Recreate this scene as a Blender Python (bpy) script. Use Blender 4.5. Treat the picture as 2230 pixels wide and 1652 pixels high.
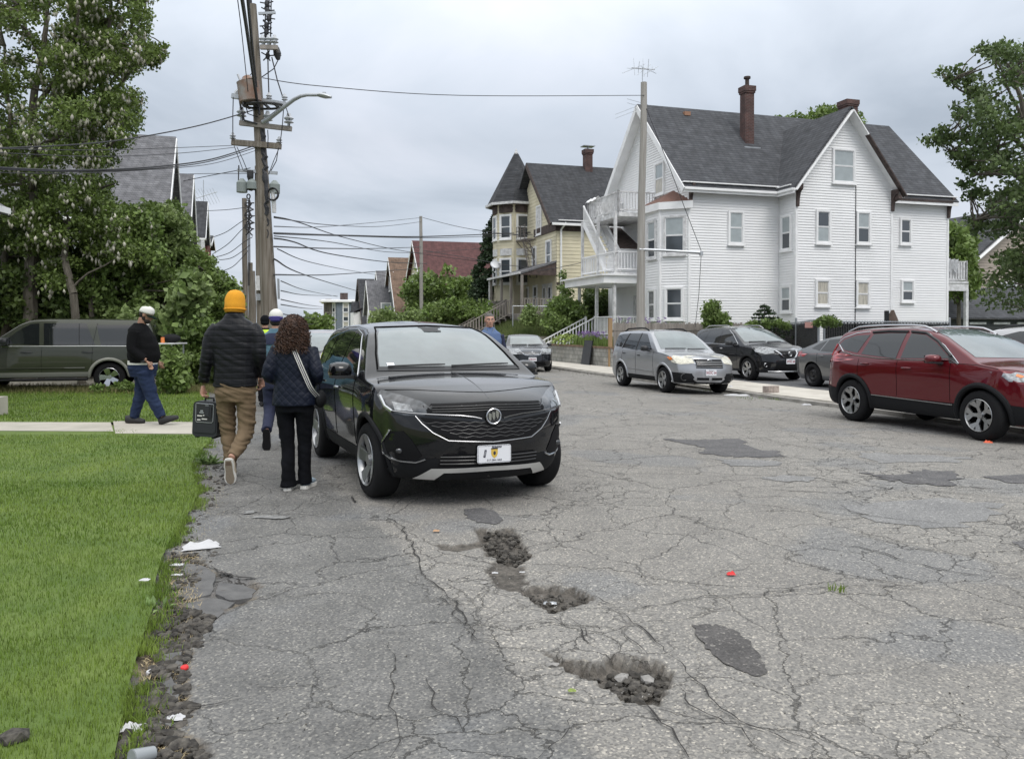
import bpy,bmesh,math,random
import numpy as np
from mathutils import Vector,Matrix,noise
from mathutils.bvhtree import BVHTree
for o in list(bpy.data.objects):bpy.data.objects.remove(o)
S=bpy.context.scene
C=S.collection
PI=math.pi;R=math.radians
rnd=random.Random(7);rng=np.random.default_rng(7)
# ---------------- camera ----------------
CAMH=1.6;PITCH=R(0.7);FPX=1800.0;YH=716.0;CX=1115.0
cam=bpy.data.cameras.new('camera');co=bpy.data.objects.new('camera',cam);C.objects.link(co)
co.location=(0,0,CAMH);co.rotation_euler=(PI/2-PITCH,0,0)
cam.sensor_width=36;cam.lens=36*FPX/2230
PRIN=YH+FPX*math.tan(PITCH)
cam.shift_y=(PRIN-826)/2230
cam.clip_start=0.05;cam.clip_end=3000
S.camera=co
# ---------------- world: overcast sky ----------------
SUN_EL,SUN_AZ=R(52),R(150)
W=bpy.data.worlds.new('World');S.world=W;W.use_nodes=True
nt=W.node_tree;nt.nodes.clear()
def wn(t,**k):
 n=nt.nodes.new(t)
 for a,b in k.items():setattr(n,a,b)
 return n
wo=wn('ShaderNodeOutputWorld');bg=wn('ShaderNodeBackground');bg.inputs[1].default_value=0.1
sky=wn('ShaderNodeTexSky',sky_type='NISHITA',sun_disc=False,sun_elevation=SUN_EL,sun_rotation=SUN_AZ)
tc=wn('ShaderNodeTexCoord');sx=wn('ShaderNodeSeparateXYZ');nt.links.new(tc.outputs['Generated'],sx.inputs[0])
mz=wn('ShaderNodeMath',operation='MAXIMUM');nt.links.new(sx.outputs[2],mz.inputs[0]);mz.inputs[1].default_value=0.0
az=wn('ShaderNodeMath',operation='ADD');nt.links.new(mz.outputs[0],az.inputs[0]);az.inputs[1].default_value=0.16
dx=wn('ShaderNodeMath',operation='DIVIDE');nt.links.new(sx.outputs[0],dx.inputs[0]);nt.links.new(az.outputs[0],dx.inputs[1])
dy=wn('ShaderNodeMath',operation='DIVIDE');nt.links.new(sx.outputs[1],dy.inputs[0]);nt.links.new(az.outputs[0],dy.inputs[1])
cb=wn('ShaderNodeCombineXYZ');nt.links.new(dx.outputs[0],cb.inputs[0]);nt.links.new(dy.outputs[0],cb.inputs[1])
nz=wn('ShaderNodeTexNoise');nz.inputs['Scale'].default_value=0.75;nz.inputs['Detail'].default_value=7;nz.inputs['Roughness'].default_value=0.52;nz.inputs['Distortion'].default_value=0.5
nt.links.new(cb.outputs[0],nz.inputs['Vector'])
cr=wn('ShaderNodeValToRGB');nt.links.new(nz.outputs[0],cr.inputs[0])
e=cr.color_ramp.elements
e[0].position=0.34;e[0].color=(0.48,0.53,0.59,1);e[1].position=0.66;e[1].color=(0.83,0.845,0.90,1)
m=e.new(0.5);m.color=(0.655,0.70,0.76,1)
br=wn('ShaderNodeMapRange');br.inputs[1].default_value=0.22;br.inputs[2].default_value=0.85;br.inputs[3].default_value=7.5;br.inputs[4].default_value=21.0
nt.links.new(mz.outputs[0],br.inputs[0])
vs=wn('ShaderNodeVectorMath',operation='SCALE');nt.links.new(cr.outputs[0],vs.inputs[0]);nt.links.new(br.outputs[0],vs.inputs['Scale'])
tr0=wn('ShaderNodeValToRGB');nt.links.new(mz.outputs[0],tr0.inputs[0]);tr0.color_ramp.elements[0].position=.25;tr0.color_ramp.elements[0].color=(.965,.99,1.03,1);tr0.color_ramp.elements[1].position=.75;tr0.color_ramp.elements[1].color=(1.05,1.0,.93,1)
tm=wn('ShaderNodeMixRGB',blend_type='MULTIPLY');tm.inputs[0].default_value=1;nt.links.new(vs.outputs[0],tm.inputs[1]);nt.links.new(tr0.outputs[0],tm.inputs[2])
mx=wn('ShaderNodeMixRGB');mx.inputs[0].default_value=0.94
nt.links.new(sky.outputs[0],mx.inputs[1]);nt.links.new(tm.outputs[0],mx.inputs[2])
nt.links.new(mx.outputs[0],bg.inputs[0]);nt.links.new(bg.outputs[0],wo.inputs[0])
sl=bpy.data.lights.new('sun','SUN');so=bpy.data.objects.new('sun',sl);C.objects.link(so)
sl.energy=0.9;sl.angle=R(25);sl.color=(1,0.97,0.93)
so.rotation_euler=Vector((math.sin(SUN_AZ)*math.cos(SUN_EL),math.cos(SUN_AZ)*math.cos(SUN_EL),math.sin(SUN_EL))).to_track_quat('Z','Y').to_euler()
S.view_settings.view_transform='Standard';S.view_settings.look='None';S.view_settings.gamma=1;S.view_settings.exposure=0.42
S.cycles.max_bounces=6;S.cycles.transparent_max_bounces=12
try:S.cycles.use_denoising=True
except Exception:pass
# ---------------- places: camera-free measuring helpers ----------------
TH=R(17);ct,st_=math.cos(TH),math.sin(TH)
def ray(U,V):
 xc=(U-CX)/FPX;yc=(PRIN-V)/FPX
 return Vector((xc,math.cos(PITCH)+yc*math.sin(PITCH),-math.sin(PITCH)+yc*math.cos(PITCH)))
def P(U,V,Y):d=ray(U,V);return Vector((0,0,CAMH))+d*(Y/d.y)
def GP(U,V,h=0.0):d=ray(U,V);return Vector((0,0,CAMH))+d*((h-CAMH)/d.z)
def SB(a,b,z=0.0):return Vector((b*ct-a*st_,a*ct+b*st_,z))
def on_a(U,V,a):
 d=ray(U,V);o=Vector((-st_,ct,0));t=a/(d.x*o.x+d.y*o.y);p=d*t
 return p.x*ct+p.y*st_,p.z+CAMH
def on_b(U,V,b):
 d=ray(U,V);t=b/(d.x*ct+d.y*st_);p=d*t
 return-p.x*st_+p.y*ct,p.z+CAMH
def ab(p):return(-p.x*st_+p.y*ct,p.x*ct+p.y*st_)
# ---------------- object helpers ----------------
def tag(o,label=None,cat=None,group=None,kind=None):
 if label:o['label']=label
 if cat:o['category']=cat
 if group:o['group']=group
 if kind:o['kind']=kind
 return o
def thing(name,label,cat,loc=(0,0,0),rz=0.0,group=None):
 o=bpy.data.objects.new(name,None);C.objects.link(o);o.location=loc;o.rotation_euler=(0,0,rz)
 return tag(o,label,cat,group)
def copy_tree(o,parent=None):
 c=o.copy();C.objects.link(c)
 if parent:c.parent=parent
 for ch in list(o.children):copy_tree(ch,c)
 return c
class MB:
 def __init__(s):s.v=[];s.f=[];s.m=[];s.cm=0
 def add(s,vs,fs):
  n=len(s.v);s.v+=[tuple(v)for v in vs];s.f+=[tuple(i+n for i in f)for f in fs];s.m+=[s.cm]*len(fs);return s
 def box(s,c,d,rz=0.0,M=None):
  x,y,z=d[0]/2,d[1]/2,d[2]/2;cc,ss=math.cos(rz),math.sin(rz);vs=[]
  for k in(-z,z):
   for(i,j)in((-x,-y),(x,-y),(x,y),(-x,y)):
    p=Vector((c[0]+i*cc-j*ss,c[1]+i*ss+j*cc,c[2]+k));vs.append(M@p if M else p)
  return s.add(vs,[(3,2,1,0),(4,5,6,7),(0,1,5,4),(1,2,6,5),(2,3,7,6),(3,0,4,7)])
 def bar(s,a,b,w,h=None,up=Vector((0,0,1))):
  a=Vector(a);b=Vector(b);h=h or w;d=(b-a).normalized();sd=d.cross(up)
  if sd.length<1e-4:sd=d.cross(Vector((1,0,0)))
  sd.normalize();u=sd.cross(d);vs=[]
  for p in(a,b):
   for i,j in((-1,-1),(1,-1),(1,1),(-1,1)):vs.append(p+sd*(i*w/2)+u*(j*h/2))
  return s.add(vs,[(0,1,2,3),(7,6,5,4),(0,4,5,1),(1,5,6,2),(2,6,7,3),(3,7,4,0)])
 def tube(s,pts,r,n=6,cap=True,flat=1.0):
  pts=[Vector(p)for p in pts];k=len(pts);rs=r if hasattr(r,'__len__')else[r]*k;vs=[];pu=None
  for i,p in enumerate(pts):
   d=(pts[min(i+1,k-1)]-pts[max(i-1,0)])
   d=d.normalized()if d.length>1e-9 else Vector((0,0,1))
   if pu is None:
    pu=d.cross(Vector((0,0,1)))
    if pu.length<.05:pu=d.cross(Vector((0,1,0)))
   u=(pu-d*pu.dot(d));u.normalize();pu=u;w=d.cross(u)
   for j in range(n):
    t=2*PI*j/n;vs.append(p+(u*math.cos(t)+w*math.sin(t)*flat)*rs[i])
  fs=[(i*n+j,i*n+(j+1)%n,(i+1)*n+(j+1)%n,(i+1)*n+j)for i in range(k-1)for j in range(n)]
  if cap:fs+=[tuple(reversed(range(n))),tuple(range((k-1)*n,k*n))]
  return s.add(vs,fs)
 def cyl(s,a,b,r,n=12,r2=None):return s.tube([a,b],[r,r if r2 is None else r2],n)
 def ell(s,c,r,nu=12,nv=8,M=None):
  vs=[];fs=[]
  for i in range(nv+1):
   ph=PI*i/nv
   for j in range(nu):
    t=2*PI*j/nu;p=Vector((r[0]*math.sin(ph)*math.cos(t),r[1]*math.sin(ph)*math.sin(t),r[2]*math.cos(ph)))
    vs.append((M@p if M else p)+Vector(c))
  for i in range(nv):
   for j in range(nu):fs.append((i*nu+j,(i+1)*nu+j,(i+1)*nu+(j+1)%nu,i*nu+(j+1)%nu))
  return s.add(vs,fs)
 def prism(s,poly,a,b):
  n=len(poly);a=Vector(a);b=Vector(b);vs=[Vector(p)+a for p in poly]+[Vector(p)+b for p in poly]
  fs=[tuple(reversed(range(n))),tuple(range(n,2*n))]+[(i,(i+1)%n,n+(i+1)%n,n+i)for i in range(n)]
  return s.add(vs,fs)
 def quad(s,a,b,c,d):return s.add([a,b,c,d],[(0,1,2,3)])
 def build(s,name,mats,parent=None,smooth=False,flip=True,weld=False):
  me=bpy.data.meshes.new(name);me.from_pydata(s.v,[],s.f)
  if not isinstance(mats,(list,tuple)):mats=[mats]
  for m_ in mats:me.materials.append(m_)
  if len(mats)>1:me.polygons.foreach_set('material_index',s.m)
  bm=bmesh.new();bm.from_mesh(me)
  if weld:bmesh.ops.remove_doubles(bm,verts=bm.verts,dist=1e-4)
  if flip:bmesh.ops.recalc_face_normals(bm,faces=bm.faces)
  bm.to_mesh(me);bm.free()
  if smooth:
   me.polygons.foreach_set('use_smooth',[True]*len(me.polygons))
   if smooth!='all':
    try:me.set_sharp_from_angle(angle=R(smooth if smooth is not True else 40))
    except Exception:pass
  o=bpy.data.objects.new(name,me);C.objects.link(o)
  if parent:o.parent=parent
  return o
def npmesh(name,V,F,mats,parent=None,smooth=False,attr=None):
 me=bpy.data.meshes.new(name);V=np.asarray(V,dtype=np.float32);F=np.asarray(F,dtype=np.int32);k=F.shape[1]
 me.vertices.add(len(V));me.vertices.foreach_set('co',V.ravel());me.loops.add(F.size);me.loops.foreach_set('vertex_index',F.ravel())
 me.polygons.add(len(F));me.polygons.foreach_set('loop_start',np.arange(len(F),dtype=np.int32)*k)
 me.polygons.foreach_set('loop_total',np.full(len(F),k,dtype=np.int32))
 if smooth:me.polygons.foreach_set('use_smooth',np.ones(len(F),dtype=bool))
 if attr:
  for nm,arr in attr.items():
   a=me.attributes.new(nm,'FLOAT','POINT');a.data.foreach_set('value',np.asarray(arr,dtype=np.float32))
 me.update(calc_edges=True)
 for m_ in(mats if isinstance(mats,(list,tuple))else[mats]):me.materials.append(m_)
 o=bpy.data.objects.new(name,me);C.objects.link(o)
 if parent:o.parent=parent
 return o
def text_mesh(name,txt,size,mat,parent,M,ext=0.001,sx=1.0,bold=0.0):
 cu=bpy.data.curves.new(name,'FONT');cu.body=txt;cu.size=size;cu.extrude=ext;cu.align_x='CENTER';cu.align_y='CENTER';cu.offset=bold
 to=bpy.data.objects.new(name,cu);C.objects.link(to);bpy.context.view_layer.update()
 me=bpy.data.meshes.new_from_object(to.evaluated_get(bpy.context.evaluated_depsgraph_get()))
 bpy.data.objects.remove(to);me.transform(M@Matrix.Diagonal((sx,1,1,1)));me.name=name;me.materials.clear();me.materials.append(mat)
 o=bpy.data.objects.new(name,me);C.objects.link(o);o.parent=parent;return o
 # ---------------- materials ----------------
def mat(name,col,rough=0.6,metal=0.0,coat=0.0,spec=0.5,var=0.0,vscale=3.0,col2=None,bump=0.0,bscale=20.0,bdist=0.01,ior=1.5,transl=0.0,island=0.0,coords='Object',stretch=None,detail=4,speck=0.0):
 m=bpy.data.materials.new(name);m.use_nodes=True;n=m.node_tree;b=n.nodes['Principled BSDF']
 b.inputs['Base Color'].default_value=(*col,1);b.inputs['Roughness'].default_value=rough;b.inputs['Metallic'].default_value=metal
 b.inputs['Coat Weight'].default_value=coat;b.inputs['Coat Roughness'].default_value=0.04;b.inputs['IOR'].default_value=ior
 b.inputs['Specular IOR Level'].default_value=spec
 L=n.links.new
 if var or bump or col2 or speck:
  t=n.nodes.new('ShaderNodeTexCoord');src=t.outputs[coords]
  if stretch:
   mp=n.nodes.new('ShaderNodeMapping');mp.inputs['Scale'].default_value=stretch;L(src,mp.inputs[0]);src=mp.outputs[0]
 cur=None
 if var or col2:
  x=n.nodes.new('ShaderNodeTexNoise');x.inputs['Scale'].default_value=vscale;x.inputs['Detail'].default_value=detail;L(src,x.inputs['Vector'])
  r=n.nodes.new('ShaderNodeValToRGB');L(x.outputs[0],r.inputs[0]);e=r.color_ramp.elements
  e[0].position=0.32;e[1].position=0.68
  c2=col2 or tuple(c*(1+var)for c in col);c1=col if col2 else tuple(c*(1-var)for c in col)
  e[0].color=(*c1,1);e[1].color=(*c2,1);L(r.outputs[0],b.inputs['Base Color']);cur=r.outputs[0]
 if island:
  g=n.nodes.new('ShaderNodeNewGeometry');mr=n.nodes.new('ShaderNodeMapRange');L(g.outputs['Random Per Island'],mr.inputs[0])
  mr.inputs[3].default_value=1-island;mr.inputs[4].default_value=1+island
  vm=n.nodes.new('ShaderNodeVectorMath');vm.operation='SCALE'
  if cur:L(cur,vm.inputs[0])
  else:vm.inputs[0].default_value=col
  L(mr.outputs[0],vm.inputs['Scale']);L(vm.outputs[0],b.inputs['Base Color']);cur=vm.outputs[0]
 if speck:
  for sc,lo,hi in((95,.5,1.25),(60,.8,1.0)):
   v=n.nodes.new('ShaderNodeTexVoronoi');v.inputs['Scale'].default_value=sc;L(src,v.inputs['Vector']);r2=n.nodes.new('ShaderNodeValToRGB');L(v.outputs['Color'],r2.inputs[0]);e=r2.color_ramp.elements
   e[0].color=(lo,lo,lo,1);e[1].position=.82;e[1].color=(hi,hi,hi,1);z=e.new(.97);z.color=(1+speck,1+speck,1+speck*.9,1)
   mu=n.nodes.new('ShaderNodeMixRGB');mu.blend_type='MULTIPLY';mu.inputs[0].default_value=.8;L(cur,mu.inputs[1]);L(r2.outputs[0],mu.inputs[2]);L(mu.outputs[0],b.inputs['Base Color']);cur=mu.outputs[0]
 if bump:
  x=n.nodes.new('ShaderNodeTexNoise');x.inputs['Scale'].default_value=bscale;x.inputs['Detail'].default_value=3;L(src,x.inputs['Vector'])
  bp=n.nodes.new('ShaderNodeBump');bp.inputs['Strength'].default_value=bump;bp.inputs['Distance'].default_value=bdist;L(x.outputs[0],bp.inputs['Height']);L(bp.outputs[0],b.inputs['Normal'])
 if transl:
  tr=n.nodes.new('ShaderNodeBsdfTranslucent');ms=n.nodes.new('ShaderNodeMixShader');ms.inputs[0].default_value=transl
  if cur:L(cur,tr.inputs[0])
  else:tr.inputs[0].default_value=(*col,1)
  L(b.outputs[0],ms.inputs[1]);L(tr.outputs[0],ms.inputs[2]);L(ms.outputs[0],n.nodes['Material Output'].inputs[0])
 return m
M={}
M['white_trim']=mat('white_trim',(0.84,0.84,0.84),0.5,var=0.06,vscale=2)
M['white_siding']=mat('white_siding',(0.84,0.84,0.84),0.55,var=0.035,vscale=0.7)
M['yellow_siding']=mat('yellow_siding',(0.64,0.585,0.43),0.7,var=0.12,vscale=0.8)
M['glass_dark']=mat('window_glass',(0.05,0.06,0.07),0.06,spec=0.8,ior=1.6)
M['blind']=mat('window_blind',(0.36,0.40,0.41),0.35,coat=0.6,var=0.08)
M['curtain']=mat('window_curtain',(0.48,0.45,0.38),0.4,coat=0.6,var=0.3,vscale=9,stretch=(3,3,0.3))
M['dark_wood']=mat('weathered_dark_wood',(0.07,0.05,0.045),0.8,var=0.4,vscale=5)
M['grey_wood']=mat('weathered_grey_wood',(0.26,0.235,0.21),0.85,var=0.3,vscale=4,stretch=(1,1,.15),bump=0.3)
M['old_white']=mat('worn_white_paint',(0.60,0.60,0.60),0.7,var=0.22,vscale=5)
M['brick']=None
M['black']=mat('black_plastic',(0.02,0.021,0.023),0.5)
M['rubber']=mat('tyre_rubber',(0.011,0.011,0.012),0.85,spec=.2,bump=0.3,bscale=60)
M['chrome']=mat('chrome',(0.50,0.51,0.53),0.2,metal=1.0)
M['alloy']=mat('alloy',(0.40,0.405,0.41),0.32,metal=0.9)
M['metal']=mat('galvanised_metal',(0.42,0.44,0.46),0.45,metal=0.6,var=0.12)
M['wire']=mat('black_wire',(0.03,0.03,0.035),0.6)
M['porcelain']=mat('porcelain',(0.45,0.47,0.5),0.3)
M['pole_wood']=mat('pole_wood',(0.23,0.205,0.175),0.9,col2=(0.115,0.095,0.072),vscale=3.0,stretch=(7,7,0.35),bump=0.7,bscale=6,bdist=0.02)
def brickmat(name,c1,c2,mortar,sx=4.0,row=.075,bw=.21):
 m=bpy.data.materials.new(name);m.use_nodes=True;n=m.node_tree;b=n.nodes['Principled BSDF'];L=n.links.new
 t=n.nodes.new('ShaderNodeTexCoord');s=n.nodes.new('ShaderNodeSeparateXYZ');L(t.outputs['Object'],s.inputs[0])
 ad=n.nodes.new('ShaderNodeMath');ad.operation='ADD';L(s.outputs[0],ad.inputs[0]);L(s.outputs[1],ad.inputs[1])
 c=n.nodes.new('ShaderNodeCombineXYZ');L(ad.outputs[0],c.inputs[0]);L(s.outputs[2],c.inputs[1])
 k=n.nodes.new('ShaderNodeTexBrick');L(c.outputs[0],k.inputs[0]);k.inputs['Scale'].default_value=1;k.inputs['Brick Width'].default_value=bw;k.inputs['Row Height'].default_value=row
 k.inputs['Mortar Size'].default_value=row*.1;k.inputs['Color1'].default_value=(*c1,1);k.inputs['Color2'].default_value=(*c2,1);k.inputs['Mortar'].default_value=(*mortar,1)
 x=n.nodes.new('ShaderNodeTexNoise');x.inputs['Scale'].default_value=2.5;x.inputs['Detail'].default_value=5;L(t.outputs['Object'],x.inputs['Vector'])
 mr=n.nodes.new('ShaderNodeMapRange');L(x.outputs[0],mr.inputs[0]);mr.inputs[1].default_value=.3;mr.inputs[2].default_value=.7;mr.inputs[3].default_value=.7;mr.inputs[4].default_value=1.25
 vm=n.nodes.new('ShaderNodeVectorMath');vm.operation='SCALE';L(k.outputs[0],vm.inputs[0]);L(mr.outputs[0],vm.inputs['Scale']);L(vm.outputs[0],b.inputs['Base Color'])
 bp=n.nodes.new('ShaderNodeBump');bp.inputs['Strength'].default_value=.6;bp.inputs['Distance'].default_value=.01;L(k.outputs[0],bp.inputs['Height']);L(bp.outputs[0],b.inputs['Normal'])
 b.inputs['Roughness'].default_value=.9;return m
M['brick']=brickmat('red_brick',(.095,.042,.036),(.06,.03,.028),(.13,.11,.10))
M['block']=brickmat('concrete_block',(.33,.32,.29),(.27,.27,.25),(.2,.2,.18),row=.2,bw=.4)
def shingle(name,c1,c2,row=.14):
 m=brickmat(name,c1,c2,tuple(c*.55 for c in c1),row=row,bw=.3)
 return m
M['shingle_dark']=shingle('dark_shingles',(.052,.055,.062),(.075,.078,.086))
M['shingle_black']=shingle('black_shingles',(.035,.037,.042),(.055,.057,.062))
M['shingle_red']=shingle('red_shingles',(.115,.05,.048),(.09,.038,.038))
M['shingle_brown']=shingle('brown_shingles',(.2,.135,.095),(.15,.10,.072))
M['shingle_grey']=shingle('grey_shingles',(.17,.17,.18),(.135,.135,.145))
# ---------------- ground ----------------
def poly_sd(px,py,poly):
 poly=np.array(poly);d=np.full(px.shape,1e9);ins=np.zeros(px.shape,bool);n=len(poly)
 for i in range(n):
  ax,ay=poly[i];bx,by=poly[(i+1)%n];ex,ey=bx-ax,by-ay
  t=np.clip(((px-ax)*ex+(py-ay)*ey)/(ex*ex+ey*ey+1e-12),0,1)
  d=np.minimum(d,np.hypot(px-ax-t*ex,py-ay-t*ey))
  c=((ay>py)!=(by>py))&(px<(bx-ax)*(py-ay)/(by-ay+1e-12)+ax);ins^=c
 return np.where(ins,-d,d)
def gpoly(pts):return[tuple(GP(u,v).xy)for u,v in pts]
def rough(poly,amp=.02,n=5,seed=1):
 r=random.Random(seed);out=[]
 for i in range(len(poly)):
  a=poly[i];b=poly[(i+1)%len(poly)]
  for k in range(n):
   t=k/n;out.append((a[0]+(b[0]-a[0])*t+r.uniform(-amp,amp),a[1]+(b[1]-a[1])*t+r.uniform(-amp,amp)))
 return out
HOLES=[(rough(gpoly([(1180,1414),(1240,1432),(1297,1437),(1343,1419),(1404,1426),(1440,1440),(1470,1458),(1458,1492),(1436,1529),(1400,1533),(1360,1520),(1325,1493),(1280,1475),(1240,1456)]),.018),.075),(rough(gpoly([(1130,1277),(1150,1268),(1239,1271),(1270,1280),(1293,1304),(1246,1318),(1207,1332),(1165,1312)]),.018,seed=2),.055),(rough(gpoly([(1036,1146),(1075,1150),(1117,1146),(1132,1170),(1157,1207),(1135,1225),(1100,1225),(1060,1205),(1046,1182)]),.025,seed=3),.05),(rough(gpoly([(1066,1222),(1100,1220),(1140,1228),(1150,1262),(1130,1284),(1095,1280),(1070,1262),(1060,1240)]),.022,seed=6),.012),(rough(gpoly([(950,1180),(985,1186),(1030,1180),(1046,1172),(1052,1186),(1000,1198),(960,1194)]),.012,seed=4),.02),]
EDGE_HOLE=rough(gpoly([(425,1205),(447,1235),(490,1248),(535,1254),(568,1276),(560,1300),(518,1318),(461,1358),(425,1384),(408,1454),(400,1500),(425,1538),(373,1590),(465,1635),(470,1700),(200,1700),(200,1500),(300,1300),(340,1200)]),.02,seed=5)
LEFTLINE=gpoly([(200,1700),(1330,1700),(1190,1530),(1020,1340),(900,1215),(795,1114),(700,1040),(720,960),(750,900),(300,900),(100,1000)])
GRASS_EDGE_UV=[(255,1760),(268,1652),(285,1560),(300,1480),(322,1400),(345,1330),(350,1265),(362,1220),(378,1185),(400,1150),(425,1110),(440,1070),(428,1040),(424,1010),(440,985),(462,965),(470,952)]
GRASS_EDGE=[GP(u,v)for u,v in GRASS_EDGE_UV]
def crown(b):
 b=np.asarray(b,dtype=float)
 return np.where(b<5,0,-0.10*(np.clip(b-5,0,6.9)/6.9)**2)
def gh(x,y):return float(crown(x*ct+y*st_))
def geo(a,b,step,grow=1.0):
 out=[a];
 while out[-1]<b:out.append(out[-1]+step);step*=grow
 return out
def axis(lo,d0,d1,hi,step):
 mid=list(np.arange(d0,d1,step));up=geo(d1,hi,step,1.12);dn=[-v for v in geo(-d0,-lo,step,1.12)][1:]
 return np.array(dn[::-1]+mid+up)
xs=axis(-14,-2.3,2.6,110,.024);ys=np.array(list(np.arange(1.8,6.6,.022))+geo(6.6,420,.03,1.03))
X,Y=np.meshgrid(xs,ys)
B=X*ct+Y*st_
keep_b=(-1.6,11.9)
Z=crown(B);hole=np.zeros(X.shape);edge=np.zeros(X.shape);near=(Y<14)
xn,yn=X[near],Y[near]
zn=np.zeros(xn.shape);hn=np.zeros(xn.shape)
def nfield(x,y,s,seed=0.0):return np.array([noise.fractal(Vector((a*s,b*s,seed)),1.0,2.0,3)for a,b in zip(x,y)])
sub=(xn>-2.6)&(xn<2.9)&(yn<9)
nf=np.zeros(xn.shape);nf[sub]=nfield(xn[sub],yn[sub],9.0);nf2=np.zeros(xn.shape);nf2[sub]=nfield(xn[sub],yn[sub],2.0,5.)
for poly,dep in HOLES:
 sd=poly_sd(xn,yn,poly)+nf*.012;k=np.clip(-sd/.02,0,1);k=k*k*(3-2*k)
 zn-=k*dep*.95*(.9+.3*nf);k2=np.clip(-(sd-.007)/.012,0,1);hn=np.maximum(hn,k2);zn-=np.exp(-np.clip(sd,0,9)/.12)*.008
en=poly_sd(xn,yn,EDGE_HOLE)+nf*.015;ke=np.clip(-en/.03,0,1);ke=ke*ke*(3-2*ke)
zn-=ke*.035*(.7+.8*nf)+0;ke=np.maximum(ke,np.clip(-(en-.01)/.012,0,1))
zn+=nf2*.006+nf*.0015
Z[near]+=zn;hole[near]=hn;edge[near]=ke
left=np.zeros(X.shape);ll=poly_sd(xn,yn,LEFTLINE)+nf2*.12;left[near]=np.clip(.5-ll/.12,0,1)
left[(Y>=14)&(B<1.2)]=1
nx,ny=len(xs),len(ys)
I=np.arange(nx*ny).reshape(ny,nx);F=np.stack([I[:-1,:-1],I[:-1,1:],I[1:,1:],I[1:,:-1]],-1).reshape(-1,4)
bc=B.ravel()[F].mean(1);F=F[(bc>keep_b[0])&(bc<12.0)]
used,inv=np.unique(F.ravel(),return_inverse=True);F=inv.reshape(-1,4)
V=np.stack([X.ravel(),Y.ravel(),Z.ravel()],1)[used]
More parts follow.
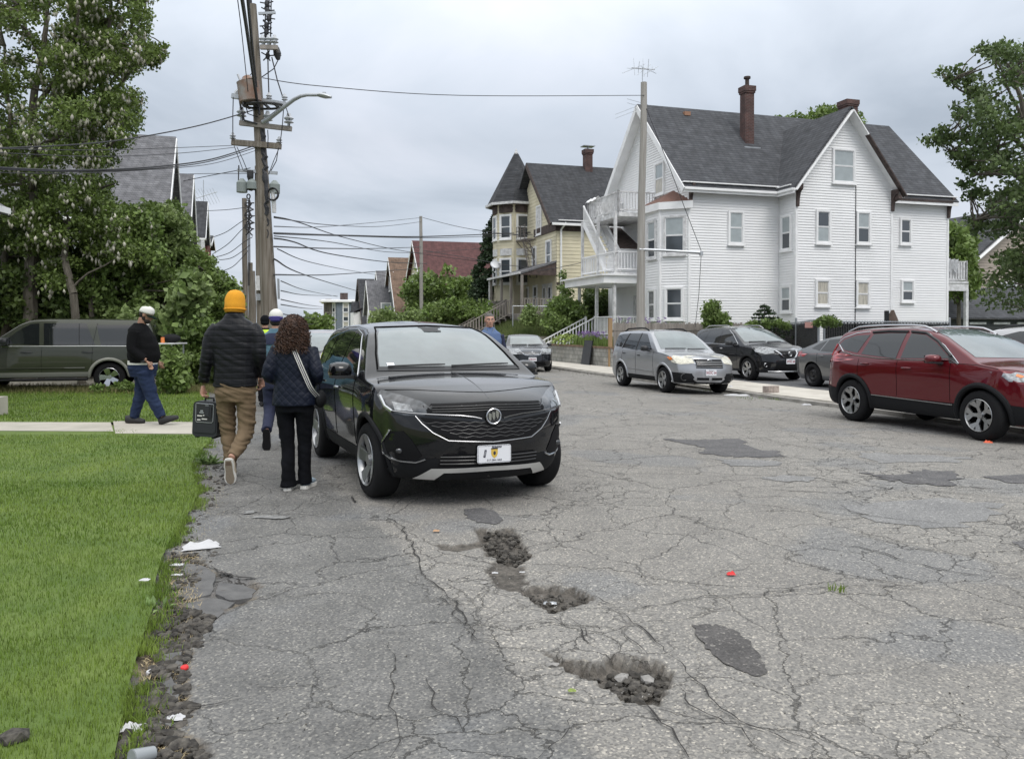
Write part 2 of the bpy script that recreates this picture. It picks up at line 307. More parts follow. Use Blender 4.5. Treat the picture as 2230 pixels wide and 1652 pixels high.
def asphalt_mat():
 m=bpy.data.materials.new('worn_asphalt');m.use_nodes=True;n=m.node_tree;L=n.links.new;b=n.nodes['Principled BSDF'];b.inputs['Roughness'].default_value=.88;b.inputs['Specular IOR Level'].default_value=.35
 N=lambda t,**k:(lambda q:([setattr(q,a,v)for a,v in k.items()],q)[1])(n.nodes.new(t))
 g=N('ShaderNodeNewGeometry');pos=g.outputs['Position']
 def attr(s):q=N('ShaderNodeAttribute');q.attribute_name=s;return q.outputs['Fac']
 def noi(sc,d=4,w=None,rough=.5):
  q=N('ShaderNodeTexNoise');q.inputs['Scale'].default_value=sc;q.inputs['Detail'].default_value=d;q.inputs['Roughness'].default_value=rough;L(w or pos,q.inputs['Vector']);return q
 def ramp(src,stops):
  q=N('ShaderNodeValToRGB');L(src,q.inputs[0]);e=q.color_ramp.elements;e[0].position,e[0].color=stops[0][0],(*stops[0][1],1);e[1].position,e[1].color=stops[-1][0],(*stops[-1][1],1)
  for p_,c_ in stops[1:-1]:z=e.new(p_);z.color=(*c_,1)
  return q.outputs[0]
 def mix(f,a,c,bt='MIX'):
  q=N('ShaderNodeMixRGB',blend_type=bt)
  for i,s in((0,f),(1,a),(2,c)):
   if isinstance(s,(int,float)):q.inputs[i].default_value=s
   elif isinstance(s,tuple):q.inputs[i].default_value=(*s,1)
   else:L(s,q.inputs[i])
  return q.outputs[0]
 def math_(op,a,c=None):
  q=N('ShaderNodeMath',operation=op)
  for i,s in((0,a),(1,c)):
   if s is None:continue
   if isinstance(s,(int,float)):q.inputs[i].default_value=s
   else:L(s,q.inputs[i])
  return q.outputs[0]
 big=noi(.35,5);med=noi(2.2,5)
 base=ramp(big.outputs[0],[(.3,(.19,.181,.167)),(.5,(.23,.221,.205)),(.7,(.27,.26,.242))])
 base=mix(.35,base,ramp(med.outputs[0],[(.3,(.16,.156,.15)),(.7,(.275,.265,.248))]))
 leftc=ramp(med.outputs[0],[(.3,(.130,.129,.125)),(.7,(.182,.180,.174))])
 base=mix(attr('left'),base,leftc)
 blu=N('ShaderNodeMapRange');L(noi(.55,3,rough=.4).outputs[0],blu.inputs[0]);blu.inputs[1].default_value=.56;blu.inputs[2].default_value=.60
 base=mix(math_('MULTIPLY',blu.outputs[0],.4),base,(.155,.165,.178))
 v=N('ShaderNodeTexVoronoi');v.inputs['Scale'].default_value=95;L(pos,v.inputs['Vector'])
 agg=ramp(v.outputs['Color'],[(.0,(.42,.42,.42)),(.5,(.92,.92,.92)),(.78,(1.25,1.22,1.16)),(.95,(2.5,2.4,2.2))])
 base=mix(.8,base,agg,'MULTIPLY')
 v2=N('ShaderNodeTexVoronoi');v2.inputs['Scale'].default_value=38;L(pos,v2.inputs['Vector'])
 sp=ramp(v2.outputs['Distance'],[(.08,(1,1,1)),(.16,(0,0,0))]);spc=ramp(v2.outputs['Color'],[(.66,(0,0,0)),(.72,(1,1,1))])
 base=mix(math_('MULTIPLY',math_('MULTIPLY',sp,spc),.5),base,(.52,.50,.45))
 wob=noi(1.6,6,rough=.65);w2=N('ShaderNodeVectorMath',operation='SCALE');L(wob.outputs['Color'],w2.inputs[0]);w2.inputs['Scale'].default_value=.5
 w3=N('ShaderNodeVectorMath',operation='ADD');L(pos,w3.inputs[0]);L(w2.outputs[0],w3.inputs[1])
 def crack(sc,lo,hi,mlo,mhi,mscale):
  q=N('ShaderNodeTexVoronoi',feature='DISTANCE_TO_EDGE');q.inputs['Scale'].default_value=sc;L(w3.outputs[0],q.inputs['Vector'])
  c=N('ShaderNodeMapRange');L(q.outputs['Distance'],c.inputs[0]);c.inputs[1].default_value=lo;c.inputs[2].default_value=hi;c.inputs[3].default_value=1;c.inputs[4].default_value=0
  k=N('ShaderNodeMapRange');L(noi(mscale,2).outputs[0],k.inputs[0]);k.inputs[1].default_value=mlo;k.inputs[2].default_value=mhi
  return math_('MULTIPLY',c.outputs[0],k.outputs[0])
 c1=crack(1.3,.002,.0075,.36,.50,.45);c2=crack(3.6,.006,.020,.50,.62,.35);c3=crack(.5,.001,.003,.3,.4,.3)
 cr_=math_('MAXIMUM',math_('MAXIMUM',c1,c2),c3)
 base=mix(math_('MULTIPLY',cr_,.62),base,(.035,.033,.03))
 dirt=ramp(noi(22,6,rough=.7).outputs[0],[(.35,(.05,.046,.04)),(.5,(.10,.09,.078)),(.7,(.17,.152,.13))])
 base=mix(attr('hole'),base,dirt)
 soil=ramp(noi(7,6,rough=.75).outputs[0],[(.38,(.05,.043,.036)),(.5,(.13,.11,.085)),(.64,(.26,.215,.155))])
 ec=ramp(noi(1.8,3).outputs[0],[(.44,(0,0,0)),(.54,(1,1,1))])
 slab=ramp(noi(3,4).outputs[0],[(.3,(.11,.108,.105)),(.7,(.18,.175,.17))]);slab=mix(math_('MULTIPLY',crack(3.2,.012,.03,.1,.2,1),.9),slab,(.03,.028,.025))
 base=mix(attr('edge'),base,mix(ec,slab,soil))
 L(base,b.inputs['Base Color'])
 h=math_('ADD',math_('MULTIPLY',v.outputs['Distance'],-.5),math_('MULTIPLY',cr_,-2.5))
 h=math_('ADD',h,math_('MULTIPLY',noi(30,4,rough=.7).outputs[0],math_('ADD',math_('MULTIPLY',math_('ADD',attr('hole'),attr('edge')),2.2),.8)))
 bp=N('ShaderNodeBump');bp.inputs['Strength'].default_value=.8;bp.inputs['Distance'].default_value=.007;L(h,bp.inputs['Height']);L(bp.outputs[0],b.inputs['Normal'])
 return m
M['asphalt']=asphalt_mat()
road=npmesh('road',V,F,M['asphalt'],smooth=True,attr={'hole':hole.ravel()[used],'edge':edge.ravel()[used],'left':left.ravel()[used]})
tag(road,kind='structure')
del X,Y,Z
def flat(name,pts,z,m,kind='structure'):
 mb=MB();mb.add([(p[0],p[1],z)for p in pts],[tuple(range(len(pts)))]);o=mb.build(name,m);
 if o.data.polygons[0].normal.z<0:o.data.flip_normals()
 if kind:o['kind']=kind
 return o
M['soil']=mat('dry_grass_soil',(.12,.15,.05),.95,col2=(.20,.18,.09),vscale=1.2,bump=.5,bscale=15)
flat('ground',[(-900,-40),(900,-40),(900,1500),(-900,1500)],-.28,M['soil'])
M['patch']=mat('dark_patch_asphalt',(.085,.083,.085),.88,col2=(.125,.121,.121),vscale=4,bump=.6,bscale=90,speck=1.2)
M['patch2']=mat('speckled_patch_asphalt',(.07,.066,.064),.9,col2=(.105,.099,.095),vscale=6,bump=.6,bscale=90,speck=2.4)
M['patch3']=mat('grey_patch_asphalt',(.185,.184,.182),.88,col2=(.235,.232,.226),vscale=2.5,bump=.5,bscale=90,speck=1.0)
def patch(uv,m,seed,amp=.03,n=5,z=.004):
 pl=rough(gpoly(uv),amp,n,seed);mb=MB();mb.add([(x,y,gh(x,y)+z)for x,y in pl],[tuple(range(len(pl)))])
 bm=bmesh.new();o=mb.build('asphalt_patch',m);bm.from_mesh(o.data);bmesh.ops.triangulate(bm,faces=bm.faces);bmesh.ops.subdivide_edges(bm,edges=bm.edges,cuts=1)
 for v in bm.verts:v.co.z=gh(v.co.x,v.co.y)+z
 bmesh.ops.recalc_face_normals(bm,faces=bm.faces)
 bm.to_mesh(o.data);bm.free()
 if o.data.polygons[0].normal.z<0:o.data.flip_normals()
 tag(o,kind='structure')
patch([(1010,1110),(1050,1106),(1085,1117),(1096,1133),(1080,1142),(1040,1138),(1018,1128)],M['patch'],11,.014,z=.007)
patch([(1505,1362),(1560,1360),(1600,1372),(1640,1405),(1664,1445),(1668,1468),(1650,1476),(1618,1462),(1570,1440),(1540,1412)],M['patch2'],12,.012,z=.006)
patch([(1450,956),(1520,957),(1605,956),(1640,975),(1700,985),(1712,993),(1640,997),(1560,992),(1525,988),(1545,975),(1500,966)],M['patch'],13,.09,z=.006)
patch([(1880,1030),(1950,1035),(2010,1020),(2070,1024),(2090,1040),(2060,1056),(1990,1052),(1930,1045)],M['patch'],14,.08,z=.007)
patch([(1650,1038),(1720,1035),(1780,1040),(1760,1050),(1690,1048)],M['patch3'],15,.04,z=.006)
patch([(2140,1035),(2300,1025),(2300,1050),(2200,1050)],M['patch'],16,.03,z=.006)
patch([(2205,1180),(2260,1170),(2300,1200),(2240,1200)],M['patch'],17,.02)
patch([(1850,1100),(2000,1085),(2180,1095),(2190,1120),(2050,1150),(1900,1135)],M['patch3'],18,.11)
patch([(1870,985),(2000,985),(2120,992),(2060,1006),(1900,1004)],M['patch3'],19,.12)
patch([(1560,1000),(1700,1003),(1690,1014),(1600,1016)],M['patch3'],21,.06,z=.005)
M['crack']=mat('crack_filling',(.03,.028,.026),.95,var=.3,vscale=20)
def crack_line(mb,uv,w,seed):
 r=random.Random(seed);pts=[]
 base=[GP(u,v)for u,v in uv]
 for i in range(len(base)-1):
  a,b=base[i],base[i+1];k=max(2,int((b-a).length/.05));d=(b-a).normalized();nn=Vector((-d.y,d.x,0))
  for j in range(k):pts.append(a.lerp(b,j/k)+nn*(noise.noise(Vector((a.x*3+j*.35,seed,a.y)))*.05+r.uniform(-.008,.008)))
 pts.append(base[-1]);vs=[]
 for i,p in enumerate(pts):
  d=(pts[min(i+1,len(pts)-1)]-pts[max(0,i-1)]).normalized();nn=Vector((-d.y,d.x,0));ww=w*.62*(.25+1.3*r.random())*min(1,.3+4*min(i,len(pts)-1-i)/len(pts))
  zz=gh(p.x,p.y)+.0085
  vs+=[(p+nn*ww/2).to_tuple()[:2]+(zz,),(p-nn*ww/2).to_tuple()[:2]+(zz,)]
 mb.add(vs,[(2*i,2*i+1,2*i+3,2*i+2)for i in range(len(pts)-1)])
cmb=MB()
CR=[([(800,1118),(870,1140),(905,1200),(925,1260),(990,1310),(1030,1385),(1090,1410),(1130,1420),(1180,1414)],.014),([(1180,1345),(1250,1370),(1300,1410)],.011),([(1330,1370),(1380,1400),(1410,1425)],.008),([(1300,1335),(1430,1320),(1530,1300),(1640,1295),(1760,1283),(1910,1275),(2020,1290)],.014),([(1340,1330),(1400,1372),(1440,1410),(1500,1465),(1560,1530),(1620,1570),(1700,1600),(1800,1652)],.012),([(1380,1530),(1450,1590),(1500,1652)],.014),([(1460,1490),(1540,1560),(1610,1590),(1690,1652)],.010),([(960,1290),(1000,1350),(1040,1400)],.010),([(565,1290),(640,1300),(720,1290),(800,1300)],.007),([(420,1540),(470,1532),(520,1525)],.012),([(450,1235),(500,1252),(560,1262)],.03),([(1150,1190),(1250,1200),(1380,1198),(1500,1195)],.006),([(1065,1150),(1160,1180),(1230,1190)],.008),([(1290,1300),(1340,1320)],.012),([(1800,1180),(1900,1200),(2000,1230),(2110,1250),(2230,1262)],.016),([(1880,1160),(1960,1190),(2080,1205),(2230,1240)],.012),([(1700,1090),(1810,1105),(1920,1128),(2100,1145)],.012),([(1600,1060),(1700,1068),(1830,1075),(1960,1062),(2070,1072),(2200,1085)],.02),([(1900,1035),(2000,1050),(2090,1060),(2240,1062)],.02),([(1400,1180),(1420,1150),(1440,1120)],.006),([(850,1400),(858,1470),(850,1540),(865,1600),(850,1652)],.009),([(920,1480),(960,1560),(1010,1600)],.008),([(640,1360),(760,1370),(860,1380),(960,1370)],.005),([(480,1000),(560,1000),(640,992),(760,1000)],.03),([(1235,1340),(1300,1400)],.006),([(765,1080),(772,1095)],.03),([(800,1135),(860,1130)],.02),([(1130,1690),(1230,1600),(1250,1560)],.006),([(1820,1290),(1900,1330),(1990,1350)],.006),([(530,1490),(700,1500),(840,1480)],.005)]
for i,(uv,w)in enumerate(CR):crack_line(cmb,uv,w,i+1)
tag(cmb.build('road_crack',M['crack'],flip=False),kind='structure')
M['concrete']=mat('pavement_concrete',(.44,.41,.36),.9,col2=(.56,.53,.47),vscale=1.6,bump=.3,bscale=40)
M['lot']=mat('parking_asphalt',(.085,.086,.09),.85,col2=(.12,.12,.125),vscale=1.5,bump=.4,bscale=60)
mb=MB()
n=60
for i in range(n):
 a0=2+i*1.5;j=.006*math.sin(i*7.3)
 for(b0,b1)in((12.02,13.05),(13.065,14.05)):
  mb.cm=0;A,Bq=a0+.008,a0+1.492
  mb.prism([SB(A,b0,0),SB(Bq,b0,0),SB(Bq,b1,0),SB(A,b1,0)],(0,0,-.12),(0,0,.012+j))
tag(mb.build('right_pavement',M['concrete']),kind='structure')
mb=MB()
for i in range(40):
 a0=2+i*2.2;mb.prism([SB(a0+.01,11.86),SB(a0+2.19,11.86),SB(a0+2.19,12.01),SB(a0+.01,12.01)],(0,0,-.3),(0,0,-.02+.008*math.sin(i*3.1)))
tag(mb.build('kerb',mat('kerb_stone',(.30,.285,.26),.9,var=.3,vscale=3,bump=.5,bscale=30)),kind='structure')
flat('parking_lot',[SB(-6,14.06),SB(-6,60),SB(31.9,60),SB(31.9,14.06)],.008,M['lot'])
flat('gutter_base',[SB(-6,11.9),SB(-6,14.06),SB(120,14.06),SB(120,11.9)],-.125,M['soil'])
def strip(name,rows,m):
 vs=[p for r_ in rows for p in r_];k=len(rows[0]);fs=[(i*k+j,i*k+j+1,(i+1)*k+j+1,(i+1)*k+j)for i in range(len(rows)-1)for j in range(k-1)]
 mb=MB();mb.add(vs,fs);o=mb.build(name,m,smooth='all');
 if o.data.polygons[0].normal.z<0:o.data.flip_normals()
 return tag(o,kind='structure')
M['bankgrass']=mat('bank_grass',(.06,.09,.02),.95,col2=(.11,.13,.04),vscale=2)
av=[32.05+i*4 for i in range(36)]
def yard(a,b):
 t=min(1,max(0,(b-14.3)/3.0));up=min(1,max(0,(a-41)/6));fa=min(1,max(0,(a-62)/14));return((.62+.1*t)*(1-up)+up*(1.0+1.1*t))*(1-fa)+.03*fa
strip('raised_yard',[[SB(a,b,yard(a,b))for b in(14.3,15.3,16.3,17.3,22,34,60)]for a in av],M['bankgrass'])
M['lawn']=mat('lawn_soil',(.075,.125,.022),.95,col2=(.12,.17,.035),vscale=2.2,bump=.6,bscale=60)
le=[(p.x,p.y)for p in GRASS_EDGE]
flat('lawn',[(p[0]-.03,p[1])for p in le]+[GP(470,930).xy,GP(-900,930).xy]+[(-14,1.5)],.025,M['lawn'])
M['path']=mat('path_concrete',(.36,.34,.29),.9,col2=(.46,.43,.37),vscale=2,bump=.3,bscale=50)
for(u0,u1,v0,v1)in((-900,247,932,943),(251,470,943.5,949)):
 o=flat('path',[GP(u0,v0+4).xy,GP(u1,v1).xy,GP(u1-6,923).xy,GP(u0-5,920).xy],.03,M['path'])
p1,p2=GP(478,925),GP(452,852)
flat('back_lawn',[GP(-900,919).xy,GP(478,923).xy,(p2.x,p2.y),GP(-700,850).xy],.024,M['lawn'])
M['gravel']=mat('gravel_drive',(.20,.19,.16),.95,col2=(.30,.28,.23),vscale=9,bump=.8,bscale=80)
flat('gravel_drive',[GP(-900,852).xy,GP(456,853).xy,GP(470,806).xy,GP(-600,800).xy],.018,M['gravel'])
flat('left_yard',[SB(-6,-.9),SB(200,-.9),SB(200,-120),SB(-6,-120)],-.02,M['soil'])
flat('sidewalk_verge',[SB(26,-1.6),SB(26,-.4),SB(180,-.4),SB(180,-1.6)],.012,M['soil'])
# ---------------- grass ----------------
def inpoly(px,py,poly):return poly_sd(px,py,poly)<0
M['grass']=mat('grass_blades',(.092,.165,.018),.6,island=.5,col2=(.205,.28,.052),vscale=.9,transl=.35,coords='Object')
M['drygrass']=mat('dry_grass_blades',(.17,.18,.06),.7,island=.35,col2=(.28,.24,.12),vscale=1.5,transl=.35)
def blades(name,P0,h,w,m,lean=.45,kind='stuff'):
 n=len(P0);th=rng.uniform(0,2*PI,n);hh=h*rng.uniform(.5,1.25,n);ww=w*rng.uniform(.7,1.3,n)
 ln=rng.uniform(0,lean,n)*hh;ld=rng.uniform(0,2*PI,n)
 side=np.stack([np.cos(th),np.sin(th),np.zeros(n)],1)*ww[:,None]/2;top=np.stack([np.cos(ld)*ln,np.sin(ld)*ln,hh],1)
 mid=top*.5;mid[:,:2]*=.6
 V=np.stack([P0-side,P0+side,P0+mid+side*.8,P0+mid-side*.8,P0+top],1).reshape(-1,3)
 b=np.arange(n)[:,None]*5;F=np.concatenate([b+np.array([[0,1,2]]),b+np.array([[0,2,3]]),b+np.array([[3,2,4]])])
 return tag(npmesh(name,V,F,m),kind=kind)
lawn_poly=rough([(p[0]-.01,p[1])for p in le]+[tuple(GP(0,951).xy+Vector((-6,0))),(-12,2.0)],.045,7,8)
pts=[]
for(y0,y1,dens)in((2.3,4.2,8500),(4.2,6.0,5500),(6.0,8.5,2900),(8.5,12.6,1500)):
 xa,xb=-.68*y1-.3,-.2*y0*1.2;k=int((xb-xa)*(y1-y0)*dens);px=rng.uniform(xa,xb,k);py=rng.uniform(y0,y1,k)
 mk=inpoly(px,py,lawn_poly)&(px>-.66*py-.4);pts.append(np.stack([px[mk],py[mk],np.full(mk.sum(),.02)],1))
for(y0,y1,dens)in((1.7,6.0,1500),(6.0,12.6,700)):
 xa,xb=-1.15*y1-1.2,-.6*y0;k=int((xb-xa)*(y1-y0)*dens);px=rng.uniform(xa,xb,k);py=rng.uniform(y0,y1,k)
 mk=inpoly(px,py,lawn_poly)&(px<=-.66*py-.4)&(px>-1.1*py-1.2);pts.append(np.stack([px[mk],py[mk],np.full(mk.sum(),.02)],1))
pts=np.concatenate(pts)
far=pts[:,1]>6
blades('lawn_grass',pts[~far],.033,.0032,M['grass']);blades('lawn_grass',pts[far],.038,.0055,M['grass'])
bl=[tuple(GP(-700,919).xy),tuple(GP(472,923).xy),tuple(GP(450,853).xy),tuple(GP(-500,851).xy)]
k=42000;px=rng.uniform(-15,-4,k);py=rng.uniform(13.6,21.8,k);mk=inpoly(px,py,bl)&(px>-.68*py)
blades('lawn_grass',np.stack([px[mk],py[mk],np.full(mk.sum(),.02)],1),.055,.013,M['grass'])
k=12000;px=rng.uniform(-14.5,-6.5,k);py=rng.normal(21.2,.5,k)
blades('verge_grass',np.stack([px,py,np.full(k,.01)],1),.16,.012,M['drygrass'],lean=.7)
e=np.array([(p.x,p.y)for p in GRASS_EDGE[1:-1]]);q=[]
for i in range(10500):
 t=rng.uniform(0,len(e)-1.001);j=int(t);p=e[j]*(1-(t-j))+e[j+1]*(t-j);q.append((p[0]+abs(rng.normal(0,.075))-.05,p[1]+rng.normal(0,.03),.0))
q=np.array(q);nz_=np.array([noise.noise(Vector((a*4,b*4,0)))for a,b,c in q]);blades('verge_grass',q[nz_>-.02],.045,.0045,M['grass'],lean=.8)
k=7000;t=rng.uniform(0,len(e)-1.001,k);j=t.astype(int);p=e[j]*(1-(t-j))[:,None]+e[j+1]*(t-j)[:,None]
q=np.stack([p[:,0]+rng.uniform(0,.24,k),p[:,1],np.full(k,-.015)],1);blades('dry_straw',q,.02,.004,mat('straw',(.42,.34,.2),.8,island=.3),lean=3.0)
def bankpts(n,a0,a1,b0,b1):
 a=rng.uniform(a0,a1,n);b=rng.uniform(b0,b1,n);return np.array([tuple(SB(x,y,yard(x,y)))for x,y in zip(a,b)])
blades('bank_grass',bankpts(22000,41,62,14.3,18),.5,.03,mat('long_grass',(.075,.115,.03),.7,island=.4,transl=.3,col2=(.15,.18,.06),vscale=.7),lean=.5)
blades('bank_grass',bankpts(5000,32.2,41,14.3,17),.22,.03,M['grass'],lean=.5)
q=[]
for(u,v,n,s)in((1700,862,60,.15),(1545,845,80,.2),(1825,1289,24,.03),(250,945,120,.12),(1395,800,80,.3),(1640,860,60,.3)):
 c=GP(u,v)
 for _ in range(n):q.append((c.x+rng.normal(0,s),c.y+rng.normal(0,s),gh(c.x,c.y)+.01))
blades('joint_weeds',np.array(q),.045,.008,M['grass'],lean=1.2)
# ---------------- building tools ----------------
def hplace(name,label,a,b,z=0.0,group=None,cat='house',rz=0.0):return thing(name,label,cat,SB(a,b,z),TH+rz,group)
class Wall:
 """a vertical plane: origin o (x,y), horizontal direction d, outward normal n"""
 def __init__(s,o,d):s.o=Vector((o[0],o[1],0));s.d=Vector((d[0],d[1],0)).normalized();s.n=Vector((s.d.y,-s.d.x,0))
 def p(s,t,z,n=0.0):q=s.o+s.d*t+s.n*n;return Vector((q.x,q.y,z))
def clipx(poly,z):
 xs_=[]
 for i in range(len(poly)):
  (x0,z0),(x1,z1)=poly[i],poly[(i+1)%len(poly)]
  if(z0<=z<z1)or(z1<=z<z0):xs_.append(x0+(x1-x0)*(z-z0)/(z1-z0))
 return(min(xs_),max(xs_))if len(xs_)>1 else None
def siding(mb,w,poly,pitch=.125,lap=.032,base_n=0.0):
 z0=min(p[1]for p in poly);z1=max(p[1]for p in poly);z=z0
 while z<z1-.01:
  zt=min(z+pitch,z1-.002);a=clipx(poly,z+.001);b=clipx(poly,zt-.001)
  if a and b and a[1]-a[0]>.01:
   v=[w.p(a[0],z,base_n+lap),w.p(a[1],z,base_n+lap),w.p(b[1],zt,base_n),w.p(b[0],zt,base_n),w.p(a[0],z,base_n-.01),w.p(a[1],z,base_n-.01)]
   mb.add(v,[(0,1,2,3),(4,5,1,0)])
  z+=pitch
 mb.add([w.p(x,zz,base_n-.012)for x,zz in poly],[tuple(range(len(poly)))])
def wbox(mb,w,t0,t1,z0,z1,n0,n1):
 mb.add([w.p(t0,z0,n0),w.p(t1,z0,n0),w.p(t1,z0,n1),w.p(t0,z0,n1),w.p(t0,z1,n0),w.p(t1,z1,n0),w.p(t1,z1,n1),w.p(t0,z1,n1)],[(3,2,1,0),(4,5,6,7),(0,1,5,4),(1,2,6,5),(2,3,7,6),(3,0,4,7)])
def window(w,t0,t1,z0,z1,parent,frame='white_trim',upper='blind',lower='glass_dark',fw=.09,casing=None,sill=True,rail=.5,name='window'):
 if t0>t1:t0,t1=t1,t0
 f=MB();n1=.11
 wbox(f,w,t0-fw,t0,z0-fw,z1+fw,-.01,n1);wbox(f,w,t1,t1+fw,z0-fw,z1+fw,-.01,n1)
 wbox(f,w,t0,t1,z1,z1+fw,-.01,n1);wbox(f,w,t0,t1,z0-fw,z0,-.01,n1)
 if sill:wbox(f,w,t0-fw-.04,t1+fw+.04,z0-fw-.06,z0-fw-.001,-.01,n1+.05)
 zm=z0+(z1-z0)*rail
 o=f.build(name,M[frame],parent)
 s=MB();sw=.035
 for(a,b,n)in((z0,zm+.0,.07),(zm+.002,z1,.078)):
  wbox(s,w,t0,t0+sw,a,b,.0,n);wbox(s,w,t1-sw,t1,a,b,.0,n);wbox(s,w,t0+sw,t1-sw,a,a+sw,.0,n);wbox(s,w,t0+sw,t1-sw,b-sw,b,.0,n)
 s.build('sash',M['white_trim']if frame!='dark_wood' else M['white_trim'],o)
 g=MB();g.quad(w.p(t0+.0,z0,.054),w.p(t1,z0,.054),w.p(t1,zm,.054),w.p(t0,zm,.054));g.build('pane',M[lower],o)
 g=MB();g.quad(w.p(t0,zm,.06),w.p(t1,zm,.06),w.p(t1,z1,.06),w.p(t0,z1,.06));g.build('pane',M[upper],o)
 return o
def railing(mb,a,b,h=.95,gap=.13,post=True,w=.045,bal=.035,slope=True):
 a=Vector(a);b=Vector(b);L_=(Vector((b.x,b.y,0))-Vector((a.x,a.y,0))).length;up=Vector((0,0,1))
 mb.bar(a+up*h,b+up*h,.09,.05);mb.bar(a+up*.1,b+up*.1,.05,.07);k=max(1,int(L_/gap))
 for i in range(1,k):
  p=a.lerp(b,i/k);mb.bar(p+up*.1,p+up*h,bal,bal,up=(b-a).normalized())
 if post:
  for p in(a,b):mb.bar(p,p+up*(h+.06),.1,.1,up=Vector((1,0,0)))
def roofslab(mb,pts,th=.09):
 nrm=(Vector(pts[1])-Vector(pts[0])).cross(Vector(pts[2])-Vector(pts[0])).normalized()
 if nrm.z<0:nrm=-nrm
 mb.prism(pts,nrm*0,nrm*th)
WINX=Vector((1,0,0))
def uvwin_a(h,U0,V0,U1,V1,a,**k):
 b0,z1=on_a(U0,V0,a);b1,_=on_a(U1,V0,a);_,z0=on_a((U0+U1)/2,V1,a)
 w=Wall((0,a-h[0]),(1,0));return window(w,b0-h[1],b1-h[1],z0-h[2],z1-h[2],k.pop('parent'),**k)
def uvwin_b(h,U0,V0,U1,V1,b,**k):
 a0,z1=on_b(U0,V0,b);a1,_=on_b(U1,V0,b);am=(a0+a1)/2;_,z1=on_b((U0+U1)/2,V0,b);_,z0=on_b((U0+U1)/2,V1,b)
 w=Wall((b-h[1],0),(0,-1));return window(w,-(a0-h[0]),-(a1-h[0]),z0-h[2],z1-h[2],k.pop('parent'),**k)
 # ---------------- white two-storey house ----------------
H0=(34.0,18.9,0.0)
wh=hplace('house','white clapboard house with grey shingle roof, wide cross gable and stacked street-side decks',*H0)
D,LB,EZ,RZ=9.0,14.8,8.3,12.85;BZ=.3
body=MB();trim=MB()
wS=Wall((0,0),(1,0))
siding(body,wS,[(0,BZ),(4.8,BZ),(4.8,EZ),(0,EZ)]);siding(body,wS,[(10.15,BZ),(LB,BZ),(LB,EZ),(10.15,EZ)])
wW=Wall((0,D),(0,-1))
siding(body,wW,[(0,BZ),(D,BZ),(D,EZ),(D/2,RZ),(0,EZ)])
wE=Wall((LB,0),(0,1));siding(body,wE,[(0,BZ),(D,BZ),(D,EZ),(D/2,RZ),(0,EZ)])
wN=Wall((LB,D),(-1,0));siding(body,wN,[(0,BZ),(LB,BZ),(LB,EZ),(0,EZ)],pitch=.4)
PR=1.3;g0,g1=4.8,10.15;gm=(g0+g1)/2;GE,GR=8.35,11.75
wG=Wall((0,-PR),(1,0));siding(body,wG,[(g0,BZ),(g1,BZ),(g1,GE),(gm,GR),(g0,GE)])
wGL=Wall((g0,0),(0,-1));siding(body,wGL,[(0,BZ),(PR,BZ),(PR,GE),(0,GE)])
wGR=Wall((g1,-PR),(0,1));siding(body,wGR,[(0,BZ),(PR,BZ),(PR,GE),(0,GE)])
body.build('wall',M['white_siding'],wh,flip=False)
found=MB()
for w_,a_,b_ in((wS,0,LB),(wW,0,D),(wG,g0,g1),(wGL,0,PR),(wGR,0,PR),(wE,0,D)):wbox(found,w_,a_,b_,-.4,BZ,-.1,-.02)
found.build('foundation',M['block'],wh)
def cornerb(x,y,z0,z1,s=.1):trim.box((x,y,(z0+z1)/2),(s,s,z1-z0))
for x,y in((0,0),(0,D),(LB,0),(LB,D)):trim=MB();cornerb(x,y,BZ,EZ);trim.build('corner_board',M['white_trim'],wh)
for x in(g0,g1):trim=MB();cornerb(x,-PR,BZ,GE,.11);trim.build('corner_board',M['white_trim'],wh)
sl_=(RZ-EZ)/(D/2);ov=.42;rk=.5
rf=MB();e0=EZ+.05-sl_*ov*.35
def rp(x,y):return Vector((x,y,RZ+.1-sl_*abs(y-D/2)))
roofslab(rf,[rp(-rk,-ov),rp(LB+.25,-ov),rp(LB+.25,D/2),rp(-rk,D/2)]);roofslab(rf,[rp(LB+.25,D+ov),rp(-rk,D+ov),rp(-rk,D/2),rp(LB+.25,D/2)])
gs=(GR-GE)/((g1-g0)/2);go=.38
def gp(x,y):return Vector((x,y,GR+.14-gs*abs(x-gm)))
yint=lambda z:(z-(RZ+.1))/sl_+D/2
for s in(-1,1):
 xo=gm+s*((g1-g0)/2+go);zo=gp(xo,0).z;zr=GR+.14
 yv=yint(zr);yo=yint(zo)
 roofslab(rf,[Vector((gm,-PR-.45,zr)),Vector((xo,-PR-.45,zo)),Vector((xo,yo+.15,zo)),Vector((gm,yv+.1,zr))])
roof=rf.build('roof',M['shingle_dark'],wh)
tr=MB()
def fz(y):return rp(0,y).z
tr.bar(Vector((-rk,-ov,fz(-ov)-.06)),Vector((g0-go-.02,-ov,fz(-ov)-.06)),.05,.22);tr.bar(Vector((g1+go+.02,-ov,fz(-ov)-.06)),Vector((LB+.25,-ov,fz(-ov)-.06)),.05,.2)
tr.box(((g0-rk)/2,-ov/2+.02,EZ-.02),(g0+rk,ov+.04,.05));tr.box(((g1+LB+.25)/2,-ov/2+.02,EZ-.02),(LB+.25-g1,ov+.04,.05))
for s in(0,1):
 y0=-ov if s==0 else D+ov
 for x_ in(-rk-.02,):tr.bar(Vector((x_,y0,fz(y0)-.08)),Vector((x_,D/2,RZ-.0)),.05,.28)
 tr.prism([Vector((-rk,y0,fz(y0)-.1)),Vector((0,y0,fz(y0)-.1)),Vector((0,D/2,RZ-.03)),Vector((-rk,D/2,RZ-.03))],(0,0,-.03),(0,0,0))
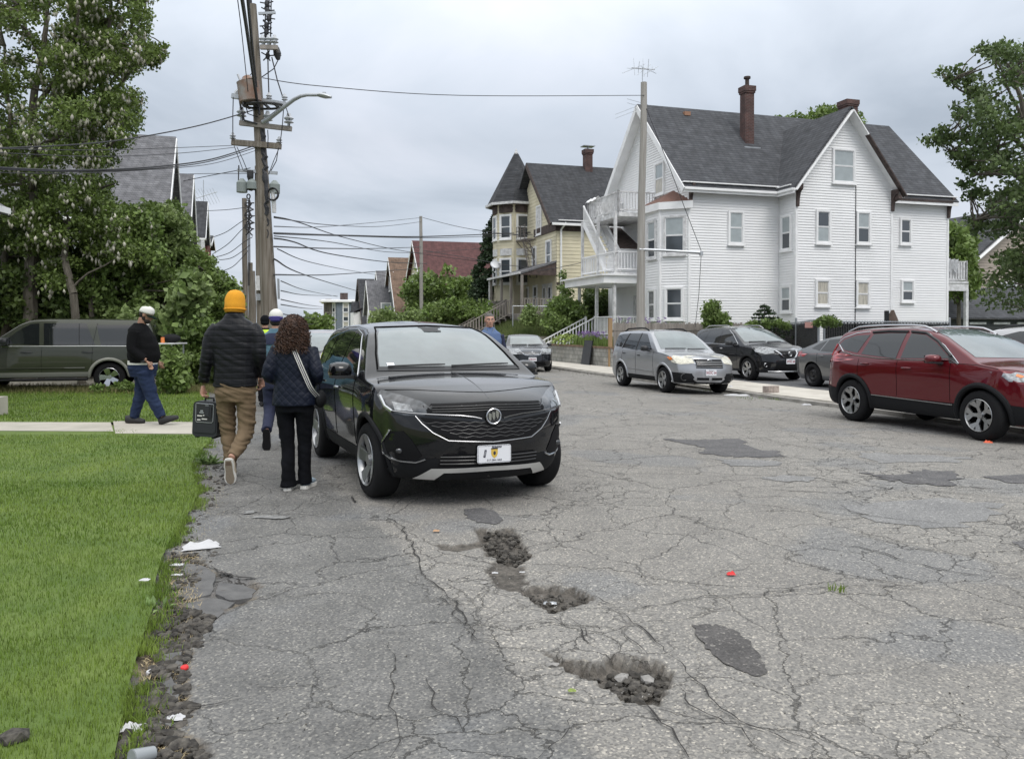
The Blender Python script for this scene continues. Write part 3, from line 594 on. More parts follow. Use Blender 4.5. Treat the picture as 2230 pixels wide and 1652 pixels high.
tr.bar(Vector((g0-go,-PR-.47,gp(g0-go,0).z-.1)),Vector((gm,-PR-.47,GR-.0)),.05,.28,up=Vector((0,-1,0)))
tr.bar(Vector((gm,-PR-.47,GR)),Vector((gm+.85,-PR-.47,gp(gm+.85,0).z-.14)),.05,.28,up=Vector((0,-1,0)))
for s in(-1,1):
 xo=gm+s*((g1-g0)/2+go);tr.prism([Vector((xo,-PR-.45,gp(xo,0).z-.12)),Vector((gm,-PR-.45,GR+.0)),Vector((gm,-PR,GR+.0)),Vector((xo,-PR,gp(xo,0).z-.12))],(0,0,-.03),(0,0,0))
 tr.box((gm+s*((g1-g0)/2+go/2),-PR+.65,GE-.13),(go+.04,1.5,.05));
tr.bar(Vector((g0-go-.02,-PR-.45,gp(g0-go,0).z-.1)),Vector((g0-go-.02,-ov,gp(g0-go,0).z-.1)),.05,.24)
tr.bar(Vector((-rk,-ov-.06,fz(-ov)-.0)),Vector((g0-go,-ov-.06,fz(-ov)-.0)),.12,.11)
tr.bar(Vector((g0-go-.07,-ov-.05,fz(-ov)+.0)),Vector((g0-go-.07,-PR-.42,fz(-ov)+.0)),.11,.11)
tr.build('fascia',M['white_trim'],wh)
bt=MB();x1=g1+go
bt.bar(Vector((gm+.85,-PR-.475,gp(gm+.85,0).z-.12)),Vector((x1,-PR-.475,gp(x1,0).z-.12)),.06,.26,up=Vector((0,-1,0)))
bt.bar(Vector((x1-.3,-PR-.475,gp(x1,0).z-.12)),Vector((x1-.3,-PR,gp(x1,0).z-.25)),.2,.2)
bt.bar(Vector((g1+go+.05,-ov-.03,fz(-ov)+.04)),Vector((LB-.1,-ov-.03,fz(-ov)+.04)),.04,.14)
bt.build('bare_fascia',M['dark_wood'],wh)
for(x,y,d)in((.02,-.05,0),(g0+.0,-PR-.06,0),(g1-.02,-PR-.06,0),(LB-.02,-.05,0)):
 k=MB();pr=[(0,0),(0,-1.0),(-.08,-1.0),(-.12,-.6),(-.2,-.35),(-.36,-.22),(-.38,0)]
 zt=EZ-.05 if y>-1 else GE-.12
 k.prism([Vector((x-.06,y+q,zt+r_))for q,r_ in pr],(0,0,0),(.14,0,0));k.build('bracket',M['dark_wood'],wh)
def chimney(parent,x,y,z0,z1,w=.62,cap=True,flue=False,name='chimney'):
 c=MB();c.box((x,y,(z0+z1)/2),(w,w,z1-z0));c.box((x,y,z1-.3),(w+.08,w+.08,.1));c.box((x,y,z1-.12),(w+.14,w+.14,.26))
 o=c.build(name,M['brick'],parent)
 if flue:q=MB();q.cyl((x,y,z1),(x,y,z1+.42),.1,12);q.cyl((x,y,z1+.42),(x,y,z1+.52),.17,12);q.build('flue',mat('clay_flue',(.05,.035,.03),.8),o)
 return o
bz=on_a(1627,190,36.6);chimney(roof,bz[0]-18.9,2.6,10.2,bz[1],.50,flue=True)
q=MB();q.box((bz[0]-18.9,2.25,10.62),(.9,.35,.12));q.build('flashing',M['metal'],roof)
bz=on_a(1847,221,38.9);chimney(roof,bz[0]-18.9,4.9,11.3,bz[1],.72)
bz=on_a(1491,245,38.2);q=MB();q.box((bz[0]-18.9,4.05,RZ-.25),(.34,.34,.2));q.build('roof_vent',mat('vent_brown',(.3,.16,.1),.7),roof)
kw=dict(parent=wh)
uvwin_a(H0,1588,463,1615,529,34.0,**kw,lower='blind',upper='blind')
A_=34.0-PR
uvwin_a(H0,1815,327,1857,396,A_,**kw,lower='blind',upper='blind')
uvwin_a(H0,1779,461,1804,527,A_,**kw,upper='glass_dark',lower='blind');uvwin_a(H0,1867,464,1891,528,A_,**kw)
uvwin_a(H0,1778,612,1802,663,A_,**kw,upper='curtain',lower='curtain');uvwin_a(H0,1866,615,1889,665,A_,**kw,upper='curtain',lower='curtain')
uvwin_a(H0,1961,479,1980,529,34.0,**kw,upper='glass_dark');uvwin_a(H0,1964,613,1986,654,34.0,**kw,lower='glass_dark')
for z0,z1,lo in((5.35,6.85,'blind'),(2.45,3.55,'blind')):
 window(wGL,.32,.95,z0,z1,wh,lower='glass_dark')
uvwin_b(H0,1430,357,1447,421,18.9,**kw,lower='curtain',frame='white_trim')
bay=[(0.02,0.0),(-1.0,.9),(-1.0,2.4),(.02,3.4)];bmb=MB();btr=MB();bayo=[]
BT=7.25
for i in range(3):
 a,b=bay[i+1],bay[i];w_=Wall(a,(b[0]-a[0],b[1]-a[1]));Lw=math.hypot(b[0]-a[0],b[1]-a[1]);bayo.append((w_,Lw))
 siding(bmb,w_,[(0,BZ),(Lw,BZ),(Lw,BT),(0,BT)])
bo=bmb.build('bay',M['white_siding'],wh,flip=False)
for x,y in bay[1:3]:btr.box((x,y,(BZ+BT)/2),(.12,.12,BT-BZ))
ex=[(.05,-.28),(-1.15,.78),(-1.25,2.5),(.05,3.7)]
btr.prism([Vector((x,y,BT))for x,y in ex],(0,0,-.12),(0,0,.22));btr.build('bay_cornice',M['white_trim'],bo)
q=MB();ap=Vector((0,1.5,BT+.95))
for i in range(3):q.add([Vector((*ex[i],BT+.225)),Vector((*ex[i+1],BT+.225)),ap],[(0,1,2)])
q.build('bay_roof',M['shingle_brown']if False else mat('bay_roof_brown',(.16,.085,.065),.85,var=.2,vscale=8),bo)
w_,Lw=bayo[0];window(w_,.25,1.1,5.1,6.75,bo,frame='old_white');window(w_,.32,1.02,2.1,3.45,bo,upper='glass_dark')
w_,Lw=bayo[1];window(w_,.35,1.1,5.0,6.65,bo,frame='old_white');window(w_,.45,1.05,2.1,3.4,bo,upper='glass_dark')
w_,Lw=bayo[2];window(w_,.45,1.05,5.0,6.65,bo)
q=MB();bq,zq=on_a(1863,400,A_);q.tube([Vector((bq-18.9,-PR-.03,z))for z in(8.4,7.4,6,4,2,.3)],.022,5);q.build('cable',M['wire'],wh)
dk=MB();X0,X1,Y0,Y1=-2.2,-.05,3.3,7.6;F2,F3=4.45,7.35
dk.box(((X0+X1)/2,(Y0+Y1)/2,F2-.15),(X1-X0+.3,Y1-Y0+.3,.12));
for x,y in((X0,Y0),(X0,Y1),(X0,(Y0+Y1)/2)):dk.box((x,y,F2+1.4),(.13,.13,3.0))
dk.box(((X0+X1)/2+.1,Y0+1.9,F3-.12),(X1-X0-.1,3.9,.2));dk.build('deck_floor',M['old_white'],wh)
dr=MB()
V3=lambda x,y,z:Vector((x,y,z))
railing(dr,V3(X0,Y0,F2),V3(X0,Y1,F2),gap=.16);railing(dr,V3(X0,Y0,F2),V3(X1,Y0,F2),gap=.16);railing(dr,V3(X0,Y1,F2),V3(X1,Y1,F2),gap=.16)
dr.build('deck_railing',M['white_trim'],wh)
dr=MB();railing(dr,V3(X0+.15,Y0,F3),V3(X0+.15,Y0+3.8,F3),h=.98,gap=.15);railing(dr,V3(X0+.15,Y0,F3),V3(X1,Y0,F3),h=.98,gap=.15);railing(dr,V3(X0+.15,Y0+3.8,F3),V3(X1,Y0+3.8,F3),h=.98,gap=.15)
dr.build('deck_railing',M['old_white'],wh)
st=MB();a_,b_=V3(X0+.05,Y1-.1,F3-.1),V3(X0+.05,Y0+1.2,F2+.05)
for x in(X0+.02,X0+.85):
 st.bar(V3(x,a_.y,a_.z),V3(x,b_.y,b_.z),.05,.26);st.bar(V3(x,a_.y,a_.z+.95),V3(x,b_.y,b_.z+.95),.07,.07)
 for i in range(22):p=V3(x,a_.y,a_.z).lerp(V3(x,b_.y,b_.z),i/21);st.bar(p,p+V3(0,0,.95),.035,.035,up=V3(1,0,0))
for i in range(13):p=a_.lerp(b_,i/12);st.box((X0+.43,p.y,p.z),(.8,.26,.04))
st.build('deck_stairs',M['white_trim'],wh)
q=MB();q.prism([V3(X0+.9,Y1-.2,F3-.25),V3(X1,Y1-.2,F3-.25),V3(X1,Y0+1.5,F3-1.6),V3(X0+.9,Y0+1.5,F3-1.6)],(0,0,-.05),(0,0,0));q.build('stair_soffit',M['dark_wood'],wh)
q=MB();
for i in range(14):
 t0,t1=i/14*4.1,(i+1)/14*4.1
tv=[];
for i in range(9):
 for j in range(5):
  y=Y0+2.6+1.4*i/8;s=j/4;tv.append(V3(X0+.02+.35*s,y,F3+1.02+.12*math.sin(s*PI)-.12*abs(s-.5)+.03*math.sin(i*2.1+j)))
q.add(tv,[(i*5+j,i*5+j+1,(i+1)*5+j+1,(i+1)*5+j)for i in range(8)for j in range(4)]);q.build('tarp',M['white_trim'],wh,smooth='all')
pc=MB();pc.box((X0/2-.3,(Y0+Y1)/2+.2,F2-.42),(-X0+.9,Y1-Y0+1.0,.4));pc.box((X0/2-.35,(Y0+Y1)/2+.2,F2-.22),(-X0+1.15,Y1-Y0+1.25,.07));pc.build('porch_roof',M['white_trim'],wh)
PF=1.25;pp=MB()
for x,y in((X0-.1,Y0-.1),(X0-.1,Y0+2.1),(X0-.1,Y1+.2),(-.4,Y0-.1)):pp.box((x,y,(PF+F2-.6)/2),(.14,.14,F2-.6-PF))
pp.box((X0/2-.1,(Y0+Y1)/2+.1,PF-.1),(-X0+.2,Y1-Y0+.6,.14));pp.build('porch_post',M['old_white'],wh)
pr_=MB();railing(pr_,V3(X0-.1,Y0-.1,PF),V3(-.1,Y0-.1,PF),gap=.16);railing(pr_,V3(X0-.1,Y0-.1,PF),V3(X0-.1,Y0+2.1,PF),gap=.16)
for y in(Y0+2.3,Y0+3.6):railing(pr_,V3(X0-.1,y,PF),V3(X0-3.1,y,-.25),gap=.17)
pr_.build('porch_railing',M['white_trim'],wh)
sp=MB()
for i in range(8):sp.box((X0-.35-.36*i,Y0+2.95,PF-.2-.19*i),(.4,1.25,.08))
sp.prism([V3(X0-.1,Y0+2.28,PF-.1),V3(X0-3.1,Y0+2.28,-.35),V3(X0-3.1,Y0+2.28,-.7),V3(X0-.1,Y0+2.28,-.7)],(0,0,0),(0,.04,0))
sp.build('front_steps',M['old_white'],wh)
wd=Wall((-.0,D),(0,-1));q=MB();wbox(q,wd,3.2,4.1,PF,PF+2.1,0,.05);q.build('door',M['old_white'],wh)
q=MB();wbox(q,wd,4.5,4.62,PF+.2,PF+2.2,0,.08);q.build('door_frame',M['dark_wood'],wh)
rp_=MB();x0,x1,y0,y1=LB+.05,LB+2.15,.9,3.4
rp_.box(((x0+x1)/2,(y0+y1)/2,4.05),(x1-x0+.1,y1-y0+.2,.12));rp_.box(((x0+x1)/2,y0-.02,3.78),(x1-x0+.15,.12,.36));rp_.build('rear_porch_floor',M['old_white'],wh)
q=MB();railing(q,V3(x0,y0,4.1),V3(x1,y0,4.1),h=1.05,gap=.17,bal=.08);railing(q,V3(x1,y0,4.1),V3(x1,y1,4.1),h=1.05,gap=.17,bal=.08);q.build('rear_porch_railing',M['old_white'],wh)
q=MB()
for x,y in((x0+.35,y0),(x1,y0),(x1,y1)):q=MB();q.box((x,y,1.9),(.17,.17,3.6));q.build('rear_porch_post',M['old_white'],wh)
q=MB();railing(q,V3(x0+.35,y0,.25),V3(x1,y0,.25),h=1.1,gap=.2,bal=.06);q.bar(V3(x0-.1,y0+.3,2.1),V3(x0+1.2,y0+.3,1.35),.05,.2);q.build('rear_porch_railing',M['old_white'],wh)
q=MB();xa,ya=on_a(1399,180,38.6)[0]-18.9,4.6;zt=on_a(1399,150,38.6)[1]
q.tube([(xa,ya,RZ-.1),(xa,ya,zt+.1)],.022,6);q.tube([(xa-.6,ya,zt),(xa+.7,ya,zt+.02)],.02,6)
for i,(L_,an)in enumerate(((1.5,.6),(1.4,-.45),(1.1,.95),(1.2,-.9),(.9,.3))):
 x=xa-.5+.26*i;q.tube([(x,ya-.15,zt-math.sin(an)*L_*.5),(x+.05,ya+.1,zt+math.sin(an)*L_*.5+.1)],.011,5);q.tube([(x-L_*.5*math.cos(an),ya,zt-.35*math.sin(an+.6)),(x+L_*.5,ya+.2,zt+.35*math.sin(an+.6))],.011,5)
for z in(zt-1.75,zt-1.95):
 q.tube([(xa,ya,z),(xa-.9,ya-.1,z+.12)],.011,5);q.tube([(xa+.1,ya,z),(xa-1.6,ya-.2,z-.75)],.011,5);q.tube([(xa+.2,ya,z),(xa+1.5,ya+.2,z-.8)],.011,5)
q.build('antenna',M['metal'],wh)
# ---------------- yellow house with corner turret ----------------
H1=(51.7,18.9,0.0)
yh=hplace('house','yellow clapboard house with witch-hat corner turret, fire escape and covered front porch',*H1)
D1,L1,E1,R1=9.4,13.0,8.85,13.3;yb=MB()
w1S=Wall((0,0),(1,0));siding(yb,w1S,[(0,.8),(L1,.8),(L1,E1),(0,E1)],pitch=.24,lap=.025)
w1W=Wall((0,D1),(0,-1));siding(yb,w1W,[(0,.8),(D1,.8),(D1,E1),(D1/2,R1),(0,E1)],pitch=.24,lap=.025)
siding(yb,Wall((L1,0),(0,1)),[(0,.8),(D1,.8),(D1,E1),(D1/2,R1),(0,E1)],pitch=.4)
yb.build('wall',M['yellow_siding'],yh,flip=False)
s1=(R1-E1)/(D1/2)
def r1(x,y):return V3(x,y,R1+.1-s1*abs(y-D1/2))
q=MB();roofslab(q,[r1(-.6,-.45),r1(L1+.4,-.45),r1(L1+.4,D1/2),r1(-.6,D1/2)]);roofslab(q,[r1(L1+.4,D1+.4),r1(-.6,D1+.4),r1(-.6,D1/2),r1(L1+.4,D1/2)])
yr=q.build('roof',M['shingle_black'],yh)
bz=on_a(1281,326,56.0);chimney(yr,bz[0]-18.9,4.4,12.4,bz[1],.55);q=MB();q.box((bz[0]-18.9,4.4,bz[1]+.25),(.9,.7,.05));q.box((bz[0]-18.9,4.4,bz[1]+.12),(.1,.1,.25));q.build('chimney_cap',M['metal'],yr)
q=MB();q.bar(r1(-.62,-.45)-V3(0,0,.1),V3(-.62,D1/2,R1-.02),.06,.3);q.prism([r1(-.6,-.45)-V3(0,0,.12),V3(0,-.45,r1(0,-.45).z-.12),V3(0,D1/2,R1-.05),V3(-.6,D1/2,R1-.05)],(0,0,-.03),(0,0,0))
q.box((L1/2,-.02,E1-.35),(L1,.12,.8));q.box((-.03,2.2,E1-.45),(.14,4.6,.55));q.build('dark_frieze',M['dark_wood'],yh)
q=MB();q.bar(V3(-.5,-.5,r1(0,-.45).z-.02),V3(L1+.4,-.5,r1(0,-.45).z-.02),.16,.16);q.box((L1/2,-.25,E1-.08),(L1,.5,.06));q.tube([V3(.5,-.5,8.6),V3(.28,-.12,8.2),V3(.28,-.12,2)],.07,6);q.build('gutter',M['white_trim'],yh)
q=MB();wbox(q,w1S,0,L1,4.55,4.7,0,.05);q.build('band',M['dark_wood'],yh)
TC=(-.35,7.9);TR=1.75;tb=MB();tt=MB();nT=8;TE=10.9
tp=[(TC[0]+TR*math.cos(PI*(i+.5)/4),TC[1]+TR*math.sin(PI*(i+.5)/4))for i in range(8)]
to_=None;tws=[]
for i in range(8):
 a,b=tp[(i+1)%8],tp[i];w_=Wall(b,(a[0]-b[0],a[1]-b[1]))
 L_=math.hypot(a[0]-b[0],a[1]-b[1]);siding(tb,w_,[(0,.8),(L_,.8),(L_,TE),(0,TE)],pitch=.24,lap=.02);tws.append((w_,L_))
tur=tb.build('turret',M['yellow_siding'],yh,flip=False)
q=MB();ap=V3(TC[0],TC[1],15.1);
for i in range(8):
 f_=1.28;a,b=tp[i],tp[(i+1)%8];a=V3(TC[0]+(a[0]-TC[0])*f_,TC[1]+(a[1]-TC[1])*f_,TE-.05);b=V3(TC[0]+(b[0]-TC[0])*f_,TC[1]+(b[1]-TC[1])*f_,TE-.05);q.add([a,b,ap,a-V3(0,0,.1),b-V3(0,0,.1)],[(0,1,2),(3,4,1,0)])
q.build('turret_roof',M['shingle_black'],tur)
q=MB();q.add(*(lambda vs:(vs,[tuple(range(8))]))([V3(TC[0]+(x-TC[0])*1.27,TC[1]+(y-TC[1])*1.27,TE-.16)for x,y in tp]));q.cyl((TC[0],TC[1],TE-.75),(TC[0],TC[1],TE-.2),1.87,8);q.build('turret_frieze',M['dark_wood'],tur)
q=MB()
for i in range(8):
 f_=1.3;a,b=tp[i],tp[(i+1)%8];q.bar(V3(TC[0]+(a[0]-TC[0])*f_,TC[1]+(a[1]-TC[1])*f_,TE-.1),V3(TC[0]+(b[0]-TC[0])*f_,TC[1]+(b[1]-TC[1])*f_,TE-.1),.16,.18)
q.cyl((TC[0],TC[1],14.72),(TC[0],TC[1],15.16),.19,8,.02);q.cyl((TC[0],TC[1],7.0),(TC[0],TC[1],7.5),1.83,8);q.build('turret_trim',M['old_white'],tur)
for i in(3,4,5):
 w_,L_=tws[i];window(w_,L_/2-.38,L_/2+.38,8.3,9.9,tur,upper='glass_dark',fw=.12);window(w_,L_/2-.38,L_/2+.38,5.0,6.7,tur,upper='glass_dark',fw=.12)
uvwin_b(H1,1171,451,1180,508,18.9,parent=yh,upper='old_white',lower='old_white',fw=.12,name='attic_door')
uvwin_b(H1,1192,526,1201,584,18.9,parent=yh,upper='glass_dark',fw=.12)
uvwin_b(H1,1162,540,1168,590,18.9,parent=yh,upper='glass_dark',fw=.12)
q=MB();fy=5.2;fzv=8.0
for x in(-.08,-.85):
 q.bar(V3(x,fy-1.0,fzv),V3(x,fy+1.0,fzv),.05)
for i in range(7):q.bar(V3(-.08,fy-1+i*.33,fzv),V3(-.85,fy-1+i*.33,fzv),.03)
for z in(.35,.7,1.0):q.bar(V3(-.85,fy-1,fzv+z),V3(-.85,fy+1,fzv+z),.03);q.bar(V3(-.08,fy+1,fzv+z),V3(-.85,fy+1,fzv+z),.03)
for y in(fy-1,fy,fy+1):q.bar(V3(-.85,y,fzv),V3(-.85,y,fzv+1.05),.035);q.bar(V3(-.85,y,fzv),V3(-.05,y,fzv-.9),.04)
la,lb_=V3(-.75,fy-.2,fzv),V3(-.75,fy-1.9,5.2)
for dx_ in(0,.5):q.bar(la+V3(dx_,0,0),lb_+V3(dx_,0,0),.04,.1)
for i in range(11):p=la.lerp(lb_,i/10);q.bar(p,p+V3(.5,0,0),.1,.03)
q.bar(la+V3(0,.0,.8),lb_+V3(0,.0,.8),.03);q.build('fire_escape',mat('rusty_iron',(.16,.14,.13),.8,var=.4),yh)
PX,PY0,PY1=-2.4,0.0,7.6;q=MB()
q.prism([V3(PX-.15,PY0-.05,5.3),V3(PX-.15,PY1+.2,5.3),V3(0,PY1+.2,6.15),V3(0,PY0-.05,6.15)],(0,0,-.12),(0,0,0));po=q.build('porch_roof',M['shingle_grey'],yh)
q=MB();q.prism([V3(PX-.1,PY0,5.15),V3(0,PY0,5.15),V3(0,PY0,6.1)],(0,0,0),(0,.05,0));q.build('porch_gable',M['dark_wood'],po)
q=MB();q.bar(V3(PX-.2,PY0-.1,5.28),V3(PX-.2,PY1+.2,5.28),.14,.14);q.tube([V3(PX-.1,PY1+.1,5.2),V3(PX-.1,PY1+.1,1)],.06,6);q.build('porch_gutter',M['old_white'],po)
q=MB();
for y in(PY0+.05,PY0+2.5,PY0+4.8,PY1):q.box((PX,y,3.9),(.16,.16,2.5))
q.box((PX/2,(PY0+PY1)/2,2.55),(-PX,PY1-PY0,.15));railing(q,V3(PX,PY0,2.6),V3(-.05,PY0,2.6),h=1,gap=.18,bal=.06);railing(q,V3(PX,PY0+3.6,2.6),V3(PX,PY1,2.6),h=1,gap=.18,bal=.06)
q.box((PX+.05,(PY0+PY1)/2,1.8),(.1,PY1-PY0,1.4));q.box((PX/2,PY0+.05,1.8),(-PX,.1,1.4));q.build('porch',M['grey_wood'],yh)
q=MB()
for y in(PY0+2.1,PY0+3.5):railing(q,V3(PX-.1,y,2.6),V3(PX-3.4,y,.85),h=1,gap=.2,bal=.06)
for i in range(9):q.box((PX-.3-.38*i,PY0+2.8,2.5-.2*i),(.42,1.3,.08));q.box((PX-.12-.38*i,PY0+2.8,2.4-.2*i),(.04,1.3,.2))
q.build('porch_steps',M['grey_wood'],yh)
for y0 in(.8,1.9):
 q=MB();wbox(q,w1W,D1-y0-.9,D1-y0,2.65,4.7,0,.06);o=q.build('door',M['old_white'],yh);q=MB();wbox(q,w1W,D1-y0-.6,D1-y0-.3,3.7,4.4,.06,.07);q.build('pane',M['glass_dark'],o)
window(w1W,D1-4.6,D1-3.9,3.2,4.6,yh,upper='glass_dark',fw=.12);window(w1W,D1-6.6,D1-5.9,3.0,4.6,yh,upper='glass_dark',fw=.12)
q=MB();dc=V3(PX+.2,PY1-.6,6.35)
Md=Matrix.Rotation(R(65),4,'Y')@Matrix.Rotation(R(0),4,'Z')
for i in range(4):
 pass
q.ell(dc,(.42,.36,.05),16,6,M=Matrix.Rotation(R(60),4,'X'));q.tube([dc,dc+V3(.1,.1,-.5),dc+V3(.1,.1,-1.0)],.03,6);q.tube([dc+V3(0,0,-.3),dc+V3(-.4,-.4,-.25)],.02,6);q.tube([dc+V3(.1,.1,-.4),dc+V3(.5,-.2,-.9)],.02,6);q.build('satellite_dish',M['metal'],yh)
# ---------------- generic gabled houses farther off ----------------
def gable_house(label,U_apex,V_apex,b,depth,length,rise,z_base,m_roof,m_wall,wins=(),side=1,name='house',dormer=None,chim=None,eave_over=.4,trimm='white_trim',Z=0.0):
 a_r,z_r=on_b(U_apex,V_apex,b);a0=a_r-depth/2;h=(a0,b,0)
 o=hplace(name,label,a0,b,Z);z_r-=Z;ez=z_r-rise;L_=length*side;w=MB()
 ws=Wall((min(0,L_),0),(1,0));siding(w,ws,[(0,z_base),(length,z_base),(length,ez),(0,ez)],pitch=.26,lap=.03)
 if side>0:wg=Wall((0,depth),(0,-1));wr=Wall((length,0),(0,1))
 else:wg=Wall((0,0),(0,1));wr=Wall((-length,depth),(0,-1))
 for q_ in(wg,wr):siding(w,q_,[(0,z_base),(depth,z_base),(depth,ez),(depth/2,z_r),(0,ez)],pitch=.26,lap=.03)
 w.build('wall',m_wall,o,flip=False);sl2=rise/(depth/2)
 def q2(x,y):return V3(x,y,z_r+.1-sl2*abs(y-depth/2))
 r=MB();xa,xb=-.5*side,L_+.4*side;eo=eave_over
 roofslab(r,[q2(xa,-eo),q2(xb,-eo),q2(xb,depth/2),q2(xa,depth/2)]);roofslab(r,[q2(xa,depth+eo),q2(xb,depth+eo),q2(xb,depth/2),q2(xa,depth/2)]);ro=r.build('roof',m_roof,o)
 t=MB();t.bar(q2(xa,-eo)-V3(.02*side,0,.12),V3(xa-.02*side,depth/2,z_r-.05),.06,.32);t.bar(q2(xa,depth+eo)-V3(.02*side,0,.12),V3(xa-.02*side,depth/2,z_r-.05),.06,.32);t.bar(q2(xa,-eo-.05)-V3(0,0,.03),q2(xb,-eo-.05)-V3(0,0,.03),.16,.16);t.build('fascia',M[trimm],o)
 for(wl,t0,t1,z0,z1)in wins:
  window(wg if wl=='g' else ws,t0,t1,z0,z1,o,upper='glass_dark' if wl=='g' else 'blind',fw=.13)
 if chim:chimney(ro,*chim)
 return o,h,ez,z_r,wg,ws
M['w_cream']=mat('cream_siding',(.55,.52,.38),.7,var=.1);M['w_grey']=mat('grey_siding',(.30,.31,.32),.7,var=.1);M['w_dgreen']=mat('slate_green_siding',(.11,.13,.13),.7,var=.1);M['w_white']=M['white_siding']
M['w_blue']=mat('blue_grey_siding',(.16,.19,.225),.7,var=.08);M['w_pink']=mat('beige_siding',(.42,.36,.31),.7,var=.08);M['w_red']=mat('red_siding',(.22,.07,.055),.8,var=.1)
hr=gable_house('cream house with broad dull red roof behind the leafy street tree',906,527,18,12,14,6.0,0,M['shingle_red'],M['w_cream'],[('g',4,4.9,6.5,8.2),('g',7,7.9,6.5,8.2),('g',5.4,6.3,9.0,10.2)])
o,h=hr[0],hr[1];q=MB();q.prism([V3(7.2,-1.6,hr[2]+.1),V3(13.2,-1.6,hr[2]+.1),V3(10.2,-1.6,hr[2]+4.0)],(0,0,0),(0,.1,0));siding(q,Wall((7.6,-1.55),(1,0)),[(0,0),(5.2,0),(5.2,hr[2]+.2),(0,hr[2]+.2)],pitch=.26);q.build('wing',M['w_cream'],o)
q=MB()
for s in(-1,1):roofslab(q,[V3(10.2,-2.1,hr[2]+4.3),V3(10.2+s*3.6,-2.1,hr[2]-.2),V3(10.2+s*3.6,4,hr[2]-.2),V3(10.2,4,hr[2]+4.3)])
q.build('wing_roof',M['shingle_red'],o);window(Wall((0,-1.6),(1,0)),8.6,9.5,3.4,5.4,o,fw=.14);window(Wall((0,-1.6),(1,0)),8.6,9.5,6.2,7.8,o,fw=.14)
gable_house('grey house with steep tan-brown roof and slate green side wall',853,563,17,11,9,7.0,0,M['shingle_brown'],M['w_dgreen'],[('g',6.2,7.1,6.8,9.0),('g',3.6,4.5,6.8,9.0),('s',2,3.2,3.2,5.2)])
gable_house('pale house with grey roof and small cross gable between the brown and black roofs',826,592,16.5,11,9,6.2,0,M['shingle_grey'],M['w_white'],[('g',6.0,7.0,6.2,8.2),('g',3,4,3.2,5.2),('s',1.5,2.6,3.2,5.2),('s',4.5,5.6,3.2,5.2)])
gable_house('small white house with low grey gable in front of the taller grey roof',805,612,14.5,6,5,4.2,0,M['shingle_grey'],M['w_white'],[('g',2.3,3.4,4,5.8),('s',1.2,2.4,3.0,5.0)])
bh=gable_house('white house with steep black roof, last of the gabled row',785,609,15.5,12,9,7.2,0,M['shingle_black'],M['w_white'],[('g',5,6,6.6,8.6),('g',7.5,8.5,3.2,5.2),('s',2,3.2,2.6,4.8)],trimm='dark_wood')
q=MB();q.prism([V3(-1.6,1.5,4.2),V3(.1,1.5,4.9),V3(.1,7,4.9),V3(-1.6,7,4.2)],(0,0,0),(0,0,.15));q.prism([V3(-1.6,3,5.4-1.1),V3(-1.6,5.4,4.3),V3(-1.6,4.2,5.9)],(0,0,0),(1.6,0,0));q.build('porch_roof',M['shingle_black'],bh[0])
q=MB();q.box((-.8,4.2,2.2),(1.5,4.6,3.9));q.build('porch',M['w_white'],bh[0])
def decker():
 Yd=150.0;o=thing('apartment_house','blue-grey flat-roofed three-storey house with corner porches at the end of the street','house',P(741,716,Yd)*1,R(10))
 o.location.z=0;k=Yd/FPX;w=76*k;zt=1.6+58*k;q=MB()
 pts=[(-w/2+14*k,0),(-w/2+22*k,-2.2*k*10),(-w/2+28*k,-2.2*k*10),(w/2,-2.2*k*8),(w/2,14),(-w/2+14*k,14)]
 pts=[(-w*.5+1.6,.8),(-w*.5+2.6,-.6),(-w*.5+3.4,-.6),(w*.5,-.6),(w*.5,10),(-w*.5+1.6,10)]
 for i in range(len(pts)):
  a,b=pts[i],pts[(i+1)%len(pts)];w_=Wall(a,(b[0]-a[0],b[1]-a[1]));L_=math.hypot(b[0]-a[0],b[1]-a[1]);siding(q,w_,[(0,0),(L_,0),(L_,zt),(0,zt)],pitch=.3,lap=.03)
 q.build('wall',M['w_blue'],o,flip=False)
 q=MB();q.box((.1,4.6,zt+.15),(w+1.2,11.6,.3));q.box((.1,4.6,zt+.36),(w+.6,11,.16));q.build('roof',M['white_trim'],o)
 q=MB();q.box((.6,3,zt+1.0),(1.4,1,1.6));q.build('chimney',M['dark_wood'],o)
 wf=Wall((-w*.5+3.4,-.6),(1,0))
 for z in(1.2,1.2+(zt-1.5)/3,1.2+2*(zt-1.5)/3):
  for x in(.35,2.6):window(wf,x,x+.85,z-.2+.4,z+1.7,o,fw=.14,upper='curtain')
  wl=Wall((-w*.5+1.6,.8),(1,-1.4));window(wl,.45,1.15,z+.2,z+1.7,o,fw=.14)
 q=MB()
 for z in(.3,.3+(zt)/3,.3+2*(zt)/3):
  q.box((-w*.5+.9,2.2,z),(1.4,3.2,.3));railing(q,V3(-w*.5+.3,.7,z),V3(-w*.5+1.5,.7,z),h=1,gap=.25,bal=.12);railing(q,V3(-w*.5+.3,.7,z),V3(-w*.5+.3,3.7,z),h=1,gap=.25,bal=.12);q.box((-w*.5+1.0,2.6,z+1.2),(1.1,.2,2.6))
 for x,y in((-w*.5+.3,.7),(-w*.5+.3,3.7),(-w*.5+1.3,.7)):q.box((x,y,zt/2),(.2,.2,zt))
 q.build('porches' if False else 'porch',M['grey_wood'],o)
 return o
decker()
gable_house('large house with plain weathered grey gable roof rising behind the left trees',364,303,-5.2,8.4,13,5.0,0,M['shingle_grey'],M['w_grey'],[('g',3.5,4.5,4.5,6.2),('s',3,4,4.6,6.2),('s',8,9,4.6,6.2)],side=-1)
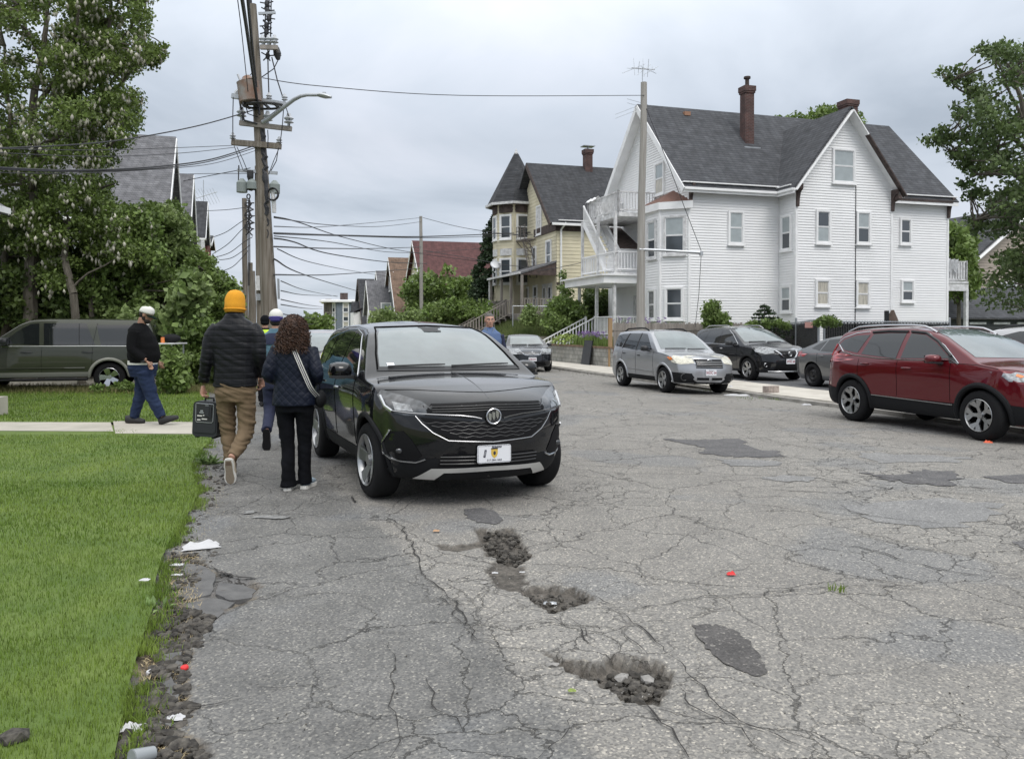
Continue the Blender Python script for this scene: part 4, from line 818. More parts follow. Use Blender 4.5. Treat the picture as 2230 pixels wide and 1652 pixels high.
gable_house('house with lower grey roof and white eaves next to the large grey roof',407,383,-5.4,7.5,10,5.2,0,M['shingle_grey'],M['w_grey'],[('g',3,4,3.5,5.2),('s',3,4,4,5.6)],side=-1)
lh=gable_house('white-trimmed house with black shingle roof beside the tv antenna',441,442,-5.4,7,8,3.6,0,M['shingle_black'],M['w_white'],[('g',2.8,3.8,4.5,6.2)],side=-1)
gable_house('red sided house, only its gable showing above the left bushes',455,516,-5.6,8,8,1.2,0,M['shingle_black'],M['w_red'],[('g',3.5,4.4,5,6.4)],side=-1)
q=MB();c=lh[0].matrix_world.inverted()if False else None
la_,lz=on_b(443,392,-6.5);
def loc_of(h,a,b,z):return V3(b-h[1],a-h[0],z)
pA=loc_of(lh[1],la_,-6.5,lz);q.tube([V3(pA.x,pA.y,lh[3]-.5),pA],.045,6);zz=on_b(443,425,-6.5)[1]
q.tube([V3(pA.x-1.1,pA.y,zz-.5),V3(pA.x+1.6,pA.y,zz+.5)],.04,6)
for i in range(9):
 t=i/8;c0=V3(pA.x-1.1+2.7*t,pA.y,zz-.5+1.0*t);q.tube([c0+V3(-.55,0,.9*(.5 if t>.5 else 1)),c0+V3(.3,0,-1.3*(1 if t>.4 else .4))],.02,5)
q.build('antenna',M['metal'],lh[0])
eh=thing('house','white eaves corner of a house at the left edge of the photo','house',P(0,716,19),R(6));eh.location.z=0
kx=19/FPX;zq=1.6+(716-458)*kx;q=MB();q.prism([V3(-4,0,zq+2.6),V3(.2,0,zq+.05),V3(.2,0,zq-.12),V3(-4,0,zq+2.4)],(0,0,0),(0,-6,0));q.build('roof',M['shingle_grey'],eh)
q=MB();q.bar(V3(-4,.03,zq+2.5),V3(.2,.03,zq-.03),.05,.22,up=V3(0,1,0));q.bar(V3(.18,.05,zq-.02),V3(.18,-6,zq-.02),.1,.14);q.build('fascia',M['white_trim'],eh)
q=MB();siding(q,Wall((-.6,-.3),(-1,0)),[(0,0),(5.4,0),(5.4,zq+2),(3.6,zq+2),(0,zq-.15)]);siding(q,Wall((-.6,-5.3),(0,1)),[(0,0),(5,0),(5,zq-.1),(0,zq-.1)]);q.build('wall',M['white_siding'],eh,flip=False)
q=MB();bp_=P(-8,905,14.6);q=MB();q.box((0,0,.18),(.22,.7,.36));so_=q.build('concrete_step',M['path'],None);so_.location=(bp_.x-.3,bp_.y+.3,0);tag(so_,'low concrete step by the path at the left edge','step')
rh=thing('house','beige clapboard house with white gable trim behind the right-hand tree','house',P(2160,716,58),TH);rh.location.z=0
q=MB();siding(q,Wall((-1.5,0),(1,0)),[(0,0),(9,0),(9,6.6),(4.5,9.8),(0,6.6)],pitch=.2);siding(q,Wall((-1.5,9),(0,-1)),[(0,0),(9,0),(9,6.6),(0,6.6)],pitch=.2);q.build('wall',M['w_pink'],rh,flip=False)
q=MB()
for s in(-1,1):roofslab(q,[V3(3,-.6,10.2),V3(3+s*5.2,-.6,6.4),V3(3+s*5.2,9,6.4),V3(3,9,10.2)],.12)
q.build('roof',M['shingle_dark'],rh)
q=MB()
for s in(-1,1):q.bar(V3(3,-.64,10.05),V3(3+s*5.2,-.64,6.25),.06,.5,up=V3(0,-1,0))
q.build('fascia',M['white_trim'],rh);window(Wall((-1.5,0),(1,0)),2.2,3.6,2.4,4.8,rh,fw=.18);window(Wall((-1.5,0),(1,0)),4.6,5.6,5.6,6.9,rh,fw=.18);q=MB();q.box((2.9,-.05,3),(.35,.1,6));q.build('red_board',M['w_red'],rh)
sh=thing('garage','long low garage with dark grey shingle roof and grey walls beyond the parking lot','garage',P(1985,716,50),TH);sh.location.z=0
q=MB();q.prism([V3(0,-.4,2.2),V3(34,-.4,2.2),V3(34,3,4.25),V3(0,3,4.25)],(0,0,0),(0,0,.1));q.build('roof',M['shingle_dark'],sh)
q=MB();siding(q,Wall((.2,0),(1,0)),[(0,0),(33.6,0),(33.6,2.2),(0,2.2)],pitch=.2);q.box((.3,3,2.2),(.1,5.8,4.2));q.build('wall',mat('dark_grey_wall',(.05,.055,.055),.8,var=.2),sh)
q=MB()
for i in range(6):q.box((5+1.9*i,-.05,1.95),(1.3,.08,.14))
q.build('vent_strip',M['old_white'],sh)
# ---------------- poles ----------------
M['pole_pale']=mat('pale_pole_wood',(0.36,0.345,0.32),0.9,col2=(0.26,0.245,0.22),vscale=3.0,stretch=(7,7,0.35),bump=0.5,bscale=6,bdist=0.02)
def pole(name,label,base,top,r0,r1,extra=None,group='utility poles',cat='utility pole'):
 o=thing(name,label,cat,base,0,group);d=Vector(top)-Vector(base);q=MB();n=10
 q.tube([d*(i/n)+Vector((noise.noise(Vector((i*.5,base.x,0)))*.03,noise.noise(Vector((i*.5,9,base.x)))*.03,0))for i in range(n+1)],[r0+(r1-r0)*i/n for i in range(n+1)],16)
 q.build('shaft',M['pole_pale' if 'pale' in label else 'pole_wood'],o,smooth=True);return o,d
rv=Vector((ct,st_,0));sv=Vector((-st_,ct,0))
def insulator(c,parent,s=1.0,name='insulator'):
 q=MB();q.tube([c,c+V3(0,0,.1*s),c+V3(0,0,.12*s),c+V3(0,0,.16*s),c+V3(0,0,.2*s),c+V3(0,0,.24*s),c+V3(0,0,.3*s)],[.03*s,.03*s,.1*s,.05*s,.1*s,.05*s,.035*s],10);return q.build(name,M['porcelain'],parent,smooth=True)
def arm(parent,L,U0,V0,U1,V1,Y,w=.1,m='pole_wood',name='crossarm',Y1=None):
 a=P(U0,V0,Y)-L;b=P(U1,V1,Y1 or Y)-L;q=MB();q.bar(a,b,w,w*1.15);return q.build(name,M[m],parent),a,b
YB=21.0;base=GP(583,716+2880/YB);base=Vector((P(597,853,YB).x,YB,0));top=P(550.5,10,YB-.1)
mp,d=pole('utility_pole','large leaning wooden utility pole with transformer, street light and crossarms, behind the walkers',base,top,.238,.09)
Lp=Vector(base)
arms={}
for nm,U0,V0,U1,V1,w,m in(('top',563,30,600,28,.05,'metal'),('a',567,103,605,104,.09,'grey_wood'),('b',505,209,622,228,.1,'metal'),('c',522,268,635,281,.1,'grey_wood'),('d',505,310,612,319,.12,'pole_wood')):
 arms[nm]=arm(mp,Lp,U0,V0,U1,V1,YB-.22,w,m)
def prel(U,V,Y=YB):return P(U,V,Y)-Lp
q=MB();c0,c1=prel(546,224,YB-.5),prel(540,178,YB-.5);q.tube([c0+(c1-c0)*t for t in(0,.04,.9,.96,1.0)],[.24,.27,.27,.28,.2],18)
q.tube([c1,c1+V3(-.05,0,.12)],[.2,.1],12)
M['rust']=mat('rusty_tank',(.20,.105,.065),.75,col2=(.27,.26,.245),vscale=3.5,detail=6)
tr_=q.build('transformer',M['rust'],mp,smooth=30)
q=MB();cc=prel(545,226,YB-.45);q.tube([cc+V3(.5*math.cos(t)-.02+.35,.3*math.sin(t),-.05-.12*math.cos(t)*0)for t in np.linspace(0,2*PI,20)],.03,6)
for i in range(4):q.bar(cc+V3(-.1+.25*i,-.25,-.05),cc+V3(-.1+.25*i,.25,-.05),.05)
q.build('transformer_bracket',M['black'],mp)
for s_,(u,v)in(('x',(158,0)),):pass
q=MB();q.tube([c1+V3(-.18,0,.0),c1+V3(-.25,0,.18)],.03,6);q.tube([prel(512,207),prel(516,200),prel(521,196)],.05,6);q.build('bushing',M['porcelain'],mp)
for u,v in((526,266),(583,275),(629,280)):insulator(prel(u,v,YB-.22),mp,1.25)
for u,v in((507,310),(608,319),(586,223),(620,226)):insulator(prel(u,v,YB-.22),mp,.8)
for u,v in((572,103),(585,103),(598,103)):insulator(prel(u,v,YB-.22),mp,1.0)
q=MB();q.tube([prel(601,105),prel(604,118),prel(606,130)],[.08,.1,.05],8);q.tube([prel(602,112),prel(611,122)],.03,6);q.build('cutout',M['black'],mp)
q=MB()
for(u0,u1)in((580,576),(587,583),(591,589)):q.tube([prel(u0,-30),prel(u1,100)],.016,5)
for v in(8,24,40,56,70,90,122):
 c=prel(583+(v%7)-3,v);
 for k in range(5):an=k*1.256+v;q.tube([c,c+V3(.17*math.cos(an),.05*math.sin(an*2),.15*math.sin(an))],.017,5)
 q.ell(c,(.06,.06,.1),8,5)
q.tube([prel(583,104),prel(584,160),prel(586,220)],.016,5);q.tube([prel(592,125),prel(604,175),prel(620,225)],.016,5);q.tube([prel(606,130),prel(596,150),prel(569,169)],.014,5)
q.build('spacer_wires',M['wire'],mp)
q=MB()
for pts_,r_ in(([(520,214),(526,250),(530,262)],.012),([(508,212),(507,250),(507,306)],.012),([(618,230),(615,270),(610,314)],.012),([(622,232),(630,255),(630,276)],.012),([(525,205),(524,235),(532,262),(560,270)],.022),([(527,202),(540,248),(563,256)],.014),([(510,318),(520,345),(530,372),(560,378)],.01),([(516,320),(530,350),(540,375)],.01),([(606,322),(602,350),(590,372)],.012),([(608,322),(596,350),(585,380)],.01),([(583,283),(584,300),(583,320)],.012),([(548,160),(535,175),(528,195)],.01)):
 pp_=[prel(u,v,YB-.3)for u,v in pts_];q.tube(pp_,r_,5)
q.build('drop_leads',M['wire'],mp)
q=MB()
def along(off,v0,v1,n=26,amp=.03,side=0.0):
 out=[]
 for i in range(n):
  v=v0+(v1-v0)*i/(n-1);t=(963-v)/953;u=604+(550.5-604)*t+off-4
  rr=.238+(.09-.238)*t;ph=side;p=P(u,v,YB)-Lp;out.append(p+V3(noise.noise(V3(i*.7,off,2))*amp,-rr*math.cos(ph)-.02,0))
 return out
q.tube(along(2,-20,315,side=0),.034,6);q.tube(along(4,205,330),.03,6);q.build('riser_cable',M['wire'],mp)
q=MB()
for i in range(5):q.tube(along(4+2.5*i,305+7*i,420+25*i,amp=.14),.012+.003*(i%3),5)
q.tube(along(14,285,470,amp=.12),[.05+.05*abs(noise.noise(V3(i*.9,3,3)))for i in range(26)],6)
q.build('cable_tangle',M['wire'],mp)
q=MB();cc=prel(594,424,YB-.3)
for k in range(6):q.tube([cc+V3(.135*math.cos(t)+.012*(k%3),-.02*k,.15*math.sin(t)+.01*(k%2))for t in np.linspace(0,2*PI,24)],.014,5)
q.build('cable_coil',M['wire'],mp)
q=MB();q.tube([prel(592,412,YB-.28),prel(596,434,YB-.28),prel(597,463,YB-.28)],[.04,.06,.055],8);q.build('closure_box',M['old_white'],mp)
q=MB();q.bar(prel(606,607,YB-.1),prel(607,651,YB-.1),.14,.02,up=V3(1,0,0));q.build('sign_panel',M['metal'],mp);
q=MB();q.tube([prel(572,266,YB-.25),prel(590,255,YB-.35),prel(612,238,YB-.5),prel(640,217,YB-.7),prel(655,209.5,YB-.8),prel(668,207,YB-.9),prel(694,207,YB-1)],[.06,.06,.055,.05,.045,.04,.04],10)
la_o=q.build('lamp_arm',M['metal'],mp,smooth=True)
q=MB();q.tube([prel(692,207,YB-1),prel(697,207,YB-1),prel(708,209,YB-1),prel(722,212,YB-1)],[.07,.1,.115,.05],12,flat=.55);q.cyl(prel(706,206,YB-1),prel(706,201.5,YB-1),.045,10)
q.build('lamp_head',M['metal'],la_o,smooth=40)
b2=SB(43.8,.12);p2o,_=pole('utility_pole','dark wooden pole with white meter cabinet, half hidden behind the large leaning pole',b2,V3(P(561,362,b2.y).x,b2.y,P(561,362,b2.y).z),.24,.15);L2=Vector(b2);y2=b2.y
def r2_(U,V,dy_=-.3):return P(U,V,y2+dy_)-L2
o,a,b=arm(p2o,L2,517,371,604,377,y2-.25,.13,'metal')
for(u,v0,v1)in((527,398,419),(598,402,421),(548,398,412)):
 q=MB();q.tube([r2_(u,v1),r2_(u,v0),r2_(u,v0-9)],[.27,.27,.08],12);q.build('transformer',mat('green_tank',(.20,.23,.22),.6),p2o,smooth=30)
q=MB();q.tube([r2_(519,400+3),r2_(520,360),r2_(521,372)],.03,5);q.tube([r2_(u,412+(u%3))for u in range(528,566,4)],.06,5);q.tube([r2_(545,372),r2_(545,385),r2_(546,398)],[.17,.17,.1],8)
q.tube([r2_(541+3.5*math.cos(t),428+5*math.sin(t))for t in np.linspace(0,2*PI,16)],.035,5);q.build('hardware',M['black'],p2o)
q=MB();q.bar(r2_(564,601),r2_(564,632),.32,.25,up=V3(1,0,0));q.build('cabinet',M['old_white'],p2o)
q=MB();q.bar(r2_(564,640),r2_(564,654),.25,.2,up=V3(1,0,0));q.build('meter_box',M['metal'],p2o)
def far_pole(U,V,b,label,r=.19,spacer=True):
 a_,z=on_b(U,V,b);base=SB(a_,b);o,_=pole('utility_pole',label,base,V3(base.x-.05,base.y,z),r,r*.75);Lq=Vector(base)
 if spacer:
  q=MB();y=base.y-.2;
  for du in(7,9,11):q.tube([P(U+du,V+6,y)-Lq,P(U+du-1,V+60,y)-Lq,P(U+du,V+190,y)-Lq],.022,4)
  for k in range(8):
   c=P(U+9,V+10+k*9,y)-Lq
   for j in range(4):an=j*1.57+k;q.tube([c,c+V3(.3*math.cos(an),0,.3*math.sin(an))],.04,4)
  q.tube([P(U+2,V+4,y)-Lq,P(U+11,V+5,y)-Lq],.04,5);q.build('spacer_wires',M['wire'],o)
 return o,Lq
far_pole(534,432,-.8,'slim bare brown pole just right of the yellow beanie')
a_,z=on_b(546,575,-.4)
far_pole(547,572,-.5,'short distant dark pole between the slim brown pole and the cabinet pole',spacer=False)
far_pole(552,590,-.3,'smallest distant pole next to the cabinet pole',spacer=False)
fp,L3=far_pole(918,471,13,'pale slim pole in front of the red roof on the far side',r=.17,spacer=False)
a_,z=on_b(1400,180,13.0);b4=SB(26.9,13.0);tp4=P(1402,180,b4.y)
wp,_=pole('utility_pole','pale grey pole in front of the white house decks, with a side arm',b4,tp4,.165,.11);L4=Vector(b4)
q=MB();q.tube([P(1392,543,b4.y-.1)-L4,P(1440,545,b4.y)-L4,P(1527,550,b4.y)-L4],.05,8);q.tube([P(1527,547,b4.y)-L4,P(1527,557,b4.y)-L4],.07,6);q.build('side_arm',M['metal'],wp,smooth=True)
q=MB();q.tube([P(1408,237,b4.y-.1)-L4,P(1460,370,b4.y)-L4,P(1490,450,b4.y)-L4,P(1527,546,b4.y)-L4],.013,5);q.tube([P(1527,556,b4.y)-L4,P(1522,640,b4.y)-L4,P(1514,712,b4.y)-L4],.011,5);q.build('stay_wire',M['wire'],wp)
# ---------------- overhead wires, each its own object ----------------
def wire(label,pts,r=.014,group='overhead wires',sag=0.0):
 ps=[P(u,v,y)for u,v,y in pts]
 if len(ps)==2:
  a,b=ps;ps=[a.lerp(b,t)-V3(0,0,sag*4*t*(1-t))for t in np.linspace(0,1,22)]
 else:
  out=[];n=len(ps)
  for i in range(n-1):
   p0,p1,p2,p3=ps[max(i-1,0)],ps[i],ps[i+1],ps[min(i+2,n-1)]
   for k in range(8):
    t=k/8;out.append(.5*((2*p1)+(-p0+p2)*t+(2*p0-5*p1+4*p2-p3)*t*t+(-p0+3*p1-3*p2+p3)*t**3))
  ps=out+[ps[-1]]
 q=MB();q.tube(ps,r,5);o=q.build('overhead_wire',M['wire']);return tag(o,label,'wire',group)
YW=20.8
wire('thickest black cable rising left of the pole top, outer one',[(521,-40,13),(538,70,16),(552,170,19),(561,230,20.6)],.036)
wire('thick black cable hugging the pole top, inner one',[(536,-40,14.5),(545,60,17),(558,190,20.4),(565,250,20.6)],.032)
wire('thin grey wire farthest left of the pole top',[(512,-40,14),(525,60,17),(540,200,20)],.010)
wire('guy wire from the leaning pole to the pale pole over the street',[(572,170,YW),(700,188,YW),(1000,208,24),(1404,208,b4.y-.1)],.011)
wire('drooping cable from the pole into the flowering trees',[(565,236,YW),(440,272,19),(290,301,17),(150,316,15),(-60,325,13)],.014)
wire('upper thin wire running left from the lowest crossarm',[(505,317,YW),(380,322,18),(200,327,15),(-60,322,12)],.007)
wire('second thin wire running left from the lowest crossarm',[(512,321,YW),(400,333,18),(220,341,15),(-60,330,12)],.007)
wire('thick paired cable running left under the crossarm',[(553,318,YW),(460,347,18),(330,364,15),(150,371,13),(-60,362,11)],.015)
wire('dark cable just below the thick paired cable',[(556,322,YW),(450,353,18),(320,368,15),(150,373.5,13),(-60,366,11)],.011)
wire('thin wire under the paired cables reaching the left trees',[(560,327,YW),(460,357,18),(300,371,15),(130,378,13),(-60,374,11)],.007)
wire('wire from the cabinet pole to the left house roofs',[(545,366,41),(470,380,45),(400,394,50)],.022)
wire('faint wire ending at the left grey roof edge',[(545,378,41),(460,378,44),(370,380,48)],.016)
wire('wire from the slim brown pole to the black roofed house',[(534,452,50),(490,457,55),(430,460,65)],.022)
for i,(v0,u1,v1,lb)in enumerate(((480,452,520,'highest'),(497,463,553,'second'),(528,470,560,'third'),(545,478,566,'fourth'),(558,485,590,'lowest'))):
 wire(f'{lb} of the service wires fanning left from the slim brown pole',[(560-5*i,v0-12,50),(530,v0,50),((530+u1)/2,(v0+v1)/2+6,50),(u1,v1,52)],.022)
wire('sagging cable from pole base height crossing in front of the tan roof',[(597,472,YW),(650,484,24),(760,520,34),(900,550,52),(1110,578,70)],.018)
wire('uppermost far wire dipping between the leaning pole and the pale slim pole',[(597,474,YW),(720,490,36),(830,493,52),(917,483,66)],.016)
wire('second far wire between the leaning pole and the pale slim pole',[(597,493,YW),(700,494,36),(830,483,52),(917,474,66)],.014)
wire('thick level bundle crossing the whole street at mid height',[(597,508,YW),(760,513,30),(930,515,44),(1110,508,60),(1160,506,60)],.03)
wire('thin wire just under the level bundle on the right',[(760,514,32),(930,518,44),(1080,514,56),(1150,510,60)],.018)
wire('steep cable descending from the coil to the brown roof',[(597,519,YW),(640,527,24),(720,553,32),(850,571,48),(930,574,62)],.022)
wire('long thin wire from the coil to the cream house',[(597,514,YW),(720,527,30),(850,549,46),(960,548,62),(1110,535,75)],.015)
wire('slack paired wire in front of the distant grey roofs',[(597,537,YW),(720,541,32),(820,541,44),(917,538,66)],.022)
wire('thin wire dropping to the grey roofed row',[(604,542,YW),(680,572,34),(780,592,60),(860,604,85)],.016)
wire('low cable sloping to the black roof gable',[(597,564,YW),(680,604,40),(800,640,90)],.024)
wire('straight dark wire at the height of the grey roofs',[(597,598,YW),(720,598,36),(850,589,52),(917,584,66)],.02)
for i,(v0,v1)in enumerate(((612,646),(633,644),(652,668),(663,672),(683,694),(700,704))):
 wire(f'{["highest", "second", "third", "fourth", "fifth", "lowest"][i]} of the faint wires leading to the blue-grey building',[(612,v0,40),(670,(v0+v1)/2+4,80),(735 if i<2 else 702,v1,140)],.03)
wire('wire from the pale slim pole to the yellow house',[(921,474,68),(1000,494,62),(1090,508,58),(1160,512,56)],.02)
wire('low slack wire between the red roof and the yellow house porch',[(921,545,68),(1010,560,64),(1110,578,60),(1200,583,55)],.022)
wire('wire running from the yellow house to the white decks',[(1170,590,54),(1240,578,50),(1310,560,44),(1345,550,40)],.018)
# ---------------- walls, fences ----------------
cw=thing('retaining_wall','low concrete block wall with brick-coloured coping beside the pavement','wall',SB(31.9,14.07),TH)
q=MB();q.box((.1,4.9,.37),(.2,9.8,.82));q.build('blocks',M['block'],cw);q=MB();q.box((.1,4.9,.81),(.3,9.85,.07));q.build('coping',mat('coping_brown',(.18,.12,.08),.9,var=.3,vscale=6),cw)
c2w=thing('retaining_wall','taller brown-grey concrete wall below the grassy bank behind the black sedan','wall',SB(41.8,14.2),TH)
q=MB();q.box((.15,11,.55),(.3,22,1.3));q.box((1.3,0.05,.55),(2.4,.28,1.3));q.build('concrete',mat('stained_concrete',(.19,.17,.14),.95,col2=(.28,.26,.22),vscale=1.2,stretch=(1,1,.3),bump=.3),c2w)
wf_=thing('fence','grey weathered picket-top wooden fence in front of the white house','fence',SB(32.0,14.1),TH)
q=MB();k=0;x=.15
while x<8.0:
 hgt=1.82+.03*math.sin(k*2.7);q.prism([V3(x,0,.0),V3(x+.125,0,.0),V3(x+.125,0,hgt),V3(x+.095,0,hgt+.04),V3(x+.03,0,hgt+.04),V3(x,0,hgt)],(0,0,0),(0,.02,0));x+=.135;k+=1
q.box((4,.05,1.5),(8,.05,.09));q.box((4,.05,.4),(8,.05,.09));q.box((4,-.012,1.55),(8,.02,.03));q.build('fence_boards',M['grey_wood'],wf_)
q=MB();q.box((0,0,1.0),(.14,.14,2.1));q.build('fence_post',mat('tan_post',(.36,.24,.13),.85,var=.25,vscale=3,stretch=(1,1,.2)),wf_)
cf=thing('fence','chain-link fence with black privacy slats around the parking lot','fence',SB(0,0),TH)
pA,pB,pC=V3(22.0,32,0),V3(20.3,26.6,0),V3(27.5,27.6,0)
M['slat']=mat('black_slats',(.006,.0065,.007),.85,spec=.15,var=.5,vscale=20,stretch=(1,1,.05))
def panel(a,b,h0,h1):
 q=MB();n=int((b-a).length/.09)
 for i in range(n):
  t=i/n;p=a.lerp(b,t);p2=a.lerp(b,t+.97/n);hh=h0+(h1-h0)*t-.06+.03*(i%2)
  q.add([p+V3(0,0,.08),p2+V3(0,0,.08),p2+V3(0,0,hh),p+V3(0,0,hh)],[(0,1,2,3)])
 q.build('privacy_slats',M['slat'],cf)
 q=MB();q.tube([a+V3(0,0,h0),b+V3(0,0,h1)],.025,6);q.tube([a+V3(0,0,.1),b+V3(0,0,.1)],.015,5)
 nn=int((b-a).length/.07)
 for i in range(nn):p=a.lerp(b,i/nn)+V3(0,0,h0+(h1-h0)*i/nn);q.tube([p-V3(0,0,.12),p+V3(.02*(-1)**i,0,.05)],.006,4)
 q.build('rail',M['metal'],cf)
panel(pA,pB,1.75,1.95);panel(pB+V3(.25,0,0),pC,1.88,1.88)
for p in(pA,pB,pB+V3(.25,0,0),pC,pA.lerp(pB,.55)):
 q=MB();q.tube([p,p+V3(0,0,2.02)],.04,8);q.ell(p+V3(0,0,2.03),(.045,.045,.04),8,5);q.build('fence_post',M['metal'],cf,smooth=True)
q=MB();q.box((pB.x-.45,pB.y-.02+.0,1.75),(.34,.02,.22));q.build('sign_plate',mat('faded_red_sign',(.55,.3,.27),.6),cf)
yf=thing('fence','thin metal pipe fence on the grassy bank before the yellow house porch','fence',SB(50.2,15.4,1.9),TH)
q=MB();q.tube([(0,0,1.15),(4.5,.1,1.15)],.03,6);q.build('rail',M['metal'],yf)
for x in(0,1.5,4.5):q=MB();q.tube([(x,0,-.6),(x,0,1.2)],.04,6);q.build('fence_post',M['metal'],yf)
q=MB();q.prism([V3(-.47,0,0),V3(.47,0,0),V3(.47,0,1.1),V3(-.47,0,1.1)],(0,-.02,0),(0,.03,0));bpn=q.build('wall_panel',mat('black_sheet',(.022,.024,.03),.35,bump=.2,bscale=2))
bpn.location=P(1276,778,36.6)*1;bpn.location.z=-.0;bpn.location=SB(34.2,13.85);bpn.rotation_euler=(R(0),R(0),TH-PI/2);tag(bpn,'flat black screen-like panel leaning against the block wall','panel')
bpn.rotation_euler=(Matrix.Rotation(TH-PI/2,3,'Z')@Matrix.Rotation(R(-9),3,'X')).to_euler()
cp=thing('post','dark post','post',SB(27.9,0)+rv*0,TH);pc_=P(1935,716,34);cp.location=(pc_.x,pc_.y,0)
q=MB();q.box((-.1,0,1.2),(.14,.12,2.3));q.box((.2,.1,1.15),(.1,.1,2.2));q.build('upright',M['black'],cp)
ct_=MB();vs=[];n=14
for i in range(9):
 z=2.38-i*.1;r_=.07+.14*min(1,i/4)+.01*i
 for j in range(n):t=2*PI*j/n;rr=r_*(1+.18*math.sin(4*t+i*.5));vs.append(V3(.2+rr*math.cos(t),rr*.5*math.sin(t),z-.06*math.cos(3*t)*(i/8)))
ct_.add(vs,[(i*n+j,i*n+(j+1)%n,(i+1)*n+(j+1)%n,(i+1)*n+j)for i in range(8)for j in range(n)]);o=ct_.build('coat',mat('brown_cloth',(.17,.125,.10),.9,var=.2),None,smooth='all');o.location=cp.location;o.rotation_euler=cp.rotation_euler;tag(o,'brown coat draped over the dark post','coat')
cp['label']='dark upright post carrying a brown coat behind the red car'
ct_=MB();vs=[];ni,nj=12,9;p0=V3(LB+.55,.9-.02,5.2)
for i in range(ni):
 for j in range(nj):
  s=j/(nj-1);x=p0.x+.95*i/(ni-1)+.05*math.sin(j*1.3);dz=.08-(abs(s-.25))*1.05*(.6+.4*math.sin(i*.9)**2);vs.append(V3(x,p0.y+.12*(.25-s)-.05+.05*math.sin(i*2.0+j*.7),p0.z+dz+.03*math.sin(i*1.7)))
ct_.add(vs,[(i*nj+j,i*nj+j+1,(i+1)*nj+j+1,(i+1)*nj+j)for i in range(ni-1)for j in range(nj-1)]);o=ct_.build('blanket',mat('grey_cloth',(.42,.43,.44),.9,var=.2),None,smooth='all');o.location=wh.location;o.rotation_euler=wh.rotation_euler;tag(o,'pale grey blanket hung over the rear balcony railing of the white house','blanket')
# ---------------- vehicles ----------------
def paint(name,col,metal=.0,rough=.28,flake=0.0):return mat(name,col,rough,metal=metal,coat=1.0,spec=.08)
def interp(tab,x):
 if x<=tab[0][0]:return tab[0][1]
 for(a,u),(b,v)in zip(tab,tab[1:]):
  if x<=b:return u+(v-u)*(x-a)/(b-a)
 return tab[-1][1]
def sstep(t):t=max(0,min(1,t));return t*t*(3-2*t)
M['car_glass']=mat('car_windscreen',(.12,.15,.155),.03,spec=1.0,ior=1.7,coat=.3,var=.4,vscale=1.3)
M['side_glass']=mat('car_side_glass',(.010,.012,.013),.03,spec=.7,ior=1.5,coat=.15)
M['lens']=mat('lamp_lens',(.24,.25,.26),.08,metal=.55,coat=1.0,var=.5,vscale=22)
M['lens_dark']=mat('lamp_lens_dark',(.055,.058,.062),.1,metal=.5,coat=1.0,var=.6,vscale=20)
M['lens_haze']=mat('hazy_lamp_lens',(.55,.53,.44),.3,coat=.6,var=.25,vscale=16)
M['red_lens']=mat('red_lens',(.38,.012,.015),.1,coat=1.0);M['amber']=mat('amber_lens',(.7,.2,.04),.2,coat=1.0)
M['clad']=mat('grey_cladding',(.011,.0115,.013),.7,spec=.2);M['plate']=mat('licence_plate',(.72,.73,.76),.4);M['silver_pl']=mat('silver_plastic',(.66,.66,.65),.35,metal=.5)
M['ink']=mat('dark_ink',(.03,.03,.05),.6);M['red_ink']=mat('red_ink',(.28,.04,.06),.6);M['gap']=mat('panel_gap_and_shade',(.003,.003,.003),.95,spec=.1)
M['disc']=mat('dark_rim',(.03,.03,.032),.35,metal=.5)
M['dim_chrome']=mat('satin_chrome',(.30,.305,.315),.28,metal=1.0)
